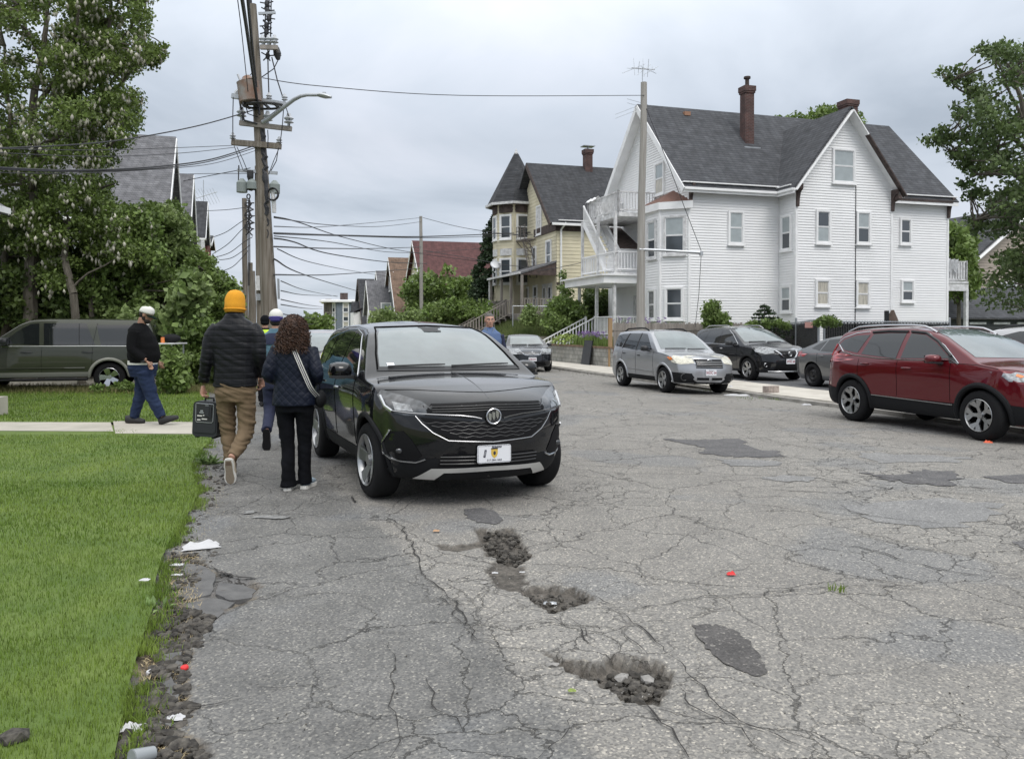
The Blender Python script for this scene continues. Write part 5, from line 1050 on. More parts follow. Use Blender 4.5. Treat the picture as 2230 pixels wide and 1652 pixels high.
class Car:
 def __init__(s,label,cat,loc,head,sp,pm,scale=1.0,roll=0.0,name='car'):
  s.root=thing(name,label,cat,loc,0,sp.get('group'));s.root.rotation_euler=(Matrix.Rotation(head,3,'Z')@Matrix.Rotation(roll,3,'X')).to_euler();s.sp=sp;s.pm=pm
  L,top,wt,plan=sp['L'],sp['top'],sp['w'],sp['plan'];xf,xr=sp['xf'],sp['xr'];nose,tail=sp['nose'],sp['tail'];s.wt,s.plan=wt,plan
  nx=46;xs_=sorted(set([round(-L/2+L*i/nx,4)for i in range(nx+1)]+[round(p[0],4)for p in top]))
  xs_=[x for i,x in enumerate(xs_)if i==0 or x-xs_[i-1]>.025];xs_[-1]=L/2
  ts=[-1,-.96,-.86,-.7,-.45,-.2,0,.2,.45,.7,.86,.96,1];KL,KU=9,7;nk=KL+KU
  belt,zb,crown_=sp['belt'],sp['zb'],sp.get('crown',.05)
  def pt(i,j,k):
   x,t=xs_[i],ts[j];zt=interp(top,x);bz=zb if not isinstance(zb,list)else interp(zb,x);ze=zt-crown_*(1 if zt>belt+.25 else .9);be=min(belt,ze-.05)
   z=bz+(be-bz)*k/KL if k<=KL else be+(ze-be)*(k-KL)/KU
   hf=max(0,(z-be)/(ze-be))if ze>be else 0;zz=z+(zt-ze)*(1-abs(t)**2.2)*hf*hf
   w=interp(wt,z)*interp(plan,x)
   for xw in(xf,xr):w+=sp.get('flare',.015)*math.exp(-((x-xw)/.42)**2)*math.exp(-((z-.72)/.2)**2)
   wf_=sstep((x-(L/2-.75))/.75);wr_=sstep(((-L/2+.55)-x)/.55)
   xx=x+wf_*(interp(nose,z)-sp.get('sweep',.3)*abs(t)**2.6)-wr_*(interp(tail,z)-sp.get('rsweep',.16)*abs(t)**2.8)
   return(xx,w*t,zz)
  idx={};vs=[];fs=[];nI,nJ,nK=len(xs_)-1,len(ts)-1,nk
  def vid(i,j,k):
   if(i,j,k)not in idx:idx[(i,j,k)]=len(vs);vs.append(pt(i,j,k))
   return idx[(i,j,k)]
  for i in range(nI):
   for j in range(nJ):
    fs.append((vid(i,j,nK),vid(i+1,j,nK),vid(i+1,j+1,nK),vid(i,j+1,nK)));fs.append((vid(i,j+1,0),vid(i+1,j+1,0),vid(i+1,j,0),vid(i,j,0)))
   for k in range(nK):
    fs.append((vid(i,0,k),vid(i+1,0,k),vid(i+1,0,k+1),vid(i,0,k+1)));fs.append((vid(i+1,nJ,k),vid(i,nJ,k),vid(i,nJ,k+1),vid(i+1,nJ,k+1)))
  for j in range(nJ):
   for k in range(nK):
    fs.append((vid(nI,j,k),vid(nI,j+1,k),vid(nI,j+1,k+1),vid(nI,j,k+1)));fs.append((vid(0,j+1,k),vid(0,j,k),vid(0,j,k+1),vid(0,j+1,k+1)))
  q=MB();q.add(vs,fs);tmp=q.build('body',[pm]);me=tmp.data
  c=MB()
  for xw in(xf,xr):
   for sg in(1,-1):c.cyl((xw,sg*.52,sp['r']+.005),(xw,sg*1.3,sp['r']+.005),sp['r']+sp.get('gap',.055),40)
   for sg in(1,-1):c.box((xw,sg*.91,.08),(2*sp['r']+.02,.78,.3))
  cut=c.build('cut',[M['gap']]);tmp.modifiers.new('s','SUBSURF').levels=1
  bpy.context.view_layer.update();dg=bpy.context.evaluated_depsgraph_get();m1=bpy.data.meshes.new_from_object(tmp.evaluated_get(dg))
  s.bvh=BVHTree.FromPolygons([v.co.copy()for v in m1.vertices],[tuple(p.vertices)for p in m1.polygons]);bpy.data.meshes.remove(m1)
  b=tmp.modifiers.new('b','BOOLEAN');b.object=cut;b.operation='DIFFERENCE';b.solver='EXACT'
  try:b.use_self=True;b.material_mode='TRANSFER'
  except Exception:pass
  bpy.context.view_layer.update();dg=bpy.context.evaluated_depsgraph_get();m2=bpy.data.meshes.new_from_object(tmp.evaluated_get(dg));tmp.modifiers.clear();tmp.data=m2;m2.name='body'
  bpy.data.objects.remove(cut);bpy.data.meshes.remove(me);m2.polygons.foreach_set('use_smooth',[True]*len(m2.polygons));m2.set_sharp_from_angle(angle=R(48));tmp.parent=s.root;s.body=tmp
  for xw,nm in((xf,'front'),(xr,'rear')):
   for sg in(1,-1):s.wheel(xw,sg,sp)
 def hit(s,o,d):
  h=s.bvh.ray_cast(Vector(o),Vector(d),6)
  if h[0]is None:h=s.bvh.find_nearest(Vector(o)+Vector(d)*2.0);
  return h[0],h[1]
 def proj(s,kind,a,b,off):
  if kind in('L','R'):sg=1 if kind=='L' else-1;p,n=s.hit((a,sg*3,b),(0,-sg,0));d=Vector((0,sg,0))
  elif kind=='F':p,n=s.hit((4,a,b),(-1,0,0));d=Vector((1,0,0))
  elif kind=='B':p,n=s.hit((-4,a,b),(1,0,0));d=Vector((-1,0,0))
  else:p,n=s.hit((a,b,4),(0,0,-1));d=Vector((0,0,1))
  if n.dot(d)<0:n=-n
  return p+(n*.75+d*.25).normalized()*off
 def patch(s,kind,poly,m,name,off=.004,ch=0,parent=None,step=.07):
  for _ in range(ch):
   o=[]
   for i in range(len(poly)):
    a,b=poly[i],poly[(i+1)%len(poly)];o+=[(a[0]*.75+b[0]*.25,a[1]*.75+b[1]*.25),(a[0]*.25+b[0]*.75,a[1]*.25+b[1]*.75)]
   poly=o
  bm=bmesh.new();bm.faces.new([bm.verts.new((x,y,0))for x,y in poly]);bmesh.ops.triangulate(bm,faces=bm.faces)
  for _ in range(7):
   es=[e for e in bm.edges if e.calc_length()>step]
   if not es:break
   bmesh.ops.subdivide_edges(bm,edges=es,cuts=1);bmesh.ops.triangulate(bm,faces=bm.faces)
  for v in bm.verts:v.co=s.proj(kind,v.co.x,v.co.y,off)
  d={'L':(0,1,0),'R':(0,-1,0),'F':(1,0,0),'B':(-1,0,0),'T':(0,0,1)}[kind]
  bm.normal_update();
  if sum((f.normal.dot(Vector(d))for f in bm.faces))<0:bmesh.ops.reverse_faces(bm,faces=bm.faces)
  me=bpy.data.meshes.new(name);bm.to_mesh(me);bm.free();me.materials.append(m);me.polygons.foreach_set('use_smooth',[True]*len(me.polygons))
  o=bpy.data.objects.new(name,me);C.objects.link(o);o.parent=parent or s.root;return o
 def line(s,kind,pts,r,m,name,off=0.0,close=False,parent=None,flat=1.0,step=.05,n=5):
  if close:pts=list(pts)+[pts[0]]
  out=[]
  for a,b in zip(pts,pts[1:]):
   k=max(1,int(math.hypot(b[0]-a[0],b[1]-a[1])/step))
   for i in range(k):out.append((a[0]+(b[0]-a[0])*i/k,a[1]+(b[1]-a[1])*i/k))
  out.append(pts[-1]);q=MB();q.tube([s.proj(kind,x,y,off)for x,y in out],r,n);return q.build(name,m,parent or s.root,smooth=True)
 def both(s,fn,kind,pts,*a,**k):
  if kind=='S':return[getattr(s,fn)('L',pts,*a,**k),getattr(s,fn)('R',pts,*a,**k)]
  return[getattr(s,fn)(kind,pts,*a,**k),getattr(s,fn)(kind,[(-x,y)for x,y in pts],*a,**k)]
 def wheel(s,xw,sg,sp):
  r,wd=sp['r'],.235;yo=sp['track']/2+wd/2;o=thing('wheel',None,None);o.parent=s.root;o.location=(xw,sg*yo,r);
  yaw=sp.get('steer',0)if xw>0 else 0
  o.rotation_euler=(0,0,(0 if sg>0 else PI)+yaw)
  rr=sp.get('rim',r*.68);q=MB();n=40
  prof=[(rr*.98,-wd),(r*.93,-wd+.005),(r*.985,-wd+.03),(r,-wd+.06),(r,-.06),(r*.985,-.03),(r*.93,-.004),(rr*1.08,.006),(rr*1.0,-.004),(rr*.97,-.03),(rr*.95,-.14)]
  vs=[V3(p*math.cos(2*PI*j/n),y,p*math.sin(2*PI*j/n))for p,y in prof for j in range(n)];k=len(prof)
  q.add(vs,[(i*n+j,(i+1)*n+j,(i+1)*n+(j+1)%n,i*n+(j+1)%n)for i in range(k-1)for j in range(n)]);q.build('tyre',M['rubber'],o,smooth=50)
  q=MB();q.add([V3(rr*.96*math.cos(2*PI*j/n),-.13,rr*.96*math.sin(2*PI*j/n))for j in range(n)],[tuple(range(n))]);q.build('brake_shadow_plate' if False else 'wheel_shade_plate',M['gap']if sp['rimstyle']!='steel' else M['disc'],o)  # dark plate behind the spokes: shade inside the wheel, put in as colour
  q=MB();st,ns=sp['rimstyle'],sp['spokes'];m_=sp.get('rimmat','alloy')
  prof=[(rr*1.01,.008),(rr*.985,.012),(rr*.94,-.004),(rr*.92,-.05)]
  vs=[V3(p*math.cos(2*PI*j/n),y,p*math.sin(2*PI*j/n))for p,y in prof for j in range(n)];q.add(vs,[(i*n+j,(i+1)*n+j,(i+1)*n+(j+1)%n,i*n+(j+1)%n)for i in range(3)for j in range(n)])
  def spoke(a,w0,w1,r0,r1,y0,y1,th=.025,skew=0):
   c_,s_=math.cos(a),math.sin(a);c2,s2=math.cos(a+skew),math.sin(a+skew)
   d0=V3(-s_,0,c_);d1=V3(-s2,0,c2);A=V3(c_*r0,y0,s_*r0);Bp=V3(c2*r1,y1,s2*r1)
   f=[A-d0*w0/2,A+d0*w0/2,Bp+d1*w1/2,Bp-d1*w1/2];q.prism(f,(0,-th,0),(0,0,0))
  if st=='steel':
   q=MB();prof=[(rr*1.0,0),(rr*.9,-.03),(rr*.8,-.06),(rr*.62,-.035),(rr*.5,-.03),(rr*.3,-.05),(rr*.22,-.02),(.01,-.015)]
   vs=[V3(p*math.cos(2*PI*j/n),y,p*math.sin(2*PI*j/n))for p,y in prof for j in range(n)];q.add(vs,[(i*n+j,(i+1)*n+j,(i+1)*n+(j+1)%n,i*n+(j+1)%n)for i in range(len(prof)-1)for j in range(n)])
   for i in range(12):a=i*PI/6;q.cyl(V3(rr*.68*math.cos(a),-.05,rr*.68*math.sin(a)),V3(rr*.68*math.cos(a),-.035,rr*.68*math.sin(a)),.014,8)
   m_='disc'
  elif st=='crv':
   for i in range(ns):
    a=i*2*PI/ns;spoke(a,.05,.05,rr*.15,rr*.55,-.035,-.02)
    for sk in(-.3,.3):spoke(a+sk*.05,.045,.10,rr*.5,rr*.97,-.02,.0,skew=sk)
  elif st=='pair':
   for i in range(ns):
    a=i*2*PI/ns
    for sk in(-1,1):spoke(a+sk*.10,.045,.05,rr*.2,rr*.97,-.03,.0,skew=sk*.1)
  elif st=='twist':
   for i in range(ns):a=i*2*PI/ns;spoke(a,.075,.12,rr*.15,rr*.97,-.045,.0,skew=.16);spoke(a+.32,.03,.06,rr*.2,rr*.97,-.05,-.005,skew=.12)
  else:
   for i in range(ns):spoke(i*2*PI/ns,.09,sp.get('spw',.11),rr*.12,rr*.97,-.03,.0)
  q.cyl((0,-.06,0),(0,-.012,0),rr*.24,16,rr*.2);q.build('rim',M[m_],o,smooth=30)
 def mirror(s,x,z,m,w=.2,h=.15,y=None,low='black'):
  for sg in(1,-1):
   yy=(y or interp(s.wt,z)*.985);q=MB();cx=(x,sg*(yy+.15),z+.03)
   vs=[];n=14;prof=[(-.09,.82),(-.06,.98),(0,1.0),(.05,.9),(.085,.6),(.10,.2)]
   for dx_,f in prof:
    for j in range(n):
     t=2*PI*j/n;ex=abs(math.cos(t))**.75*math.copysign(1,math.cos(t));ez=abs(math.sin(t))**.75*math.copysign(1,math.sin(t))
     vs.append((cx[0]+dx_,cx[1]+ex*w/2*f,cx[2]+ez*h/2*f))
   q.add(vs,[(i*n+j,i*n+(j+1)%n,(i+1)*n+(j+1)%n,(i+1)*n+j)for i in range(5)for j in range(n)]+[tuple(range(n)),tuple(reversed(range(5*n,6*n)))])
   o=q.build('mirror',m,s.root,smooth=60);q=MB();q.bar((x+.02,sg*(yy-.03),z-.045),(x+.01,sg*(yy+.12),z-.02),.07,.04);q.build('mirror_foot',M[low],o)
   q=MB();q.box((cx[0]-.091,cx[1],cx[2]),(.004,w*.78,h*.72));q.build('mirror_glass',M['side_glass'],o)
   q=MB();q.box((cx[0]+.01,cx[1],cx[2]-h*.34),(.16,w*.84,h*.16));q.build('mirror_base',M[low],o)
 def handle(s,x,z,m='pm',w=.17):
  for k in('L','R'):
   q=MB();pts=[s.proj(k,x-w/2+w*i/5,z,.008+.022*math.sin(PI*i/5))for i in range(6)];q.tube(pts,[.010,.014,.015,.015,.014,.010],8);q.build('door_handle',s.pm if m=='pm' else M[m],s.root,smooth=True)
 def rail(s,x0,x1,y,m,r=.018,up=.055):
  for sg in(1,-1):
   q=MB();n=16;pts=[]
   for i in range(n+1):
    t=i/n;x=x0+(x1-x0)*t;p,_=s.hit((x,sg*y,4),(0,0,-1));pts.append(p+V3(0,0,up*min(1,8*t,8*(1-t))+.004))
   q.tube(pts,r,8);q.build('roof_rail',M[m],s.root,smooth=True)
 def plate(s,kind,y,z,w=.305,h=.152,txt=None,ink='ink',sub=None,off=.02,tilt=0.0):
  p=s.proj(kind,y,z,off);sg=1 if kind=='F' else-1;x=max(s.proj(kind,y+dy,z+dz,off).x*sg for dy in(-w/2,w/2)for dz in(-h/2,h/2));x=max(x,p.x*sg)*sg
  o=MB();n=8;pr=[]
  for cx_,cz,a0 in((1,1,0),(-1,1,90),(-1,-1,180),(1,-1,270)):
   for k in range(4):a=R(a0+30*k);pr.append(V3(0,cx_*(w/2-.015)+.015*math.cos(a),cz*(h/2-.015)+.015*math.sin(a)))
  o.prism([v+V3(x,y,z)for v in pr],(-.006*sg,0,0),(.004*sg,0,0));po=o.build('licence_plate',M['plate'],s.root)
  if txt:
   Mx=Matrix.Translation((x+.006*sg,y,z-.005))@Matrix.Rotation(R(90),4,'Z')@Matrix.Rotation(R(90),4,'X')
   text_mesh('lettering',txt,h*.62,M[ink],po,Mx,sx=.8,bold=.001)
   if sub:text_mesh('lettering',sub,h*.15,M['ink'],po,Matrix.Translation((0,0,h*.38))@Mx)
  return po,Vector((x,y,z))
 def seams(s,xs_,z0,z1):
  for x in xs_:
   for k in('L','R'):s.line(k,[(x,z0),(x+.01,(z0+z1)/2),(x-.01,z1)],.0045,M['gap'],'door_seam',off=.0)
 def flares(s,m,r=None,th=.03,a0=-12,a1=192,out=.045,wide=0.0):
  sp=s.sp;r=r or sp['r']+sp.get('gap',.055)+.018
  for xw in(sp['xf'],sp['xr']):
   for k in('L','R'):
    q=MB();pts=[];n=24
    for i in range(n+1):
     a=R(a0+(a1-a0)*i/n);pts.append(s.proj(k,xw+r*math.cos(a),sp['r']+r*math.sin(a),-.008))
    q.tube(pts,th,8,flat=1.0);q.build('arch_trim',m,s.root,smooth=True)
 def wipers(s,y0s,z0,z1):
  for y0,y1 in y0s:
   q=MB();n=8;pts=[s.proj('F',y0+(y1-y0)*i/n,z0+(z1-z0)*math.sin(PI*.5*i/n),.02)for i in range(n+1)];q.tube(pts,[.012]+[.009]*(n-1)+[.006],5);q.build('wiper',M['black'],s.root)
 def emb(s,kind,y,z,r,style,off=.012):
  sg=1 if kind=='F' else-1;p=s.proj(kind,y,z,off);q=MB();n=28;X_=V3(p.x,0,0)
  circ=lambda rr,th=.006,ry=1.0:q.tube([V3(p.x+.006*sg,y+rr*math.cos(t),z+rr*ry*math.sin(t))for t in np.linspace(0,2*PI,n)],th,6)
  if style=='shields':
   circ(r,r*.11)
   for i in(-1,0,1):
    cy=y+i*r*.52;cz=z-i*0+i*r*.16;w_=r*.21;pts=[(-w_,.5*r),(w_,.62*r),(w_*.9,-.1*r),(-w_*.1,-.55*r),(-w_*.9,-.2*r)]
    q.prism([V3(p.x,cy-a_,cz+b_)for a_,b_ in pts],(0,0,0),(.008*sg,0,0))
  elif style=='ringbar':circ(r,r*.15);q.box((p.x+.008*sg,y,z),(.012,r*2.25,r*.32))
  elif style=='oval':circ(r,r*.12,.55);q.box((p.x+.006*sg,y+r*.3,z),(.01,r*.2,r*.2));q.box((p.x+.006*sg,y-r*.3,z),(.01,r*.2,r*.2))
  elif style=='h':q.box((p.x+.005*sg,y-r*.45,z),(.012,r*.18,r*1.3));q.box((p.x+.005*sg,y+r*.45,z),(.012,r*.18,r*1.3));q.box((p.x+.005*sg,y,z),(.012,r*.9,r*.2))
  return q.build('emblem',M['chrome'],s.root,smooth=30)
G='cars parked along the street'
def car_at(a,b,extra=0.0):
 p=SB(a,b);zz=gh(*SB(a,b-.8).xy)*.5+gh(*SB(a,b+.8).xy)*.5;return V3(p.x,p.y,zz),TH-PI/2+extra
def rollof(a,b):return math.atan2(gh(*SB(a,b+.8).xy)-gh(*SB(a,b-.8).xy),1.6)
# --- black crossover in the foreground ---
P_BLK=paint('black_paint',(.006,.0065,.008),rough=.2)
spA=dict(L=4.35,xf=1.31,xr=-1.285,r=.345,rim=.235,track=1.56,spokes=5,rimstyle='twist',steer=R(4),group=G,zb=.235,belt=1.04,crown=.055,flare=.022,sweep=.34,rsweep=.2,top=[(-2.175,1.02),(-2.13,1.14),(-2.02,1.30),(-1.9,1.42),(-1.72,1.54),(-1.4,1.60),(-.9,1.63),(-.35,1.635),(.1,1.605),(.38,1.545),(.62,1.43),(.86,1.29),(1.10,1.145),(1.17,1.115),(1.45,1.09),(1.75,1.045),(1.98,.995),(2.10,.955),(2.175,.90)],w=[(.2,.78),(.3,.845),(.45,.875),(.65,.89),(.85,.905),(.98,.90),(1.06,.875),(1.15,.835),(1.35,.745),(1.5,.665),(1.58,.60),(1.65,.56)],plan=[(-2.175,.86),(-1.95,.93),(-1.5,.985),(-.8,1),(1.0,1),(1.5,.985),(1.9,.95),(2.175,.90)],nose=[(.2,-.12),(.35,-.03),(.5,0),(.65,0),(.8,-.02),(.9,-.06),(1.0,-.1)],tail=[(.2,-.1),(.4,0),(.6,0),(.8,-.03),(1.0,-.05)])
def bx_(ys,zs):return list(zip(ys,zs))
pA_,pB_=GP(785,1085),0
loc,hd=car_at(9.42,1.79,0.0);loc=SB(9.34,1.75);loc.z=0
ca=Car('glossy black crossover with chrome-winged grille parked in the foreground beside the walkers','car',loc,TH-PI/2+R(6.0),spA,P_BLK,roll=R(-.3),name='car');ca.root.scale=(1.045,1.045,1.035)
ca.patch('F',[(-.70,1.165),(.70,1.165),(.66,1.30),(.585,1.47),(.52,1.545),(0,1.565),(-.52,1.545),(-.585,1.47),(-.66,1.30)],M['car_glass'],'windscreen',off=.004)
ca.line('F',[(-.725,1.15),(-.68,1.30),(-.60,1.48),(-.535,1.56),(0,1.58),(.535,1.56),(.60,1.48),(.68,1.30),(.725,1.15)],.011,M['gap'],'windscreen_seal')
ca.patch('F',[(-.09,1.51),(.09,1.51),(.125,1.56),(-.125,1.56)],M['black'],'sensor_housing',off=.008)
ca.patch('F',[(-.62,1.18),(-.55,1.18),(-.55,1.21),(-.62,1.21)],M['plate'],'inspection_sticker',off=.008)
ca.patch('F',[(-.74,1.14),(.74,1.14),(.70,1.178),(-.70,1.178)],M['black'],'cowl',off=.005)
ca.wipers([(-.62,-.06),(.0,.62)],1.17,1.185)
SW=[[(.72,1.115),(.45,1.30),(.16,1.455),(-.10,1.50),(-.13,1.09)],[(-.19,1.09),(-.165,1.505),(-.6,1.50),(-.98,1.46),(-1.02,1.12)],[(-1.08,1.13),(-1.03,1.455),(-1.35,1.41),(-1.72,1.28),(-1.62,1.20)]]
for pz in SW:ca.both('patch','S',pz,M['side_glass'],'side_window')
ca.both('line','S',[(.80,1.09),(.46,1.325),(.16,1.485),(-.2,1.535),(-.6,1.53),(-1.1,1.48),(-1.4,1.43),(-1.80,1.28),(-1.62,1.16),(-1.1,1.09),(-.2,1.06),(.80,1.085)],.008,M['chrome'],'window_trim')
ca.seams([.78,-.16,-1.03],.42,1.07);ca.handle(.02,.93,'chrome');ca.handle(-.88,.95,'chrome');ca.mirror(.62,1.10,P_BLK,w=.23,h=.17)
ca.flares(M['clad'],th=.028)
ca.both('patch','S',[(.85,.24),(.85,.40),(-.82,.40),(-.82,.24)],M['clad'],'rocker_cladding')
ca.both('patch','F',[(.50,.855),(.56,.805),(.70,.80),(.82,.835),(.865,.96),(.83,1.0),(.70,.965),(.56,.915)],M['lens_dark'],'headlight',off=.006)
for sg in(1,-1):
 ca.patch('F',[(sg*y,z)for y,z in((.64,.835),(.77,.845),(.775,.905),(.66,.885))],M['lens'],'headlight_lens',off=.012)
 ca.line('F',[(sg*y,z)for y,z in((.79,.83),(.825,.87),(.845,.95))],.014,M['chrome'],'light_pipe',off=.01)
M['grille']=mat('grille_black',(.005,.005,.006),.6,spec=.2)
ca.patch('F',[(-.58,.815),(-.40,.80),(-.13,.775),(.13,.775),(.40,.80),(.58,.815),(.50,.90),(0,.915),(-.50,.90)],M['grille'],'upper_grille',off=.006)
ca.patch('F',[(-.60,.79),(-.50,.68),(-.36,.605),(0,.585),(.36,.605),(.50,.68),(.60,.79),(.40,.775),(.13,.75),(-.13,.75),(-.40,.775)],M['grille'],'lower_grille',off=.006)
M['grille_bar']=mat('grille_bar',(.014,.0145,.016),.4,coat=.2)
for i,z in enumerate((.835,.855,.875)):ca.line('F',[(-.5+.0*i,z),(0,z+.012),(.5,z)],.006,M['grille_bar'],'grille_bar',off=.008)
for i in range(5):
 z=.625+i*.03;hw=.30+.07*i;n=int(hw/.05)*2;ca.line('F',[(-hw+2*hw*k/n,z+.006*(-1)**k)for k in range(n+1)],.0045,M['grille_bar'],'grille_bar',off=.004)
ca.both('line','F',[(.80,.838),(.66,.822),(.45,.812),(.28,.805),(.16,.79),(.10,.775)],.006,M['dim_chrome'],'chrome_wing',off=.008)
ca.line('F',[(-.63,.80),(-.58,.735),(-.50,.66),(-.38,.595),(0,.575),(.38,.595),(.50,.66),(.58,.735),(.63,.80)],.0048,M['dim_chrome'],'grille_surround',off=.005)
q=MB();pe=ca.proj('F',0,.795,.004);q.cyl(pe,pe+V3(.02,0,0),.068,24);q.build('emblem_disc',M['black'],ca.root);ca.emb('F',0,.795,.064,'shields',off=.022)
ca.patch('F',[(-.80,.245),(.80,.245),(.78,.38),(.55,.44),(-.55,.44),(-.78,.38)],M['clad'],'lower_bumper',off=.005)
ca.patch('F',[(-.46,.375),(.46,.375),(.42,.475),(-.42,.475)],M['grille'],'bumper_intake',off=.009)
for z in(.395,.425,.455):ca.line('F',[(-.44,z),(.44,z)],.006,M['grille_bar'],'intake_bar',off=.010)
ca.patch('F',[(-.62,.255),(-.50,.355),(0,.365),(.50,.355),(.62,.255),(.46,.25),(.40,.315),(0,.325),(-.40,.315),(-.46,.25)],M['silver_pl'],'skid_plate',off=.012)
for sg in(1,-1):
 ca.patch('F',[(sg*y,z)for y,z in((.80,.66),(.84,.50),(.80,.43),(.62,.415),(.58,.46),(.66,.60),(.72,.67))],M['grille'],'fog_pocket',off=.006)
 ca.line('F',[(sg*y,z)for y,z in((.805,.67),(.835,.55),(.825,.46),(.79,.425),(.72,.41),(.62,.405),(.55,.435))],.009,M['chrome'],'chrome_bracket',off=.010)
 p=ca.proj('F',sg*.74,.50,.01);q=MB();q.ell(p,(.012,.034,.022),12,6);q.build('fog_lamp',M['lens_dark'],ca.root,smooth=True)
ca.line('F',[(-.80,1.00),(-.60,1.005),(0,.985),(.60,1.005),(.80,1.00)],.004,M['gap'],'bonnet_seam',off=.0)
ca.line('T',[(1.2,0),(2.05,0)],.0035,P_BLK,'bonnet_crease',off=.0)
po,pc2=ca.plate('F',0,.475,txt=None,off=.03)
X_=pc2.x;MX=lambda y,z,rot=0,dx=.0055:Matrix.Translation((X_+dx,y,z))@Matrix.Rotation(R(90),4,'Z')@Matrix.Rotation(R(90),4,'X')@Matrix.Rotation(R(rot),4,'Z')
text_mesh('phone_number','317-384-1465',.022,M['ink'],po,MX(-.0,.475-.052),sx=1.1)
q=MB();q.box((X_+.005,.022,.475+.062),(.003,.085,.019));bo_=q.build('name_strip',M['ink'],po);text_mesh('name_lettering','HS GROUP',.015,M['plate'],po,MX(.022,.475+.062,dx=.0075))
q=MB();pr=[(-.03,.04),(.03,.04),(.03,.0),(.022,-.022),(0,-.04),(-.022,-.022),(-.03,.0)]
q.prism([V3(X_+.004,a,.478+b)for a,b in pr],(0,0,0),(.002,0,0));q.build('shield',mat('gold_shield',(.62,.42,.07),.5),po)
q=MB();q.box((X_+.0075,0,.478+.044),(.001,.06,.009));q.ell((X_+.007,.001,.483),(.002,.012,.017),10,6);q.build('shield_mark',M['ink'],po)
q=MB();q.prism([V3(X_+.004,a,.475+b)for a,b in((-.088,.04),(-.070,.036),(-.082,-.028),(-.101,-.024))],(0,0,0),(.002,0,0));q.build('side_strip',M['ink'],po);text_mesh('strip_lettering','USVV',.017,M['plate'],po,MX(-.086,.482,rot=75,dx=.0075))
q=MB();q.tube([V3(X_+.004,a*.146,.475+b*.07)for a,b in((-1,-1),(1,-1),(1,1),(-1,1),(-1,-1))],.0018,4);q.build('plate_border',M['ink'],po)
# --- red crossover on the right ---
P_RED=paint('dark_red_paint',(.115,.006,.011),metal=.35,rough=.3)
spB=dict(L=4.6,xf=1.38,xr=-1.28,r=.365,rim=.235,track=1.6,spokes=5,rimstyle='crv',group=G,zb=.26,belt=1.08,crown=.05,flare=.025,sweep=.34,rsweep=.22,top=[(-2.3,1.05),(-2.25,1.20),(-2.12,1.38),(-1.98,1.52),(-1.8,1.605),(-1.4,1.655),(-.8,1.68),(-.2,1.675),(.15,1.64),(.5,1.545),(.85,1.38),(1.2,1.20),(1.32,1.15),(1.6,1.12),(1.95,1.05),(2.15,.99),(2.3,.90)],w=[(.2,.80),(.32,.865),(.5,.89),(.7,.905),(.9,.92),(1.02,.915),(1.1,.885),(1.2,.84),(1.4,.755),(1.55,.675),(1.63,.61),(1.7,.57)],plan=[(-2.3,.84),(-2.05,.92),(-1.6,.985),(-.8,1),(1.0,1),(1.6,.98),(2.0,.94),(2.3,.88)],nose=[(.2,-.12),(.4,-.02),(.6,0),(.8,-.02),(1.0,-.08)],tail=[(.2,-.12),(.4,.0),(.6,.0),(.8,-.04),(1.05,-.05)])
loc,hd=car_at(11.12,11.12);cb_=Car('deep red crossover with black sill cladding and two-tone alloy wheels at the right edge','car',loc,hd,spB,P_RED,roll=rollof(11,11.1),name='car');cb_.root.scale=(1.04,1.02,1.025)
cb_.patch('F',[(-.74,1.20),(.74,1.20),(.68,1.38),(.6,1.55),(.52,1.615),(0,1.635),(-.52,1.615),(-.6,1.55),(-.68,1.38)],M['car_glass'],'windscreen')
for pz in([(.78,1.17),(.42,1.40),(.12,1.525),(-.18,1.545),(-.20,1.14)],[(-.30,1.13),(-.28,1.55),(-.65,1.55),(-1.02,1.53),(-1.14,1.18)],[(-1.24,1.20),(-1.10,1.52),(-1.45,1.50),(-1.72,1.42),(-1.80,1.34),(-1.60,1.24)]):cb_.both('patch','S',pz,M['side_glass'],'side_window')
cb_.both('line','S',[(.97,1.09),(.80,1.14),(0.0,1.12),(-.7,1.12),(-1.35,1.16),(-1.62,1.21),(-1.86,1.36),(-1.75,1.46),(-1.45,1.545),(-1.15,1.575)],.011,M['chrome'],'window_trim')
cb_.both('line','S',[(.97,1.10),(.6,1.36),(.2,1.545)],.009,M['chrome'],'window_trim')
cb_.both('line','S',[(.80,1.20),(.45,1.425),(.13,1.555),(-.19,1.575)],.024,M['black'],'rain_guard',off=.006);cb_.both('line','S',[(-.27,1.575),(-.7,1.58),(-1.06,1.56)],.024,M['black'],'rain_guard',off=.006)
cb_.both('patch','S',[(.97,1.10),(.80,1.10),(.72,1.22),(.80,1.21)],M['black'],'mirror_corner')
cb_.seams([.84,-.24,-1.14],.52,1.10);cb_.handle(-.02,.985,'pm',.2);cb_.handle(-.98,1.02,'pm',.2);cb_.mirror(.63,1.12,P_RED,w=.24,h=.15)
cb_.flares(M['clad'],th=.042,out=.06)
cb_.both('patch','S',[(.92,.27),(.92,.50),(-.82,.50),(-.82,.27)],M['clad'],'rocker_cladding',off=.012);cb_.both('line','S',[(.90,.475),(-.80,.50)],.012,M['chrome'],'sill_trim',off=.014)
cb_.both('patch','S',[(-1.74,.28),(-1.72,.56),(-2.1,.60),(-2.2,.50),(-2.1,.30)],M['clad'],'rear_bumper',off=.01);cb_.both('patch','S',[(1.83,.28),(1.80,.55),(2.2,.52),(2.15,.28)],M['clad'],'front_bumper',off=.01)
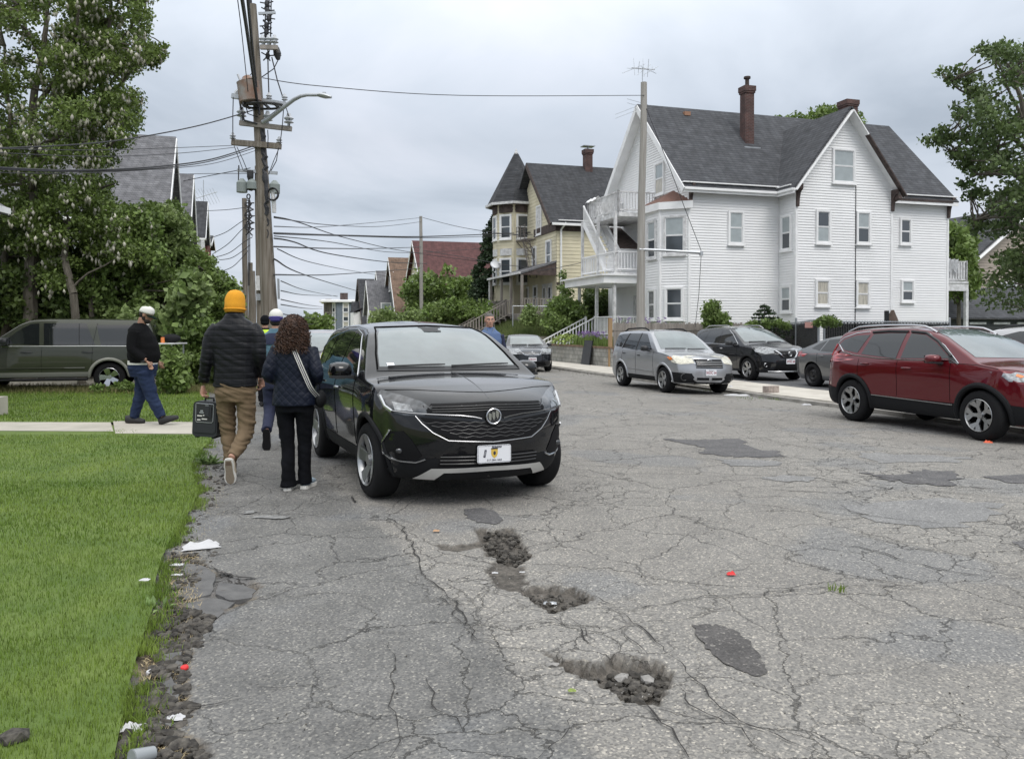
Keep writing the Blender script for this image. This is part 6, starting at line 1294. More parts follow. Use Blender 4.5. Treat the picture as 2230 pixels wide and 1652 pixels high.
cb_.both('patch','S',[(-2.30,1.02),(-2.24,1.26),(-2.02,1.24),(-1.78,1.21),(-1.80,1.165),(-1.98,1.13),(-2.06,1.04)],M['red_lens'],'tail_light',off=.012);cb_.both('line','S',[(-2.18,1.26),(-2.02,1.46)],.026,M['red_lens'],'tail_light')
cb_.both('patch','B',[(.42,1.03),(.88,1.03),(.90,1.22),(.80,1.24),(.74,1.12),(.42,1.12)],M['red_lens'],'tail_light',off=.012);cb_.patch('B',[(-.62,1.22),(.62,1.22),(.52,1.52),(-.52,1.52)],M['side_glass'],'rear_window')
cb_.both('patch','F',[(.42,.87),(.84,.88),(.90,1.0),(.74,.98),(.42,.94)],M['lens'],'headlight',off=.006);cb_.both('patch','S',[(1.98,.86),(2.2,.84),(2.2,.93),(1.80,1.01),(1.78,.98)],M['lens'],'headlight',off=.008);cb_.both('patch','S',[(1.84,.955),(1.90,.93),(1.91,.955),(1.83,.985)],M['amber'],'side_marker',off=.012)
cb_.rail(-1.75,.28,.60,'chrome',r=.017);cb_.patch('F',[(-.4,.6),(.4,.6),(.42,.86),(-.42,.86)],M['grille'],'grille');cb_.emb('F',0,.75,.07,'h')
cb_.both('line','S',[(.96,1.10),(1.3,1.09),(1.8,1.03)],.004,M['gap'],'bonnet_seam')
# --- silver crossover with side mouldings ---
P_SIL=paint('silver_paint',(.36,.37,.39),metal=.55,rough=.32)
spC=dict(L=4.56,xf=1.38,xr=-1.235,r=.34,rim=.22,track=1.53,spokes=5,rimstyle='plain',spw=.10,group=G,zb=.27,belt=1.03,crown=.05,flare=.03,sweep=.26,rsweep=.2,top=[(-2.28,1.0),(-2.24,1.14),(-2.12,1.36),(-2.0,1.53),(-1.85,1.60),(-1.3,1.64),(-.6,1.66),(0,1.645),(.2,1.61),(.55,1.42),(.9,1.18),(1.02,1.10),(1.4,1.06),(1.9,.98),(2.15,.92),(2.28,.82)],w=[(.2,.78),(.3,.84),(.5,.865),(.7,.88),(.9,.885),(1.0,.875),(1.1,.84),(1.3,.78),(1.5,.70),(1.6,.65),(1.68,.60)],plan=[(-2.28,.88),(-2.0,.95),(-1.5,.99),(1.0,1),(1.6,.98),(2.0,.95),(2.28,.90)],nose=[(.2,-.1),(.4,0),(.6,.0),(.75,-.03),(.9,-.07)],tail=[(.2,-.1),(.4,.02),(.65,.02),(.8,-.03)])
loc,hd=car_at(20.75,10.88);cc_=Car('silver-grey station-wagon style crossover with roof rails parked at the kerb','car',loc,hd,spC,P_SIL,roll=rollof(20.7,10.9),name='car')
cc_.patch('F',[(-.72,1.13),(.72,1.13),(.62,1.50),(.55,1.58),(0,1.60),(-.55,1.58),(-.62,1.50)],M['car_glass'],'windscreen')
for pz in([(.66,1.10),(.28,1.38),(.06,1.52),(-.22,1.53),(-.26,1.07)],[(-.34,1.07),(-.30,1.53),(-.98,1.53),(-1.22,1.12)],[(-1.32,1.13),(-1.08,1.52),(-1.5,1.51),(-1.92,1.44),(-1.98,1.24),(-1.86,1.16)]):cc_.both('patch','S',pz,M['side_glass'],'side_window')
cc_.both('line','S',[(-.30,1.06),(-.26,1.54)],.02,M['black'],'door_pillar');cc_.both('line','S',[(-1.24,1.1),(-1.03,1.53)],.02,M['black'],'door_pillar')
cc_.seams([.80,-.28,-1.15],.42,1.05);cc_.handle(-.08,.93,'black');cc_.handle(-1.02,.96,'black');cc_.mirror(.50,1.10,M['black'],w=.2,h=.16)
cc_.flares(P_SIL,th=.035);cc_.both('line','S',[(.82,.52),(-.78,.55)],.014,M['alloy'],'side_moulding',off=.004);cc_.both('patch','S',[(.88,.28),(.88,.40),(-.80,.40),(-.80,.28)],M['clad'],'rocker_cladding')
cc_.both('patch','F',[(.42,.80),(.74,.76),(.84,.80),(.86,.92),(.74,.98),(.42,.90)],M['lens_haze'],'headlight',off=.008);cc_.both('patch','F',[(.83,.87),(.86,.86),(.872,.93),(.84,.95)],M['amber'],'indicator',off=.012)
cc_.both('patch','S',[(1.92,.82),(2.1,.80),(2.1,.95),(1.80,.98),(1.78,.92)],M['lens_haze'],'headlight',off=.008);
cc_.patch('F',[(-.40,.90),(.40,.90),(.38,.72),(-.38,.72)],M['grille'],'grille',off=.008)
for z in(.765,.80,.835):cc_.line('F',[(-.36,z),(.36,z)],.007,M['alloy'],'grille_bar',off=.012)
cc_.line('F',[(-.40,.895),(.40,.895)],.016,M['chrome'],'grille_trim',off=.012);cc_.line('F',[(-.41,.89),(-.37,.72),(.37,.72),(.41,.89)],.008,M['chrome'],'grille_trim',off=.012);cc_.emb('F',0,.86,.065,'oval',off=.024)
cc_.line('F',[(-.38,.69),(.38,.69)],.012,M['gap'],'bumper_gap',off=.003)
cc_.both('patch','F',[(.50,.54),(.86,.56),(.86,.30),(.55,.30),(.42,.44)],M['clad'],'bumper_corner',off=.007);cc_.patch('F',[(-.50,.32),(.50,.32),(.44,.27),(-.44,.27)],M['clad'],'lower_bumper')
cc_.both('patch','S',[(1.82,.30),(1.80,.55),(2.2,.54),(2.2,.30)],M['clad'],'bumper_corner',off=.007)
for sg in(1,-1):p=cc_.proj('F',sg*.66,.44,.0);q=MB();q.tube([p+V3(.012,.085*math.cos(t),.085*math.sin(t))for t in np.linspace(0,2*PI,20)],.014,6);q.build('fog_ring',M['black'],cc_.root,smooth=True)
for y0,y1 in((-.36,-.04),(.04,.36)):cc_.patch('F',[(y0,.38),(y1,.38),(y1,.44),(y0,.44)],M['grille'],'bumper_intake',off=.01)
cc_.plate('F',0,.57,txt='5KDC 54',ink='red_ink',sub='Massachusetts');cc_.rail(-1.6,-.05,.58,'clad',r=.022,up=.06)
cc_.both('patch','S',[(-2.26,.95),(-2.25,1.16),(-2.05,1.10),(-2.08,.92)],M['red_lens'],'tail_light',off=.01);cc_.wipers([(-.6,0),(.05,.6)],1.13,1.145)
cc_.both('line','S',[(.80,1.04),(1.3,1.01),(1.9,.93)],.004,M['gap'],'bonnet_seam')
# --- black crossover behind it ---
spD=dict(spC);spD.update(L=4.63,xf=1.40,xr=-1.3,r=.36,rim=.235,track=1.58,rimstyle='pair',spokes=5,belt=1.06,top=[(-2.31,1.05),(-2.26,1.2),(-2.1,1.42),(-1.95,1.56),(-1.7,1.63),(-1.0,1.69),(-.3,1.69),(.1,1.65),(.45,1.52),(.8,1.34),(1.12,1.17),(1.25,1.13),(1.6,1.10),(1.95,1.03),(2.2,.93),(2.31,.86)],w=[(.2,.80),(.35,.87),(.5,.89),(.8,.91),(1.0,.905),(1.1,.87),(1.2,.83),(1.4,.76),(1.55,.68),(1.65,.60),(1.72,.56)],sweep=.34)
P_BL2=paint('black_metallic_paint',(.014,.015,.018),metal=.2,rough=.25)
p,hd=SB(23.75,15.32),TH-PI/2;cd=Car('black crossover with chrome v-shaped grille, standing in the parking lot behind the silver one','car',p,hd+R(1),spD,P_BL2,name='car')
cd.patch('F',[(-.74,1.19),(.74,1.19),(.66,1.45),(.55,1.62),(0,1.65),(-.55,1.62),(-.66,1.45)],M['car_glass'],'windscreen')
for pz in([(.72,1.16),(.36,1.40),(.08,1.53),(-.22,1.55),(-.24,1.12)],[(-.32,1.12),(-.30,1.56),(-1.0,1.54),(-1.15,1.15)],[(-1.24,1.17),(-1.08,1.53),(-1.5,1.48),(-1.75,1.36),(-1.6,1.24)]):cd.both('patch','S',pz,M['side_glass'],'side_window')
cd.both('line','S',[(.84,1.12),(.40,1.42),(.05,1.57),(-.4,1.60),(-1.1,1.57),(-1.5,1.51),(-1.82,1.36),(-1.6,1.19),(-1.1,1.12),(.84,1.10)],.011,M['chrome'],'window_trim')
cd.flares(M['clad'],th=.035);cd.seams([.82,-.28,-1.15],.45,1.08);cd.handle(-.06,.97,'chrome');cd.handle(-1.0,1.0,'chrome');cd.mirror(.55,1.12,M['black'],w=.22,h=.16)
cd.patch('F',[(-.42,.93),(.42,.93),(.30,.72),(-.30,.72)],M['grille'],'grille',off=.006);cd.line('F',[(-.36,.925),(-.22,.75),(-.12,.705),(.12,.705),(.22,.75),(.36,.925)],.026,M['chrome'],'grille_trim',off=.012);cd.emb('F',0,.84,.06,'ringbar',off=.02)
cd.both('patch','F',[(.44,.87),(.70,.83),(.86,.90),(.88,1.02),(.70,.98),(.44,.92)],M['lens'],'headlight',off=.008);cd.both('patch','S',[(1.86,.90),(2.1,.86),(2.1,.95),(1.85,1.03),(1.72,1.04)],M['lens'],'headlight',off=.008)
cd.both('patch','F',[(.55,.60),(.85,.62),(.86,.42),(.60,.40)],M['grille'],'fog_pocket');
for sg in(1,-1):p=cd.proj('F',sg*.70,.51,.01);q=MB();q.tube([p+V3(.008,.06*math.cos(t),.05*math.sin(t))for t in np.linspace(0,2*PI,18)],.009,6);q.build('fog_ring',M['chrome'],cd.root,smooth=True)
cd.patch('F',[(-.5,.36),(.5,.36),(.42,.54),(-.42,.54)],M['grille'],'bumper_intake');cd.line('F',[(-.62,.315),(.62,.315)],.014,M['chrome'],'bumper_trim',off=.01);cd.plate('F',0,.615,txt='3PNG 68',ink='red_ink',sub='Massachusetts');cd.rail(-1.5,.1,.60,'alloy',r=.02,up=.07);cd.wipers([(-.6,0),(.05,.6)],1.19,1.2)
# --- grey saloon seen between the parked cars ---
P_GRY=paint('grey_paint',(.135,.14,.145),metal=.5,rough=.35)
spE=dict(L=4.63,xf=1.40,xr=-1.30,r=.325,rim=.215,track=1.53,rimstyle='steel',spokes=5,group=G,zb=.2,belt=.93,crown=.045,flare=.02,sweep=.3,rsweep=.2,gap=.05,top=[(-2.31,.96),(-2.25,1.04),(-2.0,1.085),(-1.75,1.10),(-1.45,1.21),(-1.05,1.37),(-.7,1.43),(-.2,1.455),(.1,1.44),(.45,1.32),(.9,1.10),(1.15,.99),(1.6,.94),(2.0,.86),(2.31,.72)],w=[(.15,.78),(.3,.85),(.5,.875),(.7,.885),(.85,.88),(.95,.86),(1.05,.81),(1.2,.72),(1.35,.63),(1.45,.56)],plan=[(-2.31,.84),(-2.0,.93),(-1.5,.985),(1.0,1),(1.7,.97),(2.31,.86)],nose=[(.15,-.1),(.4,0),(.7,-.05)],tail=[(.15,-.1),(.35,0),(.7,0),(.9,-.05),(1.0,-.07)])
ce=Car('dull grey saloon with a black steel wheel, partly hidden behind the red crossover','car',SB(18.12,15.5),TH-PI/2+R(2),spE,P_GRY,name='car')
ce.patch('F',[(-.66,1.03),(.66,1.03),(.54,1.36),(-.54,1.36)],M['car_glass'],'windscreen');ce.patch('B',[(-.60,1.15),(.60,1.15),(.48,1.36),(-.48,1.36)],M['side_glass'],'rear_window')
for pz in([(.75,.98),(.3,1.22),(.0,1.33),(-.22,1.345),(-.24,.97)],[(-.32,.97),(-.30,1.345),(-.85,1.30),(-1.0,1.0)],[(-1.06,1.01),(-.93,1.28),(-1.2,1.18),(-1.4,1.06)]):ce.both('patch','S',pz,M['side_glass'],'side_window')
ce.both('patch','S',[(-2.3,.82),(-2.26,.96),(-1.98,.985),(-1.95,.93),(-2.1,.84)],M['red_lens'],'tail_light',off=.01);ce.both('patch','B',[(.48,.83),(.86,.83),(.86,.98),(.48,.95)],M['red_lens'],'tail_light',off=.008);ce.seams([-.28,.78,-1.1],.4,.94);ce.handle(-.9,.87);ce.handle(-.05,.85);ce.mirror(.6,1.0,P_GRY)
# --- black saloon far up on the right ---
spF=dict(spE);spF.update(L=4.8,rimstyle='plain',xf=1.42,xr=-1.35,w=[(.15,.80),(.3,.87),(.5,.895),(.7,.90),(.85,.895),(.95,.87),(1.05,.82),(1.2,.735),(1.35,.64),(1.45,.57)])
cf_=Car('black saloon with chrome grille parked by the block wall farther up the street','car',SB(32.3,10.35,gh(*SB(32.3,10.35).xy)),TH-PI/2+R(-9),spF,P_BL2,name='car')
cf_.patch('F',[(-.68,1.03),(.68,1.03),(.56,1.36),(-.56,1.36)],M['car_glass'],'windscreen')
for pz in([(.75,.98),(.3,1.22),(.0,1.33),(-.22,1.345),(-.24,.97)],[(-.32,.97),(-.30,1.345),(-.95,1.30),(-1.2,1.0)]):cf_.both('patch','S',pz,M['side_glass'],'side_window')
cf_.patch('F',[(-.42,.80),(.42,.80),(.28,.66),(-.28,.66)],M['grille'],'grille')
for z in(.69,.725,.76):cf_.line('F',[(-.36,z),(.36,z)],.008,M['chrome'],'grille_bar',off=.01)
cf_.line('F',[(-.44,.81),(-.28,.66),(0,.635),(.28,.66),(.44,.81)],.016,M['chrome'],'grille_surround',off=.008,close=True);cf_.emb('F',0,.735,.05,'ringbar',off=.02)
cf_.both('patch','F',[(.56,.69),(.78,.68),(.84,.88),(.70,.86)],M['lens'],'headlight',off=.008);cf_.both('patch','S',[(1.86,.72),(2.1,.68),(2.05,.82),(1.75,.90)],M['lens'],'headlight',off=.008);cf_.plate('F',.0,.50,txt='67M 873',ink='red_ink',w=.31);cf_.patch('F',[(-.55,.26),(.55,.26),(.5,.40),(-.5,.40)],M['grille'],'bumper_intake');cf_.mirror(.6,1.0,P_BL2);cf_.wipers([(-.6,0),(.05,.6)],1.03,1.04);cf_.seams([-.28,.78],.4,.94)
# --- pale car behind the black crossover ---
spG=dict(spB);spG.update(rimstyle='plain')
P_WHT=paint('white_paint',(.52,.52,.53),rough=.3)
cg=Car('pale grey car with only its windscreen and roof showing behind the black crossover','car',SB(17.9,1.35),TH-PI/2+R(0),spG,paint('pale_taupe_paint',(.30,.27,.27),metal=.3),name='car');cg.root.scale=(.95,.93,.945)
cg.patch('F',[(-.74,1.20),(.74,1.20),(.6,1.56),(.52,1.60),(-.52,1.60),(-.6,1.56)],M['car_glass'],'windscreen');cg.wipers([(-.6,0),(.05,.6)],1.2,1.21);cg.mirror(.63,1.12,P_WHT)
cg.both('patch','F',[(.42,.87),(.84,.88),(.88,1.0),(.42,.95)],M['lens'],'headlight',off=.006);cg.patch('F',[(-.4,.6),(.4,.6),(.42,.86),(-.42,.86)],M['grille'],'grille')
for pz in([(.78,1.17),(.42,1.40),(.12,1.525),(-.18,1.545),(-.20,1.14)],[(-.30,1.13),(-.28,1.55),(-.65,1.55),(-1.02,1.53),(-1.14,1.18)]):cg.both('patch','S',pz,M['side_glass'],'side_window')
# --- white car beyond the red one ---
ch_=Car('white car with black roof rail, only its roof edge visible beyond the red crossover','car',SB(14.6,18.35),TH-PI/2,spD,P_WHT,name='car')
ch_.patch('F',[(-.74,1.19),(.74,1.19),(.66,1.45),(.55,1.62),(-.55,1.62),(-.66,1.45)],M['car_glass'],'windscreen');ch_.both('patch','S',[(.72,1.16),(.36,1.40),(.08,1.53),(-.3,1.56),(-1.0,1.54),(-1.75,1.36),(-1.6,1.2)],M['side_glass'],'side_window');ch_.rail(-1.6,.1,.60,'black',r=.02,up=.06);ch_.mirror(.55,1.12,P_WHT)
# --- dark green off-roader on the left drive ---
P_GRN=paint('dull_dark_green_paint',(.040,.044,.031),metal=.1,rough=.42)
spH=dict(L=5.2,xf=1.62,xr=-1.40,r=.375,rim=.235,track=1.66,rimstyle='plain',spokes=5,spw=.15,rimmat='chrome',zb=.38,belt=1.18,crown=.04,flare=.02,sweep=.2,rsweep=.10,gap=.07,top=[(-2.6,1.12),(-2.57,1.30),(-2.50,1.62),(-2.42,1.80),(-2.3,1.855),(-1.2,1.88),(0,1.88),(.35,1.86),(.6,1.76),(.95,1.50),(1.25,1.26),(1.4,1.22),(2.0,1.17),(2.4,1.10),(2.6,.98)],w=[(.3,.88),(.45,.95),(.7,.985),(.95,.99),(1.15,.98),(1.22,.95),(1.4,.91),(1.65,.85),(1.8,.79),(1.9,.72)],plan=[(-2.6,.93),(-2.3,.98),(-1.5,1),(1.5,1),(2.2,.97),(2.6,.9)],nose=[(.3,-.05),(.5,.05),(.7,.0),(1.0,-.05)],tail=[(.3,0),(.5,.06),(.62,.06),(.7,0),(1.0,0)])
pz=P(228,825,21.0);p_=Matrix.Rotation(TH,3,'Z')@V3(-1.40,.92,0);ci=Car('dusty dark green full-size off-roader with chrome wheels parked on the left drive','car',V3(pz.x+.12+p_.x,21.0+p_.y,0),PI+TH,spH,P_GRN,name='car')
for pz_ in([(1.02,1.24),(.62,1.58),(.38,1.72),(.20,1.74),(.17,1.20)],[(.07,1.20),(.10,1.74),(-.86,1.74),(-1.08,1.20)],[(-1.22,1.18),(-1.10,1.70),(-2.30,1.70),(-2.42,1.40),(-2.40,1.18)]):ci.both('patch','S',pz_,M['side_glass'],'side_window')
ci.both('line','S',[(-.72,1.21),(-.70,1.73)],.012,M['black'],'window_divider');ci.both('line','S',[(1.0,1.17),(-.3,1.165),(-1.1,1.165),(-2.4,1.15)],.012,M['alloy'],'belt_moulding',off=.004)
ci.seams([.12,-1.02,1.2],.46,1.16);ci.both('line','S',[(-1.02,1.16),(-1.12,1.74)],.005,M['gap'],'door_seam');ci.handle(.45,1.02,'black',.26);ci.handle(-.92,1.02,'black',.26)
ci.flares(mat('dusty_grey_trim',(.24,.24,.21),.6,var=.2),th=.042);ci.both('patch','S',[(1.1,.40),(1.1,.52),(-.95,.52),(-.95,.40)],mat('dusty_sill',(.2,.2,.18),.6),'rocker_cladding',off=.008)
for sg in(1,-1):q=MB();q.tube([(1.05,sg*1.02,.34),(-.92,sg*1.02,.34)],.055,8,flat=.6);q.build('running_board',M['clad'],ci.root)
ci.mirror(.92,1.26,M['black'],w=.26,h=.2);ci.both('patch','B',[(.80,.75),(.93,.75),(.93,1.12),(.80,1.12)],M['red_lens'],'tail_light',off=.01);ci.both('patch','S',[(-2.58,.76),(-2.58,1.10),(-2.50,1.10),(-2.46,.76)],M['red_lens'],'tail_light',off=.01)
ci.patch('B',[(-.78,1.22),(.78,1.22),(.70,1.68),(-.70,1.68)],M['side_glass'],'rear_window');q=MB();q.box((-2.72,0,.56),(.22,1.86,.22));q.box((-2.73,0,.645),(.24,1.88,.05));q.build('rear_bumper',M['alloy'],ci.root)
ci.both('line','S',[(1.25,.62),(-.85,.62)],.018,P_GRN,'side_moulding',off=.004)
tb_=thing('folding_table','thin pale tabletop sticking out behind the green off-roader','table',P(372,0,20.6)*1);tb_.location.z=0
q=MB();q.box((0,0,1.24),(.42,.8,.03));q.build('tabletop',M['old_white'],tb_)
for x in(-.15,.15):q=MB();q.box((x,.3,.62),(.03,.03,1.22));q.build('leg',M['metal'],tb_)
q=MB();q.tube([(0,0,0),(0,0,.14)],[.05,.045],10);o=q.build('jar',M['amber'],None,smooth=40);o.location=tb_.location+V3(-.16,-.2,1.256);tag(o,'orange jar standing on the pale tabletop behind the off-roader','jar')
q=MB();q.ell((0,0,.11),(.24,.16,.115),14,8);o=q.build('dark_bag',M['clad'],None,smooth=True);o.location=tb_.location+V3(-.05,.05,1.252);tag(o,'dark rounded bag resting on the pale tabletop','bag')
# ---------------- trees and plants ----------------
def leafmat(name,c1,c2,island=.45,transl=.3,vs=.9,rough=.55):return mat(name,c1,rough,col2=c2,vscale=vs,island=island,transl=transl)
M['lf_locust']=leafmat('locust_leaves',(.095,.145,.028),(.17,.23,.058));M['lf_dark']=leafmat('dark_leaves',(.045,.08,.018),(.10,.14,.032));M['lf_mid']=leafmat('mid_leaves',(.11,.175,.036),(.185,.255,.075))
M['lf_bright']=leafmat('bright_leaves',(.14,.21,.055),(.26,.33,.13));M['lf_maple']=leafmat('maple_leaves',(.06,.10,.03),(.12,.17,.055));M['lf_cypress']=leafmat('cypress_leaves',(.020,.042,.018),(.045,.075,.03));M['lf_lime']=leafmat('hosta_leaves',(.22,.30,.06),(.34,.42,.12),vs=6)
M['bark']=mat('bark',(.075,.065,.05),.9,col2=(.14,.125,.10),vscale=5,stretch=(3,3,.5),bump=.8,bscale=14,bdist=.03)
M['flower_white']=mat('cream_blossom',(.58,.56,.47),.7,island=.25,transl=.3);M['flower_purple']=mat('purple_blossom',(.24,.15,.36),.7,island=.35)
def ptin(poly,r):
 us=[p[0]for p in poly];vs=[p[1]for p in poly]
 while True:
  u,v=r.uniform(min(us),max(us)),r.uniform(min(vs),max(vs))
  if poly_sd(np.array([u]),np.array([v]),poly)[0]<0:return u,v
def leafquads(Pn,size,droop=.0,elong=1.5,fold=True):
 n=len(Pn);a=rng.normal(size=(n,3));a[:,2]-=droop;a/=np.linalg.norm(a,axis=1)[:,None];b=rng.normal(size=(n,3));b-=a*(a*b).sum(1)[:,None];b/=np.linalg.norm(b,axis=1)[:,None]
 s=(size*rng.uniform(.6,1.35,n))[:,None];c=np.cross(a,b)
 V=np.stack([Pn-a*s*elong/2,Pn+b*s*.5+c*s*.12,Pn+a*s*elong/2,Pn-b*s*.5+c*s*.12],1).reshape(-1,3);k=np.arange(n)[:,None]*4
 return V,np.concatenate([k+[[0,1,2]],k+[[0,2,3]]])
def clumps_to_leaves(cl,per,rad,size,name,m,parent,droop=.3,shell=.55,fl=1.0):
 pts=[]
 for c,rr in cl:
  k=max(4,int(per*rr*rr));d=rng.normal(size=(k,3));d/=np.linalg.norm(d,axis=1)[:,None];t=(shell+(1-shell)*rng.random(k))**1.0*(rng.random(k)**.35);p=d*(t*rad*rr)[:,None];p[:,2]*=.72*fl
  pts.append(p+np.array(c))
 pts=np.concatenate(pts);V,F=leafquads(pts,size,droop);return npmesh(name,V,F,m,parent),pts
def limb(q,a,b,r0,r1,seed,n=7,wob=.12):
 a=Vector(a);b=Vector(b);L_=(b-a).length;pts=[]
 for i in range(n+1):
  t=i/n;w=math.sin(t*PI)*wob*L_;pts.append(a.lerp(b,t)+V3(noise.noise(V3(t*2.2,seed,1))*w,noise.noise(V3(t*2.2,seed,7))*w,0))
 q.tube(pts,[r0+(r1-r0)*i/n for i in range(n+1)],7,cap=False);return pts
def uv_tree(name,label,cat,poly,y0,y1,n,per,rad,size,m,trunks=(),group=None,seed=1,flowers=0,fpoly=None,cr=(.6,1.35),extra=(),twig=.4,base=None,droop=.3,trunkmat='bark',fsize=1.0):
 r=random.Random(seed);ymid=(y0+y1)/2;us=[p[0]for p in poly];um=sum(us)/len(us)
 b0=base if base is not None else(P(trunks[0][0][0],716,trunks[0][0][2])if trunks else P(um,716,ymid));b0=Vector((b0.x,b0.y,0));o=thing(name,label,cat,b0,0,group);cl=[]
 for _ in range(n):u,v=ptin(poly,r);cl.append((tuple(P(u,v,r.uniform(y0,y1))-b0),r.uniform(*cr)))
 for(pl,a,b,k,rr)in extra:
  for _ in range(k):u,v=ptin(pl,r);cl.append((tuple(P(u,v,r.uniform(a,b))-b0),rr*r.uniform(.7,1.2)))
 lo,pts=clumps_to_leaves(cl,per,rad,size,'crown',m,o,droop)
 q=MB();joints=[]
 for k,tr in enumerate(trunks):
  ps=[P(u,v,y)-b0 for u,v,y,rr in tr]
  if k==0 or tr[0][1]>690:ps[0].z=0
  for i in range(len(ps)-1):joints+=limb(q,ps[i],ps[i+1],tr[i][3],tr[i+1][3],seed+k*3+i,wob=.06)
 if joints:
  for c,rr in cl:
   if r.random()<twig:
    c=Vector(c);cand=[j for j in joints if j.z<c.z+.3]or joints;j=min(cand,key=lambda t:(t-c).length+r.uniform(0,.8));limb(q,j,c,.035*min(2,.5+(c-j).length*.35),.008,r.random()*50,n=5,wob=.2)
  q.build('trunk',M[trunkmat],o,smooth=True)
 if flowers:
  nf_=flowers;V=[];F=[];fp=fpoly or poly;fr=pts[pts[:,1]<np.percentile(pts[:,1],45)];cand=fr[rng.integers(0,len(fr),nf_*6)];k=0
  for c in cand:
   if k>=nf_:break
   w=Vector(c)+b0;rel=w-Vector((0,0,CAMH));u=CX+FPX*rel.x/rel.y;v=YH-FPX*rel.z/rel.y
   if fpoly and poly_sd(np.array([u]),np.array([v]),fp)[0]>0:continue
   if noise.noise(Vector(w)*1.1)<-.12:continue
   L_=r.uniform(.12,.26)*fsize;rr=r.uniform(.035,.06)*fsize;nb=len(V);c=Vector(c)+V3(0,-.1,-.05);tl=V3(r.uniform(-.04,.04),r.uniform(-.04,.04),-L_)
   V+=[c,c+tl*.4+V3(rr,0,0),c+tl*.4+V3(0,rr,0),c+tl*.4+V3(-rr,0,0),c+tl*.4+V3(0,-rr,0),c+tl]
   F+=[(nb,nb+1,nb+2),(nb,nb+2,nb+3),(nb,nb+3,nb+4),(nb,nb+4,nb+1),(nb+5,nb+2,nb+1),(nb+5,nb+3,nb+2),(nb+5,nb+4,nb+3),(nb+5,nb+1,nb+4)];k+=1
  npmesh('blossom',[tuple(v)for v in V],F,M['flower_white'],lo)
 return o
GL='flowering trees on the left'
uv_tree('locust_tree','tall flowering locust with dark stems at the left edge of the photo','tree',[(-140,-90),(190,-90),(210,60),(200,200),(190,320),(170,430),(60,480),(-140,480)],22.5,27.5,170,260,.56,.072,M['lf_locust'],[[(60,700,25,.22),(75,480,25,.17),(70,250,25,.12),(100,60,25,.07),(120,-80,25,.04)],[(75,480,25,.1),(20,300,25.5,.07),(10,100,26,.04)],[(70,250,25,.09),(150,130,24.5,.05),(190,-40,24,.03)],[(70,350,25,.08),(160,260,25,.05)],[(90,140,25,.05),(40,10,25,.03)]],GL,3,720)
uv_tree('locust_tree','locust with the widest crown, its blossom branch reaching out to the right against the sky','tree',[(160,-90),(330,-90),(320,-10),(328,60),(322,110),(325,150),(290,175),(285,215),(292,255),(270,285),(262,325),(232,360),(225,430),(150,440),(140,200)],24,29,160,260,.54,.072,M['lf_locust'],[[(190,700,26.5,.2),(183,560,26.5,.17),(190,400,26.5,.13),(215,220,26.5,.09),(240,40,26.5,.05),(250,-70,26.5,.03)],[(215,240,26.5,.07),(290,150,26.3,.04),(350,95,26,.015)],[(200,360,26.5,.07),(270,280,26.2,.03)],[(230,120,26.5,.05),(310,40,26,.02)],[(190,420,26.5,.06),(250,400,26,.02)]],GL,5,1050,extra=[([(318,150),(325,105),(345,88),(357,97),(350,125),(335,150)],25.8,26.8,14,.55)])
uv_tree('locust_tree','lower locust with a leaning bare trunk right behind the green off-roader','tree',[(40,420),(250,415),(262,480),(270,560),(235,620),(170,640),(90,600),(50,520)],23.5,26.5,90,260,.52,.07,M['lf_locust'],[[(178,700,23.8,.12),(160,640,23.8,.11),(140,560,24,.09),(150,480,24.5,.06)],[(200,690,25,.08),(205,590,25,.07),(210,480,25,.04)]],GL,8,240)
GB='leafy undergrowth on the left'
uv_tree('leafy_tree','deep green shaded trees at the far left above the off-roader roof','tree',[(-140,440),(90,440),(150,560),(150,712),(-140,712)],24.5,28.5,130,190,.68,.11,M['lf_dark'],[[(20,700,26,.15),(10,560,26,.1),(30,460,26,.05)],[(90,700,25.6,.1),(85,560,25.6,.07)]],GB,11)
uv_tree('leafy_tree','mid green broad bush in front of the grey house, above the white-capped man','tree',[(150,560),(240,520),(330,500),(350,560),(430,600),(440,720),(150,720)],24.8,28.5,150,190,.6,.10,M['lf_mid'],[[(300,700,26,.1),(290,600,26,.07)]],GB,13)
uv_tree('leafy_tree','blossom dotted bush hiding the white eaves of the big grey roof','tree',[(235,445),(300,432),(335,450),(345,520),(330,600),(240,600)],25.5,29,60,190,.55,.10,M['lf_mid'],[[(285,700,27,.1),(290,500,27,.05)]],GB,17,120)
uv_tree('leafy_tree','bright yellow-green pointed tree below the second grey roof','tree',[(345,470),(360,450),(378,450),(395,478),(420,510),(430,545),(400,600),(350,600),(335,520)],27,30,62,230,.48,.095,M['lf_bright'],[[(385,700,28,.1),(375,500,28,.04)]],GB,19,cr=(.6,1.1))
uv_tree('leafy_tree','rounded green tree sloping down to the street behind the beanie man','tree',[(390,560),(425,540),(460,560),(485,590),(505,618),(508,660),(500,712),(400,725),(370,640)],27,32,110,220,.52,.10,M['lf_mid'],[[(450,705,29,.1),(450,580,29,.05)]],GB,23,cr=(.6,1.15))
uv_tree('sapling','broad-leaved sapling with pale leaves in front of the dark bushes','tree',[(385,640),(420,590),(450,640),(462,700),(455,790),(380,800),(360,700)],21.8,23.5,60,60,.5,.17,M['lf_bright'],[[(420,770,22.5,.03),(418,640,22.5,.012)]],GB,29,cr=(.6,1.1))
uv_tree('leafy_branch_shrub','light green arching shrub just behind the white cap','shrub',[(255,688),(330,674),(345,690),(335,705),(265,705)],22.6,23.3,16,90,.32,.11,M['lf_bright'],[[(310,770,23,.03),(300,690,23,.015)]],GB,31)
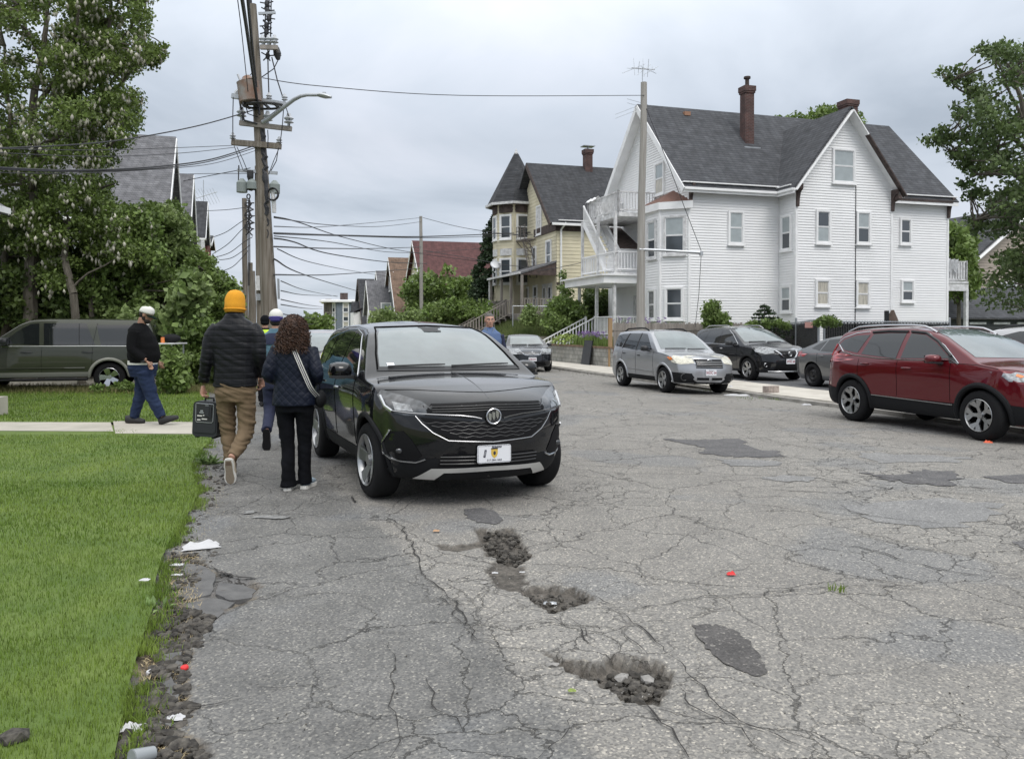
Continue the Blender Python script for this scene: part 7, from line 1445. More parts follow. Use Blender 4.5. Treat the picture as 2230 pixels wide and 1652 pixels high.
uv_tree('ground_shrubs','low leafy thicket between the green off-roader and the beanie man','shrub',[(352,730),(460,700),(478,760),(470,838),(352,845)],21.6,24,120,130,.42,.085,M['lf_mid'],[[(420,790,22.5,.03),(418,740,22.5,.012)]],GB,37,twig=.1,extra=[([(348,765),(392,765),(400,845),(348,845)],19.9,20.2,34,.8)])
uv_tree('weed_clump','leafy weeds growing round the chrome wheel of the off-roader','plant',[(195,852),(200,838),(238,844),(270,836),(290,820),(292,852)],20.3,20.8,14,60,.16,.06,M['lf_mid'],[],None,39)
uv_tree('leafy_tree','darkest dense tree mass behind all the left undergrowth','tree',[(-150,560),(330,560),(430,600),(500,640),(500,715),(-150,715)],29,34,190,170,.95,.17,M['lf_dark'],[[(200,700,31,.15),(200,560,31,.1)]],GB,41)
def rosette(name,label,c,n,L_,w,m,seed,cat='plant',group=None,up=.5):
 r=random.Random(seed);q=MB()
 for i in range(n):
  a=r.uniform(0,2*PI);l=L_*r.uniform(.6,1.1);e=R(r.uniform(15,70))*up*2;d=V3(math.cos(a)*math.cos(e),math.sin(a)*math.cos(e),math.sin(e));s_=V3(-math.sin(a),math.cos(a),0)*w/2;b=V3(r.uniform(-.25,.25)*L_*2,r.uniform(-.25,.25)*L_,0)
  m1=b+d*l*.5;t=b+d*l-V3(0,0,l*.2);q.add([b,m1+s_,t,m1-s_],[(0,1,2),(0,2,3)])
 o=q.build(name,m,None,flip=False);o.location=c;return tag(o,label,cat,group)
M['lf_weed']=leafmat('weed_leaves',(.13,.21,.06),(.24,.32,.13),vs=8)
rosette('weed_clump','clump of pale dandelion leaves on the lawn edge by the beanie man',GP(452,1010),70,.17,.035,M['lf_weed'],3)
rosette('weed_clump','small dandelion rosette in the front lawn beside the broken edge',GP(338,1325),22,.10,.025,M['lf_weed'],5)
uv_tree('maple_tree','large dark green maple at the right edge of the photo','tree',[(2380,60),(2210,100),(2160,120),(2140,160),(2110,200),(2130,260),(2120,330),(2150,400),(2160,470),(2150,540),(2158,590),(2150,640),(2175,672),(2230,684),(2380,690)],25,31,185,95,.60,.105,M['lf_maple'],[[(2290,700,28,.28),(2270,560,28,.22),(2250,400,28,.15),(2230,250,28,.09),(2200,130,28,.04)],[(2255,430,28,.1),(2170,330,27.5,.06),(2060,290,27,.02)],[(2240,330,28,.08),(2140,230,27.5,.05),(2060,170,27,.015)],[(2265,520,28,.09),(2180,470,27.5,.05),(2120,480,27,.02)],[(2235,280,28,.06),(2180,150,27.5,.03)],[(2250,380,28,.06),(2130,380,27,.03),(2070,330,27,.01)]],None,43,extra=[([(2045,152),(2110,150),(2140,190),(2130,215),(2060,175)],26.8,27.6,16,.6),([(2010,302),(2050,280),(2120,270),(2130,310),(2060,305),(2050,322)],26.6,27.4,18,.55),([(2050,320),(2100,330),(2140,370),(2110,385)],26.6,27.4,12,.55),([(2085,395),(2150,400),(2160,430),(2110,440)],26.6,27.5,12,.55),([(2060,230),(2100,230),(2110,260),(2080,262)],26.6,27.5,8,.5),([(2108,470),(2150,460),(2150,530),(2120,500)],26.6,27.5,10,.5),([(2130,105),(2180,95),(2170,130)],27,28,10,.55)],twig=.75,droop=.5)
uv_tree('leafy_tree','small green tree seen above the rear balcony of the white house','tree',[(2064,500),(2085,485),(2105,510),(2118,550),(2110,640),(2064,640)],48,52,40,130,.95,.22,M['lf_mid'],[[(2090,700,50,.15),(2085,520,50,.05)]],None,47)
uv_tree('leafy_tree','tree showing only its tips over the ridge of the white house','tree',[(1688,262),(1692,252),(1735,258),(1780,252),(1800,240),(1840,236),(1870,262),(1870,330),(1690,330)],60,64,60,130,.95,.2,M['lf_mid'],[[(1780,716,62,.3),(1780,300,62,.1)]],None,53)
def cone_tree(name,label,U,Y,rad,h0,h1,n,size,m,seed,lean=0,cat='tree'):
 c=P(U,716,Y);c.z=0;o=thing(name,label,cat,c);r=random.Random(seed);cl=[]
 for i in range(n):
  t=r.random()**1.3;z=h0+(h1-h0)*t;rr=rad*(1-t)**.62*(.75+.35*r.random())*(1 if t>.12 else .8);a=r.uniform(0,2*PI);cl.append(((rr*math.cos(a),rr*math.sin(a),z),r.uniform(.6,1.2)*(1-.5*t)))
 clumps_to_leaves(cl,110,.75,size,'crown',m,o,-.4);q=MB();q.tube([(0,0,-.3),(0,0,h1*.8)],[.2,.05],8);q.build('trunk',M['bark'],o);return o
cone_tree('cypress_tree','tall dark conical evergreen left of the yellow turret house',1080,64,2.35,.4,10.5,420,.17,M['lf_cypress'],3)
uv_tree('street_tree','open-crowned leafy tree in front of the red roof','tree',[(885,640),(905,600),(940,582),(990,582),(1025,610),(1045,640),(1030,690),(980,700),(900,695)],70,76,60,120,1.15,.26,M['lf_mid'],[[(950,716,73,.2),(950,640,73,.1)]],None,59)
uv_tree('street_bush','bright green rounded bush behind the roof of the black crossover','shrub',[(935,672),(975,660),(1030,662),(1065,672),(1075,712),(930,712)],56,61,60,140,.85,.17,M['lf_mid'],[],None,61)
uv_tree('street_bush','ragged lighter bushes at the foot of the grey gabled row','shrub',[(815,690),(840,680),(880,684),(935,678),(935,714),(815,714)],66,72,40,120,.8,.2,M['lf_bright'],[],None,67)
uv_tree('leafy_tree','faint little tree beside the blue-grey three-decker','tree',[(668,702),(690,694),(712,700),(712,716),(665,716)],100,106,20,100,1.4,.4,M['lf_mid'],[],None,71)
uv_tree('garden_shrub','big loose shrub on the bank in front of the yellow house wall','shrub',[(1195,695),(1206,668),(1225,654),(1258,658),(1272,685),(1275,715),(1205,722)],44,47,50,150,.6,.13,M['lf_mid'],[[(1235,716,45.5,.08),(1235,670,45.5,.03)]],None,73)
cone_tree('garden_shrub','narrow pointed shrub rising against the yellow side wall',1227,46.5,.42,1.0,4.75,60,.11,M['lf_mid'],5,cat='shrub')
uv_tree('garden_shrub','dark bush in the corner between the yellow house and white porch','shrub',[(1272,690),(1275,640),(1300,628),(1335,640),(1345,700),(1280,708)],47,50,46,150,.6,.14,M['lf_dark'],[],None,79)
uv_tree('garden_shrub','small leafy shrub by the foot of the grey porch steps','shrub',[(1142,688),(1150,672),(1165,676),(1168,700),(1145,704)],46,47.5,16,120,.45,.11,M['lf_bright'],[],None,83)
uv_tree('garden_shrub','climbing shrub against the white wall above the picket fence','shrub',[(1535,712),(1542,680),(1550,664),(1560,676),(1578,684),(1584,712)],34.2,35.4,34,170,.34,.085,M['lf_mid'],[],None,89)
def conifer(name,label,U,V0,V1,Y,w,seed):
 top=P(U,V1,Y);c=P(U,716,Y);c.z=0;o=thing(name,label,'shrub',c);r=random.Random(seed);h1=top.z;cl=[];q=MB();q.tube([(0,0,0),(0,0,h1)],[.04,.01],6)
 for i in range(9):
  z=h1-.12-i*.16;L_=w*(.15+.11*i)
  for k in range(6):
   a=k*PI/3+i*.5;e=V3(math.cos(a)*L_,math.sin(a)*L_,-.08+.1*r.random());q.tube([(0,0,z),V3(0,0,z)+e],[.012,.006],4)
   for t in(.4,.7,1):cl.append((tuple(V3(0,0,z)+e*t),.5))
 clumps_to_leaves(cl,60,.2,.06,'crown',M['lf_cypress'],o);q.build('trunk',M['bark'],o);return o
conifer('garden_conifer','thin wispy little conifer above the picket fence',1665,712,660,34.5,1.1,3)
uv_tree('garden_shrub','low weeds poking over the slatted fence corner','shrub',[(1610,712),(1640,700),(1700,698),(1720,712)],33.5,35,20,90,.25,.07,M['lf_mid'],[],None,97)
uv_tree('garden_shrub','scrubby green shoots behind the black slatted fence','shrub',[(1775,706),(1785,694),(1815,692),(1830,706)],30,31,14,90,.25,.07,M['lf_mid'],[],None,101)
def hosta():
 c=SB(38.2,14.55,.80);o=thing('hosta','lime green hosta clump hanging over the block wall','plant',c);r=random.Random(5);q=MB()
 for i in range(210):
  a=r.uniform(0,2*PI);e=R(r.uniform(5,80));rad=.75*r.random()**.5;hz=.52*(1-(rad/.85)**2)+.03;b=V3(rad*math.cos(a),rad*1.5*math.sin(a),hz);d=V3(math.cos(a),math.sin(a),r.uniform(-.7,.2)).normalized();s_=d.cross(V3(0,0,1)).normalized()*.085;l=.24
  q.add([b,b+d*l*.35+s_+V3(0,0,.03),b+d*l,b+d*l*.35-s_+V3(0,0,.03)],[(0,1,2),(0,2,3)])
 q.build('leaves',M['lf_lime'],o,flip=False)
hosta()
def irises(label,pts,n,seed,h=.55,flow=60):
 c=pts[0];o=thing('iris_plants',label,'plant',c);r=random.Random(seed);P0=[];q=MB()
 for i in range(n):t=r.random();k=r.randrange(len(pts)-1);p=pts[k].lerp(pts[k+1],t)-c;P0.append((p.x+r.gauss(0,.18),p.y+r.gauss(0,.18),p.z))
 P0=np.array(P0);bl_=blades('leaves',P0,h,.03,M['lf_mid'],lean=.35,kind=None);bl_.parent=o
 for i in range(flow):
  p=Vector(P0[r.randrange(n)])+V3(0,0,h*r.uniform(.85,1.25));
  for k in range(4):q.ell(p+V3(r.gauss(0,.03),r.gauss(0,.03),r.gauss(0,.03)),(.03,.035,.02),5,3)
 q.build('blossom',M['flower_purple'],o)
irises('purple irises with long blades along the top of the block wall',[SB(37.0,14.6,.8),SB(35.4,14.6,.8),SB(34.3,14.5,.8)],900,4,.55,70)
irises('few purple irises just above the picket fence by the pale pole',[SB(32.6,14.6,1.2),SB(33.2,17.4,1.2)],200,6,.75,26)
irises('green flowering perennials at the left end of the white front steps',[SB(33.9,14.5,.8),SB(32.6,14.5,.8)],500,8,.4,8)
# ---------------- people ----------------
def fuse(q,name,m,parent,voxel=.011,smooth=4,wr=None,seed=0):
 tmp=q.build(name,m);md=tmp.modifiers.new('r','REMESH');md.mode='VOXEL';md.voxel_size=voxel;md.use_smooth_shade=True
 s_=tmp.modifiers.new('s','SMOOTH');s_.iterations=smooth;s_.factor=.5
 bpy.context.view_layer.update();me=bpy.data.meshes.new_from_object(tmp.evaluated_get(bpy.context.evaluated_depsgraph_get()));tmp.modifiers.clear();tmp.data=me;me.name=name
 me.materials.clear();me.materials.append(m)
 if wr:
  amp,sx,sy,sz=wr;ns=[v.normal.copy()for v in me.vertices]
  for v,n in zip(me.vertices,ns):
   p=v.co;h=noise.noise(V3(p.x*sx+seed,p.y*sy,p.z*sz+p.x*sz*.4));v.co+=n*((abs(h)*2-.5)*amp)
 me.polygons.foreach_set('use_smooth',[True]*len(me.polygons));tmp.parent=parent;return tmp
def loft(q,secs,n=20,p=2.3):
 vs=[]
 for z,cx,cy,rx,ry in secs:
  for j in range(n):
   t=2*PI*j/n;c,s=math.cos(t),math.sin(t);vs.append((cx+rx*abs(c)**(2/p)*math.copysign(1,c),cy+ry*abs(s)**(2/p)*math.copysign(1,s),z))
 k=len(secs);q.add(vs,[(i*n+j,i*n+(j+1)%n,(i+1)*n+(j+1)%n,(i+1)*n+j)for i in range(k-1)for j in range(n)]+[tuple(reversed(range(n))),tuple(range((k-1)*n,k*n))])
def sm(pts,rs,k=4):
 P_=[Vector(p)for p in pts];out=[];ro=[];n=len(P_)
 for i in range(n-1):
  p0,p1,p2,p3=P_[max(i-1,0)],P_[i],P_[i+1],P_[min(i+2,n-1)]
  for j in range(k):
   t=j/k;out.append(.5*((2*p1)+(-p0+p2)*t+(2*p0-5*p1+4*p2-p3)*t*t+(-p0+3*p1-3*p2+p3)*t**3));ro.append(rs[i]+(rs[i+1]-rs[i])*t)
 return out+[P_[-1]],ro+[rs[-1]]
def hand(q,w,d,side,curl=.5,s=1.0,palm=None):
 w=Vector(w);d=Vector(d).normalized();th=Vector(palm or(0,1,0));th=(th-d*th.dot(d)).normalized();nn=d.cross(th)*side
 q.tube([w-d*.01,w+d*.03,w+d*.085*s],[.026*s,.034*s,.036*s],10,flat=.6)
 for i in range(4):
  o=w+d*.08*s+th*(.027-.018*i)*s;L_=(.036,.042,.039,.030)[i]*s;c=curl*(1+.12*i);a,b=o,o+(d*math.cos(c*.6)+nn*math.sin(c*.6))*L_;e=b+(d*math.cos(c*1.6)+nn*math.sin(c*1.6))*L_*.8;f=e+(d*math.cos(c*2.6)+nn*math.sin(c*2.6))*L_*.6
  q.tube([a-d*.015,a,b,e,f],[.0095*s,.0095*s,.009*s,.0085*s,.007*s],7)
 o=w+d*.025*s+th*.028*s;q.tube([o-th*.01,o+(th*.6+d*.7)*.035*s,o+(th*.4+d+nn*.4)*.06*s],[.012*s,.011*s,.008*s],7)
def head(q,c,yaw=0.0,pitch=0.0,s=1.0):
 Mh=Matrix.Translation(c)@Matrix.Rotation(yaw,4,'Z')@Matrix.Rotation(-pitch,4,'X')@Matrix.Scale(s,4);T=lambda p:Mh@Vector(p)
 rot=Mh.to_3x3()
 q.ell(T((0,-.01,.03)),(.076,.094,.095),20,14,M=rot.to_4x4())
 def e(p,r):q.ell(T(p),r,14,10,M=rot.to_4x4())
 e((0,.03,-.035),(.056,.062,.075));e((0,.058,-.085),(.030,.028,.024));e((0,.072,.035),(.05,.022,.022));e((.04,.055,-.015),(.024,.024,.022));e((-.04,.055,-.015),(.024,.024,.022))
 q.tube([T((0,.088,.03)),T((0,.102,.0)),T((0,.112,-.022)),T((0,.09,-.03))],[.009*s,.011*s,.015*s,.010*s],8);e((.014,.098,-.024),(.008,.009,.007));e((-.014,.098,-.024),(.008,.009,.007))
 e((0,.088,-.055),(.024,.010,.006));e((0,.086,-.064),(.021,.010,.006))
 for sx_ in(1,-1):e((sx_*.079,-.005,-.002),(.009,.02,.032))
 return Mh
def face_bits(Mh,parent,brow=(.12,.09,.07)):
 for sx_ in(1,-1):
  q=MB();q.ell(Mh@Vector((sx_*.031,.083,.012)),(.012,.008,.0075),10,6);q.build('eye',M['eye'],parent,smooth=True)
  q=MB();q.ell(Mh@Vector((sx_*.031,.0905,.012)),(.0055,.002,.0055),8,5);q.build('iris',M['ink'],parent)
  q=MB();q.tube([Mh@Vector((sx_*.013,.094,.031)),Mh@Vector((sx_*.03,.093,.036)),Mh@Vector((sx_*.049,.080,.030))],[.004,.005,.003],6);q.build('eyebrow',M['brow'],parent)
 q=MB();q.tube([Mh@Vector((-.022,.095,-.0595)),Mh@Vector((0,.0995,-.0585)),Mh@Vector((.022,.095,-.0595))],[.0018,.003,.0018],6);q.build('mouth',M['lip'],parent)
M['eye']=mat('eye_white',(.6,.58,.55),.3);M['brow']=mat('brow_hair',(.07,.06,.055),.8);M['lip']=mat('lip',(.22,.08,.07),.6)
M['skin']=mat('skin',(.42,.235,.17),.55,var=.1,vscale=14);M['skin_tan']=mat('tan_skin',(.30,.165,.11),.55,var=.12,vscale=14)
M['beard']=mat('dark_beard',(.022,.017,.014),.9,bump=.8,bscale=150);M['khaki']=mat('khaki_trousers',(.165,.115,.066),.85,var=.14,vscale=5,bump=.35,bscale=9,bdist=.012,stretch=(1,1,3))
M['jean']=mat('blue_jeans',(.010,.018,.046),.88,spec=.2,col2=(.024,.037,.078),vscale=5,bump=.4,bscale=10,bdist=.012,stretch=(1,1,2.4));M['blackcloth']=mat('black_cloth',(.006,.0065,.0085),.9,spec=.12,var=.3,vscale=6,bump=.35,bscale=9,bdist=.012)
M['sweater']=mat('black_sweater',(.006,.006,.0068),.9,spec=.12,bump=.4,bscale=11,bdist=.015,stretch=(1,1,1.6))
M['mustard']=mat('mustard_knit',(.72,.32,.018),.9,var=.08,vscale=60,stretch=(6,6,.4),bump=.5,bscale=90);M['white_cloth']=mat('white_cotton',(.66,.65,.61),.85);M['navy']=mat('navy_knit',(.015,.02,.05),.85,bump=.3,bscale=12)
M['vest_blue']=mat('slate_blue_vest',(.085,.135,.26),.8,var=.08,bump=.2,bscale=10);M['cream_sole']=mat('cream_rubber',(.50,.44,.34),.8,var=.12,vscale=30);M['hair_brown']=mat('curly_brown_hair',(.026,.013,.009),.65,col2=(.085,.04,.022),vscale=28,detail=3)
M['hair_grey']=mat('short_grey_hair',(.12,.115,.11),.85,bump=.7,bscale=150);M['sneaker']=mat('pale_blue_sneaker',(.36,.46,.55),.7,var=.3,vscale=30);M['blackshoe']=mat('black_shoe',(.018,.018,.019),.6)
def quiltmat(name,col,kind,rough=.45):
 m=bpy.data.materials.new(name);m.use_nodes=True;n=m.node_tree;b=n.nodes['Principled BSDF'];L=n.links.new;b.inputs['Base Color'].default_value=(*col,1);b.inputs['Roughness'].default_value=rough;b.inputs['Specular IOR Level'].default_value=.22
 t=n.nodes.new('ShaderNodeTexCoord');s=n.nodes.new('ShaderNodeSeparateXYZ');L(t.outputs['Object'],s.inputs[0])
 def mt(op,a,c=None):
  q=n.nodes.new('ShaderNodeMath');q.operation=op
  for i,v in((0,a),(1,c)):
   if v is None:continue
   if isinstance(v,(int,float)):q.inputs[i].default_value=v
   else:L(v,q.inputs[i])
  return q.outputs[0]
 ns=n.nodes.new('ShaderNodeTexNoise');ns.inputs['Scale'].default_value=7;L(t.outputs['Object'],ns.inputs['Vector'])
 z=mt('ADD',s.outputs[2],mt('MULTIPLY',ns.outputs[0],.03))
 if kind=='h':h=mt('POWER',mt('ABSOLUTE',mt('SINE',mt('MULTIPLY',z,PI/.062))),.35);v_=mt('POWER',mt('ABSOLUTE',mt('SINE',mt('MULTIPLY',s.outputs[0],PI/.115))),.12);h=mt('MULTIPLY',h,v_)
 else:
  a=mt('ABSOLUTE',mt('SINE',mt('MULTIPLY',mt('ADD',s.outputs[0],z),PI/.075)));c=mt('ABSOLUTE',mt('SINE',mt('MULTIPLY',mt('SUBTRACT',s.outputs[0],z),PI/.075)));h=mt('POWER',mt('MULTIPLY',a,c),.4)
 n2=n.nodes.new('ShaderNodeTexNoise');n2.inputs['Scale'].default_value=26;L(t.outputs['Object'],n2.inputs['Vector'])
 bp=n.nodes.new('ShaderNodeBump');bp.inputs['Strength'].default_value=.7;bp.inputs['Distance'].default_value=.006;L(mt('ADD',h,mt('MULTIPLY',n2.outputs[0],.5)),bp.inputs['Height']);L(bp.outputs[0],b.inputs['Normal']);return m
M['quilt_black']=quiltmat('quilted_black_jacket',(.009,.0095,.012),'h',.45);M['quilt_navy']=quiltmat('quilted_navy_jacket',(.006,.009,.020),'d',.5)
def shoe(q,heel,toe,up,w=.048,h=.075,ank=None):
 h0=Vector(heel);t=Vector(toe);u=Vector(up).normalized();d=(t-h0);L_=d.length;d.normalize();pts=[h0-d*.0+u*h*.55,h0+d*L_*.15+u*h*.55,h0+d*L_*.45+u*h*.45,h0+d*L_*.75+u*h*.36,h0+d*L_*.96+u*h*.28,t+u*h*.25]
 rr=[w*.7,w*.95,w*1.0,w*1.05,w*.8,w*.35];vs=[];n=14;s=d.cross(u)
 for p,r_,hh in zip(pts,rr,(h*.5,h*.58,h*.48,h*.38,h*.28,h*.14)):
  for j in range(n):a=2*PI*j/n;vs.append(p+s*r_*math.cos(a)+u*max(-1e9,hh*math.sin(a)))
 q.add(vs,[(i*n+j,i*n+(j+1)%n,(i+1)*n+(j+1)%n,(i+1)*n+j)for i in range(5)for j in range(n)]+[tuple(reversed(range(n))),tuple(range(5*n,6*n))])
def sole(heel,toe,up,w,m,parent,th=.022):
 h0=Vector(heel);t=Vector(toe);u=Vector(up).normalized();d=(t-h0);L_=d.length;d.normalize();s=d.cross(u);prof=[(-.02,0),(-.015,.6),(.0,.75),(.2*L_,.85),(.45*L_,.8),(.7*L_,1.08),(.85*L_,1.0),(.97*L_,.6),(L_+.008,.0)]
 pl=[h0+d*x+s*w*y for x,y in prof]+[h0+d*x-s*w*y for x,y in reversed(prof[1:-1])];q=MB();q.prism(pl,u*-.004,u*(th-.004));return q.build('sole',m,parent)
def person(label,loc,rz=0.0,s=1.0):
 o=thing('person',label,'person',loc,rz);o.scale=(s,s,s);return o
def limbset(q,chain,rs,extra=0.0):p,r=sm(chain,[a+extra for a in rs]);q.tube(p,r,12)
# --- man with the mustard beanie, seen from behind, carrying a loudspeaker ---
pc=P(512,716,8.85);pm=person('man walking away in a mustard beanie, black quilted jacket and khaki trousers, carrying a loudspeaker',V3(pc.x,pc.y,0),R(3),1.03)
TS=[(.80,0,0,.165,.115),(.95,0,0,.18,.125),(1.1,0,0,.17,.12),(1.3,0,.01,.195,.125),(1.48,0,0,.215,.125),(1.58,0,-.01,.19,.10),(1.66,0,-.005,.085,.075)]
LL=[(-.095,0,.86),(-.095,.10,.50),(-.065,.06,.12)];RL=[(.10,0,.86),(.10,-.02,.50),(.045,-.32,.26)]
AL=[(-.20,-.01,1.55),(-.275,-.03,1.27),(-.335,.03,.99)];AR=[(.20,-.01,1.55),(.255,-.03,1.27),(.235,.12,1.05)]
q=MB();loft(q,[(z,x,y,rx*.86,ry*.86)for z,x,y,rx,ry in TS]);Mh=head(q,(0.0,.02,1.785),R(-6),R(4));q.tube([(0,-.01,1.6),(0,.0,1.76)],[.062,.06],12)
for ch in(LL,RL):limbset(q,ch,[.07,.05,.036])
for ch in(AL,AR):limbset(q,ch,[.045,.038,.027])
hand(q,(-.34,.035,.955),(-.10,.03,-1),1,curl=.95,palm=(.25,.9,0));hand(q,(.233,.135,1.02),(0,.25,-1),-1,curl=.8,palm=(-.2,1,0));body_=fuse(q,'body',M['skin'],pm,voxel=.0085,smooth=3)
q=MB();loft(q,[(.955,0,0,.222,.152),(1.05,0,0,.215,.150),(1.2,0,0,.213,.147),(1.36,0,.005,.232,.152),(1.5,0,0,.238,.142),(1.58,0,-.01,.218,.125),(1.63,0,-.01,.165,.108),(1.67,0,-.01,.105,.092),(1.715,0,-.01,.086,.084),(1.722,0,-.01,.08,.078)],p=2.5)
limbset(q,[(-.165,-.01,1.56),(-.235,-.02,1.47),(-.278,-.035,1.25),(-.334,.03,1.0)],[.085,.082,.068,.052]);limbset(q,[(.165,-.01,1.56),(.235,-.02,1.47),(.262,-.035,1.25),(.236,.12,1.06)],[.085,.082,.068,.052])
fuse(q,'jacket',M['quilt_black'],pm,voxel=.011,smooth=5,wr=(.007,3.5,3.5,15))
q=MB();loft(q,[(.80,0,0,.19,.125),(.9,0,0,.215,.148),(1.02,0,0,.205,.14)]);limbset(q,[(-.105,0,.86),(-.105,.09,.50),(-.082,.07,.30),(-.068,.06,.075)],[.108,.084,.07,.062]);limbset(q,[(.107,0,.86),(.112,-.01,.52),(.085,-.17,.37),(.05,-.30,.27)],[.11,.088,.072,.06])
fuse(q,'trousers',M['khaki'],pm,voxel=.010,smooth=4,wr=(.012,5,5,19),seed=3)
q=MB();shoe(q,(-.07,.0,0.01),(-.10,.27,.012),(0,0,1),.05,.08);q.build('shoe',M['cream_sole'],pm,smooth=True);sole((-.07,0,.005),(-.10,.27,.005),(0,0,1),.05,M['white_cloth'],pm)
hl,tl=V3(.035,-.385,.245),V3(.045,-.335,-.02+.02);upv=V3(0,1,.15);q=MB();shoe(q,hl,tl,upv,.052,.085);q.build('shoe',M['cream_sole'],pm,smooth=True);so2=sole(hl,tl,upv,.054,M['white_cloth'],pm,.03)
q=MB();d_=(tl-hl).normalized();q.add([],[]);s__=d_.cross(upv.normalized())
pr=[(.0,.028),(.04,.036),(.12,.036),(.19,.045),(.235,.03),(.25,0)];pl=[hl+d_*x+s__*y for x,y in pr]+[hl+d_*x-s__*y for x,y in reversed(pr[:-1])];q.prism(pl,upv.normalized()*-.0075,upv.normalized()*-.003);q.build('sole_tread',mat('taupe_tread',(.23,.19,.14),.85,bump=.8,bscale=90),so2)
q=MB();q.prism([hl+d_*x+s__*y for x,y in((.01,.02),(.05,.026),(.05,-.026),(.01,-.02))],upv.normalized()*-.0095,upv.normalized()*-.007);q.build('heel_patch',mat('brown_heel',(.12,.085,.06),.8),so2)
q=MB();vs=[];n=24;pr=[(-.085,.094),(-.08,.106),(-.01,.112),(.0,.110),(.05,.108),(.09,.099),(.12,.082),(.142,.058),(.152,.022)]
for z,r_ in pr:
 for j in range(n):a=2*PI*j/n;rr=r_*(1+.012*math.sin(11*a)+.05*noise.noise(V3(math.cos(a)*1.5,math.sin(a)*1.5,z*14)));vs.append(Mh@Vector((rr*.93*math.cos(a),-.012+rr*1.06*math.sin(a),z+.02)))
q.add(vs,[(i*n+j,i*n+(j+1)%n,(i+1)*n+(j+1)%n,(i+1)*n+j)for i in range(len(pr)-1)for j in range(n)]+[tuple(range((len(pr)-1)*n,len(pr)*n))]);q.build('beanie',M['mustard'],pm,smooth='all')
q=MB();q.tube([Mh@Vector((.1*math.cos(a),-.012+.112*math.sin(a),-.03))for a in np.linspace(0,2*PI,25)],.012,8);q.build('beanie_cuff',M['mustard'],pm,smooth=True)
sp_=thing('loudspeaker','black portable loudspeaker carried by its top handle, back panel showing','loudspeaker',pm.matrix_world@Vector((0,0,0)))
wp_=Matrix.Translation(pm.location)@Matrix.Rotation(R(3),4,'Z')@Matrix.Scale(1.03,4);hp=wp_@V3(-.357,.05,.855);sp_.location=hp-V3(-.02,0,.455);sp_.rotation_euler=(0,R(3.5),R(-4));sp_.scale=(.98,.98,.98)
q=MB();o8=[]
def rbox(q,x0,x1,z0,z1,y0,y1,r=.03,cut=None):
 pl=[]
 for cx_,cz,a0 in((x1-r,z1-r,0),(x0+r,z1-r,90),(x0+r,z0+r,180),(x1-r,z0+r,270)):
  for k in range(5):a=R(a0+22.5*k);pl.append(V3(cx_+r*math.cos(a),0,cz+r*math.sin(a)))
 q.prism(pl,(0,y0,0),(0,y1,0))
M['spk']=mat('speaker_plastic',(.020,.022,.026),.55,bump=.25,bscale=140)
rbox(q,-.14,.14,0.015,.40,0,.24,.045);rbox(q,-.125,.125,.06,.385,-.012,0,.03);q.build('cabinet',M['spk'],sp_,smooth=30)
q=MB();q.tube([(-.05,.09,.39),(-.045,.09,.435),(.045,.09,.435),(.05,.09,.39)],.013,8);q.build('handle',M['spk'],sp_,smooth=True)
q=MB();q.tube([V3(x,-.016,z)for x,z in((-.105,.375),(-.10,.19),(-.09,.175),(.08,.175),(.095,.19),(.095,.37),(.085,.38),(-.095,.38),(-.105,.375))],.0035,5);q.build('panel_frame',M['metal'],sp_)
q=MB();rbox(q,-.1,.09,.18,.375,-.016,-.012,.01);q.build('control_panel',M['black'],sp_)
q=MB();q.box((.03,-.025,.295),(.05,.02,.1));q.box((.065,-.022,.29),(.018,.014,.12));q.build('sockets',M['spk'],sp_)
for x,z,w_,h_ in((-.055,.245,.055,.012),(-.008,.252,.022,.011),(-.063,.20,.038,.013),(.0,.212,.06,.012),(.02,.362,.04,.006),(-.035,.30,.03,.014),(-.035,.28,.05,.012)):
 q=MB();q.box((x,-.018,z),(w_,.003,h_));q.build('printed_mark',M['white_cloth']if z<.26 else M['metal'],sp_)
for x in(-.10,.09):q=MB();q.box((x,.12,.008),(.035,.18,.02));q.build('foot',M['rubber'],sp_)
# --- woman with curly hair and crossbody bag ---
pc=P(641,716,8.2);pw=person('woman walking away with long curly brown hair, navy quilted jacket and black trousers',V3(pc.x,pc.y,0),R(-3),1.0)
q=MB();loft(q,[(.80,0,0,.15,.11),(.95,0,0,.165,.115),(1.12,0,0,.14,.10),(1.3,0,0,.165,.105),(1.42,0,0,.17,.095),(1.48,0,0,.08,.07)]);Mh=head(q,(0,.03,1.585),0,R(14),.95);q.tube([(0,0,1.42),(0,.015,1.55)],[.05,.048],12)
for ch in([(-.09,0,.82),(-.08,.03,.47),(-.062,.0,.08)],[(.09,0,.82),(.085,.05,.47),(.075,.085,.09)]):limbset(q,ch,[.065,.045,.03])
for sx_ in(1,-1):limbset(q,[(sx_*.165,0,1.4),(sx_*.24,-.06,1.15),(sx_*.17,.16,1.08)],[.04,.034,.024]);hand(q,(sx_*.165,.18,1.08),(-sx_*.5,.8,0),sx_,curl=.9,palm=(0,0,1),s=.9)
fuse(q,'body',M['skin'],pw,voxel=.0085,smooth=3)
q=MB();loft(q,[(.845,0,0,.222,.16),(.95,0,0,.215,.155),(1.1,0,0,.19,.14),(1.25,0,0,.20,.14),(1.38,0,0,.205,.135),(1.45,0,0,.15,.105),(1.50,0,0,.075,.07)],p=2.3)
for sx_ in(1,-1):limbset(q,[(sx_*.165,0,1.40),(sx_*.245,-.065,1.15),(sx_*.19,.12,1.08)],[.075,.066,.05])
fuse(q,'jacket',M['quilt_navy'],pw,voxel=.011,smooth=5,wr=(.005,5,5,10))
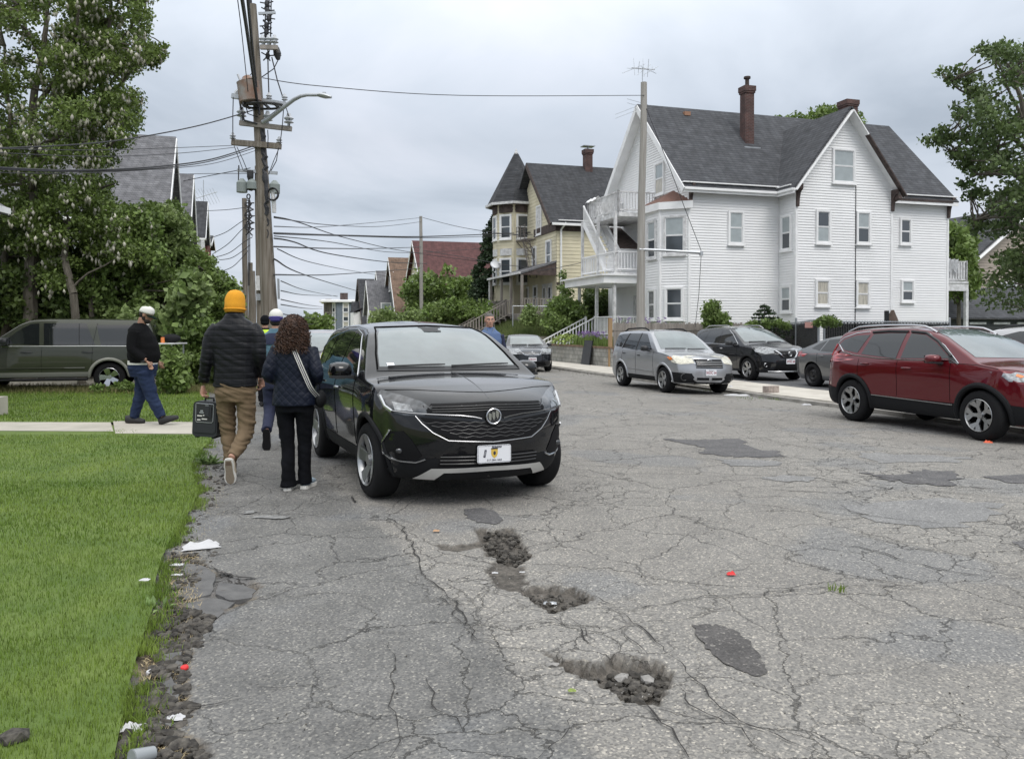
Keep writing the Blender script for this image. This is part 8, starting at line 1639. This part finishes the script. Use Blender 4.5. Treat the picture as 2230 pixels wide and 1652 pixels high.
q=MB();loft(q,[(.78,0,0,.18,.12),(.88,0,0,.20,.14),(1.0,0,0,.18,.13)]);limbset(q,[(-.10,0,.82),(-.08,.03,.47),(-.065,.0,.2),(-.062,.0,.035)],[.10,.07,.068,.082]);limbset(q,[(.10,0,.82),(.085,.05,.47),(.075,.08,.2),(.075,.09,.05)],[.10,.07,.066,.074])
fuse(q,'trousers',M['blackcloth'],pw,voxel=.010,smooth=4,wr=(.007,5,5,11))
for(hx,hy,tx,ty)in((-.062,-.03,-.085,.22),(.075,.06,.095,.31)):
 q=MB();shoe(q,(hx,hy,.03),(tx,ty,.02),(0,0,1),.045,.085);q.build('shoe',M['sneaker'],pw,smooth=True);sole((hx,hy-.01,.005),(tx,ty,.005),(0,0,1),.052,M['white_cloth'],pw,.034)
r=random.Random(9);V=[];q=MB();q.ell((0,-.015,1.60),(.125,.125,.135),16,10);q.ell((.0,-.05,1.48),(.145,.10,.11),16,10);q.build('hair',M['hair_brown'],pw,smooth=True)
q=MB()
for i in range(1500):
 a=r.uniform(0,2*PI);z=r.uniform(-.5,1);z0=r.random()
 if z0<.55:ph=math.acos(r.uniform(-.5,1));c=V3(.132*math.sin(ph)*math.cos(a),-.015+.132*math.sin(ph)*math.sin(a),1.605+.145*math.cos(ph))
 else:zz_=r.uniform(1.41,1.58);c=V3((.158+.05*(1.5-zz_))*math.cos(a)*r.uniform(.8,1.06),-.05+.115*math.sin(a)*r.uniform(.8,1.06),zz_)
 if c.y>.06 and c.z<1.66:continue
 R0=r.uniform(.006,.014);ph0=r.uniform(0,6);L_=r.uniform(.04,.085);dr=V3(r.gauss(0,.25),r.gauss(0,.25),-1).normalized()
 pts=[c+dr*L_*(k/9)+V3(R0*math.cos(ph0+k*1.1),R0*math.sin(ph0+k*1.1),0)for k in range(10)];q.tube(pts,[.002]+[.0034]*8+[.0015],4,cap=False)
q.build('curls',M['hair_brown'],pw,smooth=True)
M['strap']=mat('striped_strap',(.55,.53,.52),.8,island=0)
q=MB();pts=[V3(-.02,-.08,1.50),V3(.02,-.118,1.44),V3(.09,-.152,1.3),(V3(.155,-.152,1.15)),V3(.205,-.12,1.02),V3(.245,-.02,.93)];pp,_=sm(pts,[0]*6,5)
for k_,(o_,m_)in enumerate(((-.016,'white_cloth'),(-.005,'ink'),(.004,'strap'),(.013,'ink'),(.02,'white_cloth'))):
 qq=MB();dirs=[((pp[min(i+1,len(pp)-1)]-pp[max(i-1,0)]).normalized())for i in range(len(pp))];sd=[d.cross(V3(0,-1,0)).normalized()for d in dirs]
 L_=[p+s*(o_-.005)+V3(0,-.006,0)for p,s in zip(pp,sd)];Rr=[p+s*(o_+.0045)+V3(0,-.006,0)for p,s in zip(pp,sd)];n=len(L_);qq.add([x for p in zip(L_,Rr)for x in p],[(2*i,2*i+1,2*i+3,2*i+2)for i in range(n-1)])
 (so:=qq.build('strap_stripe',M[m_]));
 if k_==0:bagr=so;bagr.name='crossbody_bag';tag(bagr,'dark crossbody bag on a striped strap across the navy quilted jacket','bag');bagr.location=pw.location;bagr.rotation_euler=pw.rotation_euler
 else:so.parent=bagr
q=MB();q.ell((.245,.06,.90),(.05,.11,.09),14,8);q.build('pouch',M['clad'],bagr,smooth=True)
# --- man with the pale cap, in profile, walking to the right (faces local +y) ---
pc=P(312,716,13.65);p3=person('bearded man in profile wearing an off-white cap, black sweater and blue jeans',V3(pc.x,pc.y,.03),R(-90),1.03)
q=MB();loft(q,[(.78,0,-.02,.17,.16),(.95,0,0,.19,.19),(1.15,0,0,.19,.20),(1.35,0,-.03,.19,.17),(1.52,0,-.07,.17,.13),(1.60,0,-.06,.08,.08)]);Mh=head(q,(0,.05,1.745),0,R(22),1.05);q.tube([(0,-.05,1.52),(0,.0,1.70)],[.07,.066],12)
for ch in([(-.09,-.03,.86),(-.09,-.06,.50),(-.09,-.19,.11)],[(.09,.05,.86),(.09,.16,.50),(.09,.34,.12)]):limbset(q,ch,[.08,.06,.04])
for ch in([(-.19,-.06,1.48),(-.25,-.05,1.2),(-.22,.13,1.02)],[(.19,-.06,1.48),(.25,-.06,1.2),(.22,.14,1.03)]):limbset(q,ch,[.05,.042,.03])
hand(q,(.215,.155,1.01),(-.1,.25,-.45),1,curl=.5,palm=(0,.3,1));hand(q,(-.215,.15,1.0),(0,.4,-.9),-1,curl=.6);fuse(q,'body',M['skin_tan'],p3,voxel=.0085,smooth=3)
q=MB();loft(q,[(.98,0,.0,.215,.225),(1.1,0,.01,.225,.245),(1.25,0,.0,.22,.238),(1.4,0,-.03,.218,.205),(1.52,0,-.06,.19,.155),(1.585,0,-.06,.12,.10),(1.62,0,-.055,.09,.085)],p=2.2)
for ch in([(-.19,-.06,1.48),(-.26,-.055,1.2),(-.225,.11,1.04)],[(.19,-.06,1.48),(.26,-.065,1.2),(.225,.12,1.05)]):limbset(q,ch,[.088,.078,.055])
fuse(q,'sweater',M['sweater'],p3,voxel=.011,smooth=5,wr=(.007,6,6,8))
q=MB();loft(q,[(.955,0,-.012,.205,.222),(1.02,0,-.01,.205,.222)]);q.build('shirt_hem',M['white_cloth'],p3,smooth=True)
q=MB();loft(q,[(.76,0,-.01,.18,.19),(.88,0,-.01,.205,.222),(.97,0,-.01,.20,.215)]);limbset(q,[(-.09,-.05,.84),(-.09,-.08,.5),(-.09,-.15,.28),(-.09,-.20,.09)],[.135,.10,.085,.075]);limbset(q,[(.09,.05,.84),(.09,.15,.5),(.09,.24,.3),(.09,.33,.12)],[.135,.10,.088,.075]);fuse(q,'jeans',M['jean'],p3,voxel=.011,smooth=4,wr=(.010,6,6,12))
q=MB();shoe(q,(-.09,-.33,.0),(-.09,-.02,.0),(0,0,1),.055,.12);q.build('shoe',M['blackshoe'],p3,smooth=True);q=MB();shoe(q,(.09,.30,-.01),(.09,.60,.09),(0,-.25,1),.055,.12);q.build('shoe',M['blackshoe'],p3,smooth=True)
def cap(Mh,parent,mc,mb,back=False,sz=1.0):
 q=MB();n=24;vs=[];pr=[(.025,1.0),(.05,1.0),(.085,.94),(.108,.80),(.124,.5),(.130,.1)]
 for z,f in pr:
  for j in range(n):a=2*PI*j/n;vs.append(Mh@Vector((.092*f*math.cos(a)*sz,(-.01+.11*f*math.sin(a))*sz,z+.005+(.01*math.sin(a)))))
 q.add(vs,[(i*n+j,i*n+(j+1)%n,(i+1)*n+(j+1)%n,(i+1)*n+j)for i in range(5)for j in range(n)]+[tuple(range(5*n,6*n)),tuple(reversed(range(n)))]);q.build('cap',mc,parent,smooth='all')
 q=MB();vs=[];s_=-1 if back else 1
 for i in range(4):
  for j in range(11):
   a=R(-68+13.6*j)+PI/2;rr=i/3;ex=rr*.085*math.sin(a)**1.2 if math.sin(a)>0 else 0;x=.09*math.cos(a)*(1-.0*rr);y=-.01+.105*math.sin(a)+ex;vs.append(Mh@Vector((x,s_*y-(.02 if back else 0),.028-.02*rr-.10*x*x*10)))
 k=len(vs);vs+=[v-V3(0,0,.006)for v in vs];fs=[(i*11+j,i*11+j+1,(i+1)*11+j+1,(i+1)*11+j)for i in range(3)for j in range(10)];q.add(vs,fs+[tuple(reversed([a+k for a in f]))for f in fs]);q.build('cap_peak',mb,parent,smooth='all')
cap(Mh,p3,M['white_cloth'],mat('dark_green_peak',(.006,.014,.010),.9,spec=.1))
q=MB();q.ell(Mh@Vector((0,.045,-.075)),(.060,.055,.05),14,10);q.ell(Mh@Vector((0,-.0,-.05)),(.076,.05,.055),14,10);q.build('beard',M['beard'],p3,smooth=True)
q=MB();q.ell(Mh@Vector((0,-.035,.0)),(.082,.078,.055),16,10);q.build('hair',M['beard'],p3,smooth=True)
q=MB();q.ell((.255,.10,1.02),(.02,.035,.03),8,6);q.build('watch',M['black'],p3)
# --- grey-haired man in a blue vest facing the camera ---
pc=P(1066,716,15.0);p4=person('grey-haired man in a slate blue vest facing the camera beyond the black crossover',V3(pc.x,pc.y,0),PI-R(-8),1.02)
q=MB();loft(q,[(.80,0,0,.16,.115),(.95,0,0,.18,.13),(1.15,0,0,.175,.13),(1.35,0,0,.195,.13),(1.48,0,0,.20,.115),(1.56,0,0,.09,.08)]);Mh=head(q,(0,.02,1.715),R(4),0,1.06);q.tube([(0,-.0,1.5),(0,.005,1.68)],[.066,.062],12)
for sx_ in(1,-1):limbset(q,[(sx_*.09,0,.84),(sx_*.09,.02,.48),(sx_*.09,0,.1)],[.075,.055,.04]);limbset(q,[(sx_*.2,0,1.46),(sx_*.25,-.02,1.18),(sx_*.25,.05,.92)],[.048,.04,.028]);hand(q,(sx_*.25,.055,.90),(0,.1,-1),-sx_,curl=.4)
fuse(q,'body',M['skin'],p4,voxel=.0075,smooth=2);face_bits(Mh,p4)
q=MB()
for a_ in range(60):
 a=R(170+200*(a_%20)/19);z=(a_//20)*.03
q.ell(Mh@Vector((0,-.032,.048)),(.081,.082,.086),18,12);q.ell(Mh@Vector((0,.0,.072)),(.070,.078,.058),18,12);q.build('hair',M['hair_grey'],p4,smooth=True)
q=MB();loft(q,[(.86,0,0,.21,.15),(1.0,0,0,.212,.155),(1.2,0,0,.21,.155),(1.38,0,0,.222,.152),(1.49,0,0,.20,.13),(1.555,0,-.01,.11,.095),(1.60,0,-.015,.085,.08)],p=2.4);fuse(q,'vest',M['vest_blue'],p4,voxel=.011,smooth=4,wr=(.004,6,6,6))
q=MB()
for sx_ in(1,-1):limbset(q,[(sx_*.185,0,1.46),(sx_*.255,-.02,1.18),(sx_*.252,.045,.94)],[.072,.062,.045])
q.tube([(-.06,.04,1.5),(0,.06,1.45),(.06,.04,1.5)],.05,8);fuse(q,'sleeves',M['navy'],p4,voxel=.011,smooth=4,wr=(.006,6,6,10))
q=MB();
for sx_ in(1,-1):q.prism([Vector((sx_*x,y,z))for x,y,z in((.02,.125,1.47),(.075,.075,1.50),(.10,.04,1.575),(.07,.085,1.60))],(0,0,0),(0,.008,0))
q.build('collar',mat('pale_collar',(.22,.28,.36),.8),p4)
q=MB();q.box((-.11,.158,1.30),(.035,.006,.025));q.build('chest_logo',M['white_cloth'],p4)
q=MB();loft(q,[(.78,0,0,.175,.12),(.95,0,0,.19,.14)]);
for sx_ in(1,-1):limbset(q,[(sx_*.095,0,.84),(sx_*.095,.02,.48),(sx_*.09,0,.06)],[.10,.078,.068])
fuse(q,'trousers',M['blackcloth'],p4,voxel=.012)
for sx_ in(1,-1):q=MB();shoe(q,(sx_*.09,-.06,.01),(sx_*.11,.22,.01),(0,0,1),.05,.09);q.build('shoe',M['blackshoe'],p4,smooth=True)
# --- two people farther ahead ---
def walker(label,U,Y,s,jacket,trous,rl_back,capm=None,hairm=None,H=1.0):
 pc=P(U,716,Y);o=person(label,V3(pc.x,pc.y,0),R(6),s);q=MB();loft(q,[(.80,0,0,.16,.115),(.95,0,0,.18,.13),(1.15,0,0,.17,.12),(1.35,0,0,.19,.125),(1.48,0,0,.19,.11),(1.55,0,0,.085,.075)])
 Mh=head(q,(0,.02,1.70),0,R(5));q.tube([(0,0,1.5),(0,.005,1.66)],[.06,.058],12)
 L_=[(-.09,0,.84),(-.09,.10,.49),(-.08,.06,.1)];R_=[(.09,0,.84),(.09,.0,.49),(.07,-.30,.25)]if rl_back else[(.09,0,.84),(.09,.04,.48),(.09,-.02,.1)]
 if rl_back==2:L_,R_=[(-.09,0,.84),(-.09,.02,.49),(-.07,-.30,.26)],[(.09,0,.84),(.09,.1,.49),(.09,.06,.1)]
 for ch in(L_,R_):limbset(q,ch,[.075,.055,.038])
 for sx_ in(1,-1):limbset(q,[(sx_*.19,0,1.45),(sx_*.24,-.03,1.18),(sx_*.23,.1,.96)],[.046,.04,.028]);hand(q,(sx_*.23,.115,.94),(0,.3,-1),sx_,curl=.6)
 fuse(q,'body',M['skin'],o,voxel=.010,smooth=3)
 q=MB();loft(q,[(.90,0,0,.205,.15),(1.15,0,0,.205,.15),(1.35,0,0,.22,.15),(1.48,0,0,.20,.13),(1.555,0,-.01,.10,.09),(1.59,0,-.01,.08,.078)])
 for sx_ in(1,-1):limbset(q,[(sx_*.18,0,1.45),(sx_*.245,-.03,1.18),(sx_*.232,.09,1.0)],[.075,.066,.05])
 fuse(q,'jacket',jacket,o,voxel=.012,wr=(.006,6,6,10));q=MB();loft(q,[(.78,0,0,.175,.12),(.95,0,0,.19,.14)])
 for ch in(L_,R_):e=Vector(ch[2]);limbset(q,[ch[0],ch[1],tuple(e)],[.10,.08,.068])
 fuse(q,'trousers',trous,o,voxel=.012,wr=(.008,5,5,12))
 for ch in(L_,R_):
  a=Vector(ch[2]);q=MB()
  if a.z>.2:h=V3(a.x,a.y-.06,a.z-.0);t=V3(a.x,a.y-.04+.03,a.z-.27);shoe(q,h,t,V3(0,1,.1),.05,.09);so_=sole(h,t,V3(0,1,.1),.052,M['rubber'],o,.02)
  else:shoe(q,(a.x,a.y-.07,.01),(a.x*1.15,a.y+.21,.01),(0,0,1),.05,.09)
  q.build('shoe',M['blackshoe'],o,smooth=True)
 return o,Mh
o5,Mh=walker('person in a white and blue cap and teal jacket just ahead of the woman',601,11.2,1.01,mat('teal_denim',(.05,.12,.17),.85,col2=(.09,.17,.22),vscale=5),M['navy'],2)
q=MB();q.ell(Mh@Vector((0,-.01,.06)),(.093,.108,.095),18,12);q.build('cap',M['white_cloth'],o5,smooth=True);q=MB();q.ell(Mh@Vector((0,-.02,.03)),(.094,.112,.045),18,10);q.ell(Mh@Vector((0,-.08,.0)),(.07,.05,.035),14,8);q.build('cap_back',mat('purple_blue_cap',(.04,.03,.16),.8),o5,smooth=True)
q=MB();q.ell(Mh@Vector((0,-.03,-.02)),(.078,.075,.07),14,10);q.build('hair',M['beard'],o5,smooth=True)
q=MB();loft(q,[(1.38,-.05,-.015,.19,.142),(1.47,-.03,-.01,.19,.135),(1.53,0,-.01,.12,.10)]);q.build('shoulder_panel',M['navy'],o5,smooth=True)
o6,Mh=walker('person farthest ahead in a black beanie and yellow hi-vis vest with orange stripes',577,17.0,1.02,M['blackcloth'],M['blackcloth'],0)
q=MB();q.ell(Mh@Vector((0,-.01,.05)),(.094,.110,.10),18,12);q.ell(Mh@Vector((0,-.02,-.01)),(.088,.098,.06),18,10);q.build('beanie',M['blackcloth'],o6,smooth=True)
hv=mat('hi_vis_yellow',(.48,.70,.03),.6);q=MB();loft(q,[(1.0,0,0,.225,.165),(1.2,0,0,.222,.165),(1.38,0,0,.228,.165),(1.48,0,0,.205,.142),(1.555,0,-.01,.12,.10)],p=2.4);fuse(q,'hi_vis_vest',hv,o6,voxel=.012)
for x in(-.085,.085):
 q=MB();q.tube([(x,-.172,1.02),(x,-.172,1.38),(x,-.15,1.48),(x*.95,-.09,1.54)],.03,8,flat=.15);q.build('orange_stripe',mat('orange_tape',(.75,.16,.03),.6),o6);q=MB();q.box((x,-.178,1.22),(.022,.008,.5));q.build('silver_stripe',M['metal'],o6)
# ---------------- rubble, litter, stones ----------------
def rock(q,c,s,seed,flat=.7):
 r=random.Random(seed);bm=bmesh.new();bmesh.ops.create_icosphere(bm,subdivisions=1,radius=1)
 rz=r.uniform(0,6.28);sc=V3(s*r.uniform(.8,1.3),s*r.uniform(.7,1.1),s*flat*r.uniform(.7,1.1));M_=Matrix.Rotation(rz,3,'Z')@Matrix.Rotation(r.uniform(-.5,.5),3,'X')
 vs=[]
 for v in bm.verts:p=v.co*(1+r.uniform(-.22,.18));vs.append(M_@V3(p.x*sc.x,p.y*sc.y,p.z*sc.z)+Vector(c))
 fs=[tuple(v.index for v in f.verts)for f in bm.faces];bm.free();q.add(vs,fs)
M['chunk']=mat('asphalt_chunk',(.034,.032,.030),.95,spec=.25,col2=(.105,.096,.083),vscale=35,island=.4,bump=.6,bscale=60);M['stone']=mat('grey_stone',(.26,.25,.235),.9,var=.25,vscale=20,bump=.5,bscale=50)
def rubble(name,region,n,s0,s1,seed,z=-.014,m='chunk',powr=1.9):
 poly=gpoly(region);r=random.Random(seed);q=MB();xs__=[p[0]for p in poly];ys__=[p[1]for p in poly];k=0;t=0
 while k<n and t<n*30:
  t+=1;x,y=r.uniform(min(xs__),max(xs__)),r.uniform(min(ys__),max(ys__))
  if poly_sd(np.array([x]),np.array([y]),poly)[0]>0:continue
  s=s0+(s1-s0)*r.random()**powr;rock(q,(x,y,z+.004+s*.3),s,r.random(),.6);k+=1
 return tag(q.build(name,M[m],flip=False),kind='stuff')
rubble('broken_asphalt',[(345,1335),(400,1320),(470,1345),(440,1400),(410,1440),(400,1500),(330,1470),(325,1400)],420,.010,.036,1)
rubble('broken_asphalt',[(300,1480),(400,1500),(430,1540),(380,1590),(470,1652),(250,1660),(285,1560)],420,.009,.036,2)
rubble('broken_asphalt',[(380,1190),(470,1200),(450,1240),(400,1300),(360,1340),(355,1260)],200,.007,.026,3)
rubble('broken_asphalt',[(430,1010),(500,1000),(490,1060),(450,1110),(415,1180),(380,1200),(420,1110)],200,.005,.026,4,z=-.005)
rubble('broken_asphalt',[(1240,1455),(1440,1440),(1465,1465),(1450,1500),(1430,1528),(1370,1525),(1300,1485)],230,.004,.034,5,z=-.062)
rubble('broken_asphalt',[(1060,1150),(1115,1150),(1155,1205),(1135,1223),(1100,1220),(1050,1190)],170,.006,.036,6,z=-.040)
rubble('broken_asphalt',[(1140,1280),(1285,1290),(1246,1318),(1207,1332),(1165,1312)],80,.004,.026,7,z=-.046)
rubble('loose_gravel',[(900,1240),(1300,1230),(1560,1560),(1480,1652),(1100,1652),(1000,1380)],300,.002,.008,8,z=.0,m='stone',powr=3);rubble('loose_gravel',[(600,1150),(2200,1150),(2200,1650),(500,1650)],260,.002,.007,9,z=.0,powr=3)
rubble('loose_gravel',[(1560,870),(1830,900),(1830,888),(1560,855)],160,.006,.02,10,z=-.1);rubble('loose_gravel',[(1200,800),(1330,812),(1330,822),(1200,808)],60,.01,.03,11,z=-.1)
def slab(label,uv,th,z,tilt,seed,m='chunkslab'):
 poly=rough(gpoly(uv),.007,4,seed);c=Vector((sum(p[0]for p in poly)/len(poly),sum(p[1]for p in poly)/len(poly),0));q=MB();q.prism([V3(x-c.x,y-c.y,0)for x,y in poly],(0,0,-th),(0,0,0));o=q.build('asphalt_slab',M[m]);o.location=(c.x,c.y,z);o.rotation_euler=tilt;return tag(o,label,'asphalt slab','broken asphalt slabs at the lawn edge')
M['chunkslab']=mat('broken_slab',(.085,.084,.084),.9,col2=(.14,.138,.135),vscale=9,bump=.5,bscale=90)
slab('flat cracked slab under the white rag, widest of the broken pieces',[(398,1225),(440,1230),(470,1250),(460,1290),(410,1300),(370,1290)],.03,-.006,(R(2),R(-2),0),1)
slab('slab filling the tip of the broken bay right of the lawn',[(475,1262),(530,1268),(556,1280),(548,1298),(500,1305),(468,1290)],.03,-.010,(R(-2),R(1),0),2)
slab('long slab piece below the cracked bay',[(410,1312),(470,1300),(510,1308),(465,1345),(420,1362),(395,1345)],.03,-.008,(R(1),R(2),0),3)
slab('tilted dark slab beside the blue scrap',[(322,1500),(372,1478),(392,1500),(385,1520),(350,1522)],.05,.004,(R(6),R(-5),0),4)
slab('chunky slab edge near the bottom of the broken strip',[(330,1560),(385,1545),(420,1560),(395,1582),(350,1580)],.05,.0,(R(-5),R(4),0),5)
slab('small slab leaning in the gap near the white cup lid',[(355,1430),(395,1425),(398,1448),(360,1455)],.04,.004,(R(8),R(3),0),6)
def stone(label,U,V,s,z=.0,m='stone',flat=.75,seed=1,cat='stone',group=None,name='stone'):
 c=GP(U,V);q=MB();rock(q,(0,0,0),s,seed,flat);o=q.build(name,M[m]);o.location=(c.x,c.y,gh(c.x,c.y)+z+s*flat*.5);return tag(o,label,cat,group)
stone('round grey stone at the back rim of the largest pothole',1410,1458,.045,-.07,seed=3);stone('flat tan stone in the back corner of the largest pothole',1352,1450,.045,-.065,seed=5,flat=.5);stone('pale flat sliver of stone on the floor of the largest pothole',1395,1490,.03,-.062,flat=.35,seed=8)
stone('dark lump of asphalt at the foot of the long hole',1068,1190,.035,-.02,'chunk',seed=9,name='asphalt_lump',cat='asphalt lump');stone('large dark lump in the broken strip under the pale cup lid',330,1535,.045,-.01,'chunk',seed=12,name='asphalt_lump',cat='asphalt lump')
stone('dark rounded lump between the red and blue scraps',405,1500,.035,-.01,'chunk',seed=13,name='asphalt_lump',cat='asphalt lump');stone('dark lump lying on the lawn at the bottom left corner',28,1625,.06,.02,'chunk',seed=14,flat=.6,name='asphalt_lump',cat='asphalt lump')
stone('black pebble-like lump by the beanie man on the pavement edge',460,1110-8,.03,0,'chunk',seed=15,name='asphalt_lump',cat='asphalt lump');stone('pinkish worn stone left of the middle pothole',1054,1268,.03,-.005,'stone',flat=.3,seed=16);stone('sandy stone at the left end of the largest pothole',1205,1445,.035,-.01,'stone',flat=.4,seed=17)
q=MB();q.prism([V3(-.2,-.1,0),V3(.18,-.12,0),V3(.22,.08,0),V3(-.17,.11,0)],(0,0,0),(0,0,.16));o=q.build('concrete_lump',mat('concrete_lump',(.32,.27,.24),.9,var=.3,vscale=9,bump=.6,bscale=40));c=SB(17.9,12.25);o.location=(c.x,c.y,.01);o.rotation_euler=(0,0,.6);tag(o,'broken reddish-grey concrete block lying on the right pavement','concrete block')
def crumple(name,label,U,V,w,h,ht,m,seed,cat='litter',z=0.01,rot=0,at=None):
 c=at or GP(U,V);n=15;vs=[]
 for i in range(n):
  for j in range(n):
   x,y=i/(n-1)-.5,j/(n-1)-.5;e=max(0,1-(2*max(abs(x),abs(y)))**3);hh=ht*(.3+abs(noise.noise(V3(x*3+seed,y*3,seed)))*1.3+.25*noise.noise(V3(x*9,y*9+seed,2)))*e;vs.append(V3(x*w*(1+.25*noise.noise(V3(y*3,seed,0))),y*h*(1+.35*noise.noise(V3(x*3,seed,4))),hh))
 q=MB();q.add(vs,[(i*n+j,(i+1)*n+j,(i+1)*n+j+1,i*n+j+1)for i in range(n-1)for j in range(n-1)]);o=q.build(name,m,smooth='all');o.location=(c.x,c.y,(gh(c.x,c.y))+z);o.rotation_euler=(0,0,rot);return tag(o,label,cat)
M['paper']=mat('white_paper',(.50,.50,.51),.9)
crumple('cloth_rag','white crumpled rag lying at the broken lawn edge',438,1192,.25,.16,.05,M['paper'],3,'rag',rot=.4)
crumple('paper_scrap','torn white tissue low in the broken strip',382,1567,.07,.045,.015,M['paper'],5);crumple('paper_scrap','white crumpled paper at the lawn corner near the bottom',288,1590,.09,.06,.025,M['paper'],7);crumple('paper_scrap','small white flake just left of the rag',385,1232,.08,.05,.008,M['paper'],8);crumple('paper_scrap','dirty white shred below the rag',385,1262-8,.07,.03,.008,M['paper'],9)
crumple('paper_scrap','pale scrap on the lawn beside the broken edge',315,1283,.06,.04,.01,M['paper'],10,z=.06);crumple('plastic_wrapper','crumpled clear wrapper inside the middle pothole',1198,1298,.08,.04,.015,M['metal'],11,z=-.04);crumple('paper_scrap','tiny white scrap above the middle pothole',1078,1250,.04,.025,.008,M['paper'],12);crumple('paper_scrap','oval white scrap above the middle pothole, the right one',1137,1248,.035,.02,.004,M['paper'],13)
crumple('plastic_bag','white plastic bag on the right pavement beside the silver crossover',0,0,.55,.35,.12,M['paper'],15,'plastic bag',at=SB(20.0,12.5));crumple('plastic_bag','flattened white bag in the gutter below the concrete block',0,0,.8,.25,.05,M['paper'],16,'plastic bag',z=-.05+.05,at=SB(18.4,11.65));crumple('paper_scrap','white scrap in the gutter near the red crossover',0,0,.2,.12,.03,M['paper'],18,at=SB(15.6,11.6))
M['scrap_red']=mat('red_plastic',(.62,.02,.02),.4);M['scrap_blue']=mat('blue_plastic',(.02,.3,.62),.4)
def disc(name,label,U,V,r_,h,m,z=.0,n=16):
 c=GP(U,V);q=MB();q.tube([(0,0,0),(0,0,h*.6),(0,0,h)],[r_,r_,r_*.85],n);o=q.build(name,m,smooth=30);o.location=(c.x,c.y,gh(c.x,c.y)+z);o.rotation_euler=(R(8),R(-5),0);return tag(o,label,'bottle cap' if 'cap' in name else 'cup lid')
disc('bottle_cap','red bottle cap at the pavement side of the broken strip',402,1457,.019,.012,M['scrap_red'],.005);disc('cup_lid','small translucent pale lid in the broken strip left of the red cap',327,1461,.018,.014,M['paper'],-.01)
crumple('foil_scrap','small blue scrap among the asphalt chunks',391,1494,.028,.02,.01,M['scrap_blue'],21,z=.0);crumple('foil_scrap','red crumpled scrap in the middle of the road',1592,1253,.055,.035,.02,M['scrap_red'],22);crumple('foil_scrap','orange-red scrap under the front wheel of the red crossover',2152,955,.12,.08,.03,mat('orange_plastic',(.7,.13,.06),.5),23,z=.0)
crumple('leaf_scrap','bright green fresh leaf left of the largest pothole',1246,1508,.035,.022,.014,M['lf_lime'],25);crumple('leaf_scrap','tan dead leaf above the long hole',950,1158,.05,.04,.012,mat('dead_leaf',(.42,.26,.15),.8),27)
c=GP(334,1655);q=MB();q.tube([(0,0,0),(0,0,.085),(0,0,.087),(0,0,.004)],[.024,.031,.028,.022],16);o=q.build('plastic_cup',mat('clear_cup',(.26,.28,.29),.12,spec=.8),smooth=30);o.location=(c.x,c.y,.03);o.rotation_euler=(R(80),0,R(-35));tag(o,'clear plastic cup lying at the bottom of the broken strip','cup')
for i,(u,v,w_,h_)in enumerate(((590,1127,.17,.03),(543,1116,.05,.03))):
 pl=rough([(GP(u,v).x+w_*math.cos(a),GP(u,v).y+h_*2*math.sin(a))for a in np.linspace(0,2*PI,9)[:-1]],.02,4,i+50);q=MB();q.add([(x,y,.0075)for x,y in pl],[tuple(range(len(pl)))]);tag(q.build('paint_scuff',mat('paint_scuff',(.27,.27,.26),.9,col2=(.17,.17,.17),vscale=25)),kind='structure')
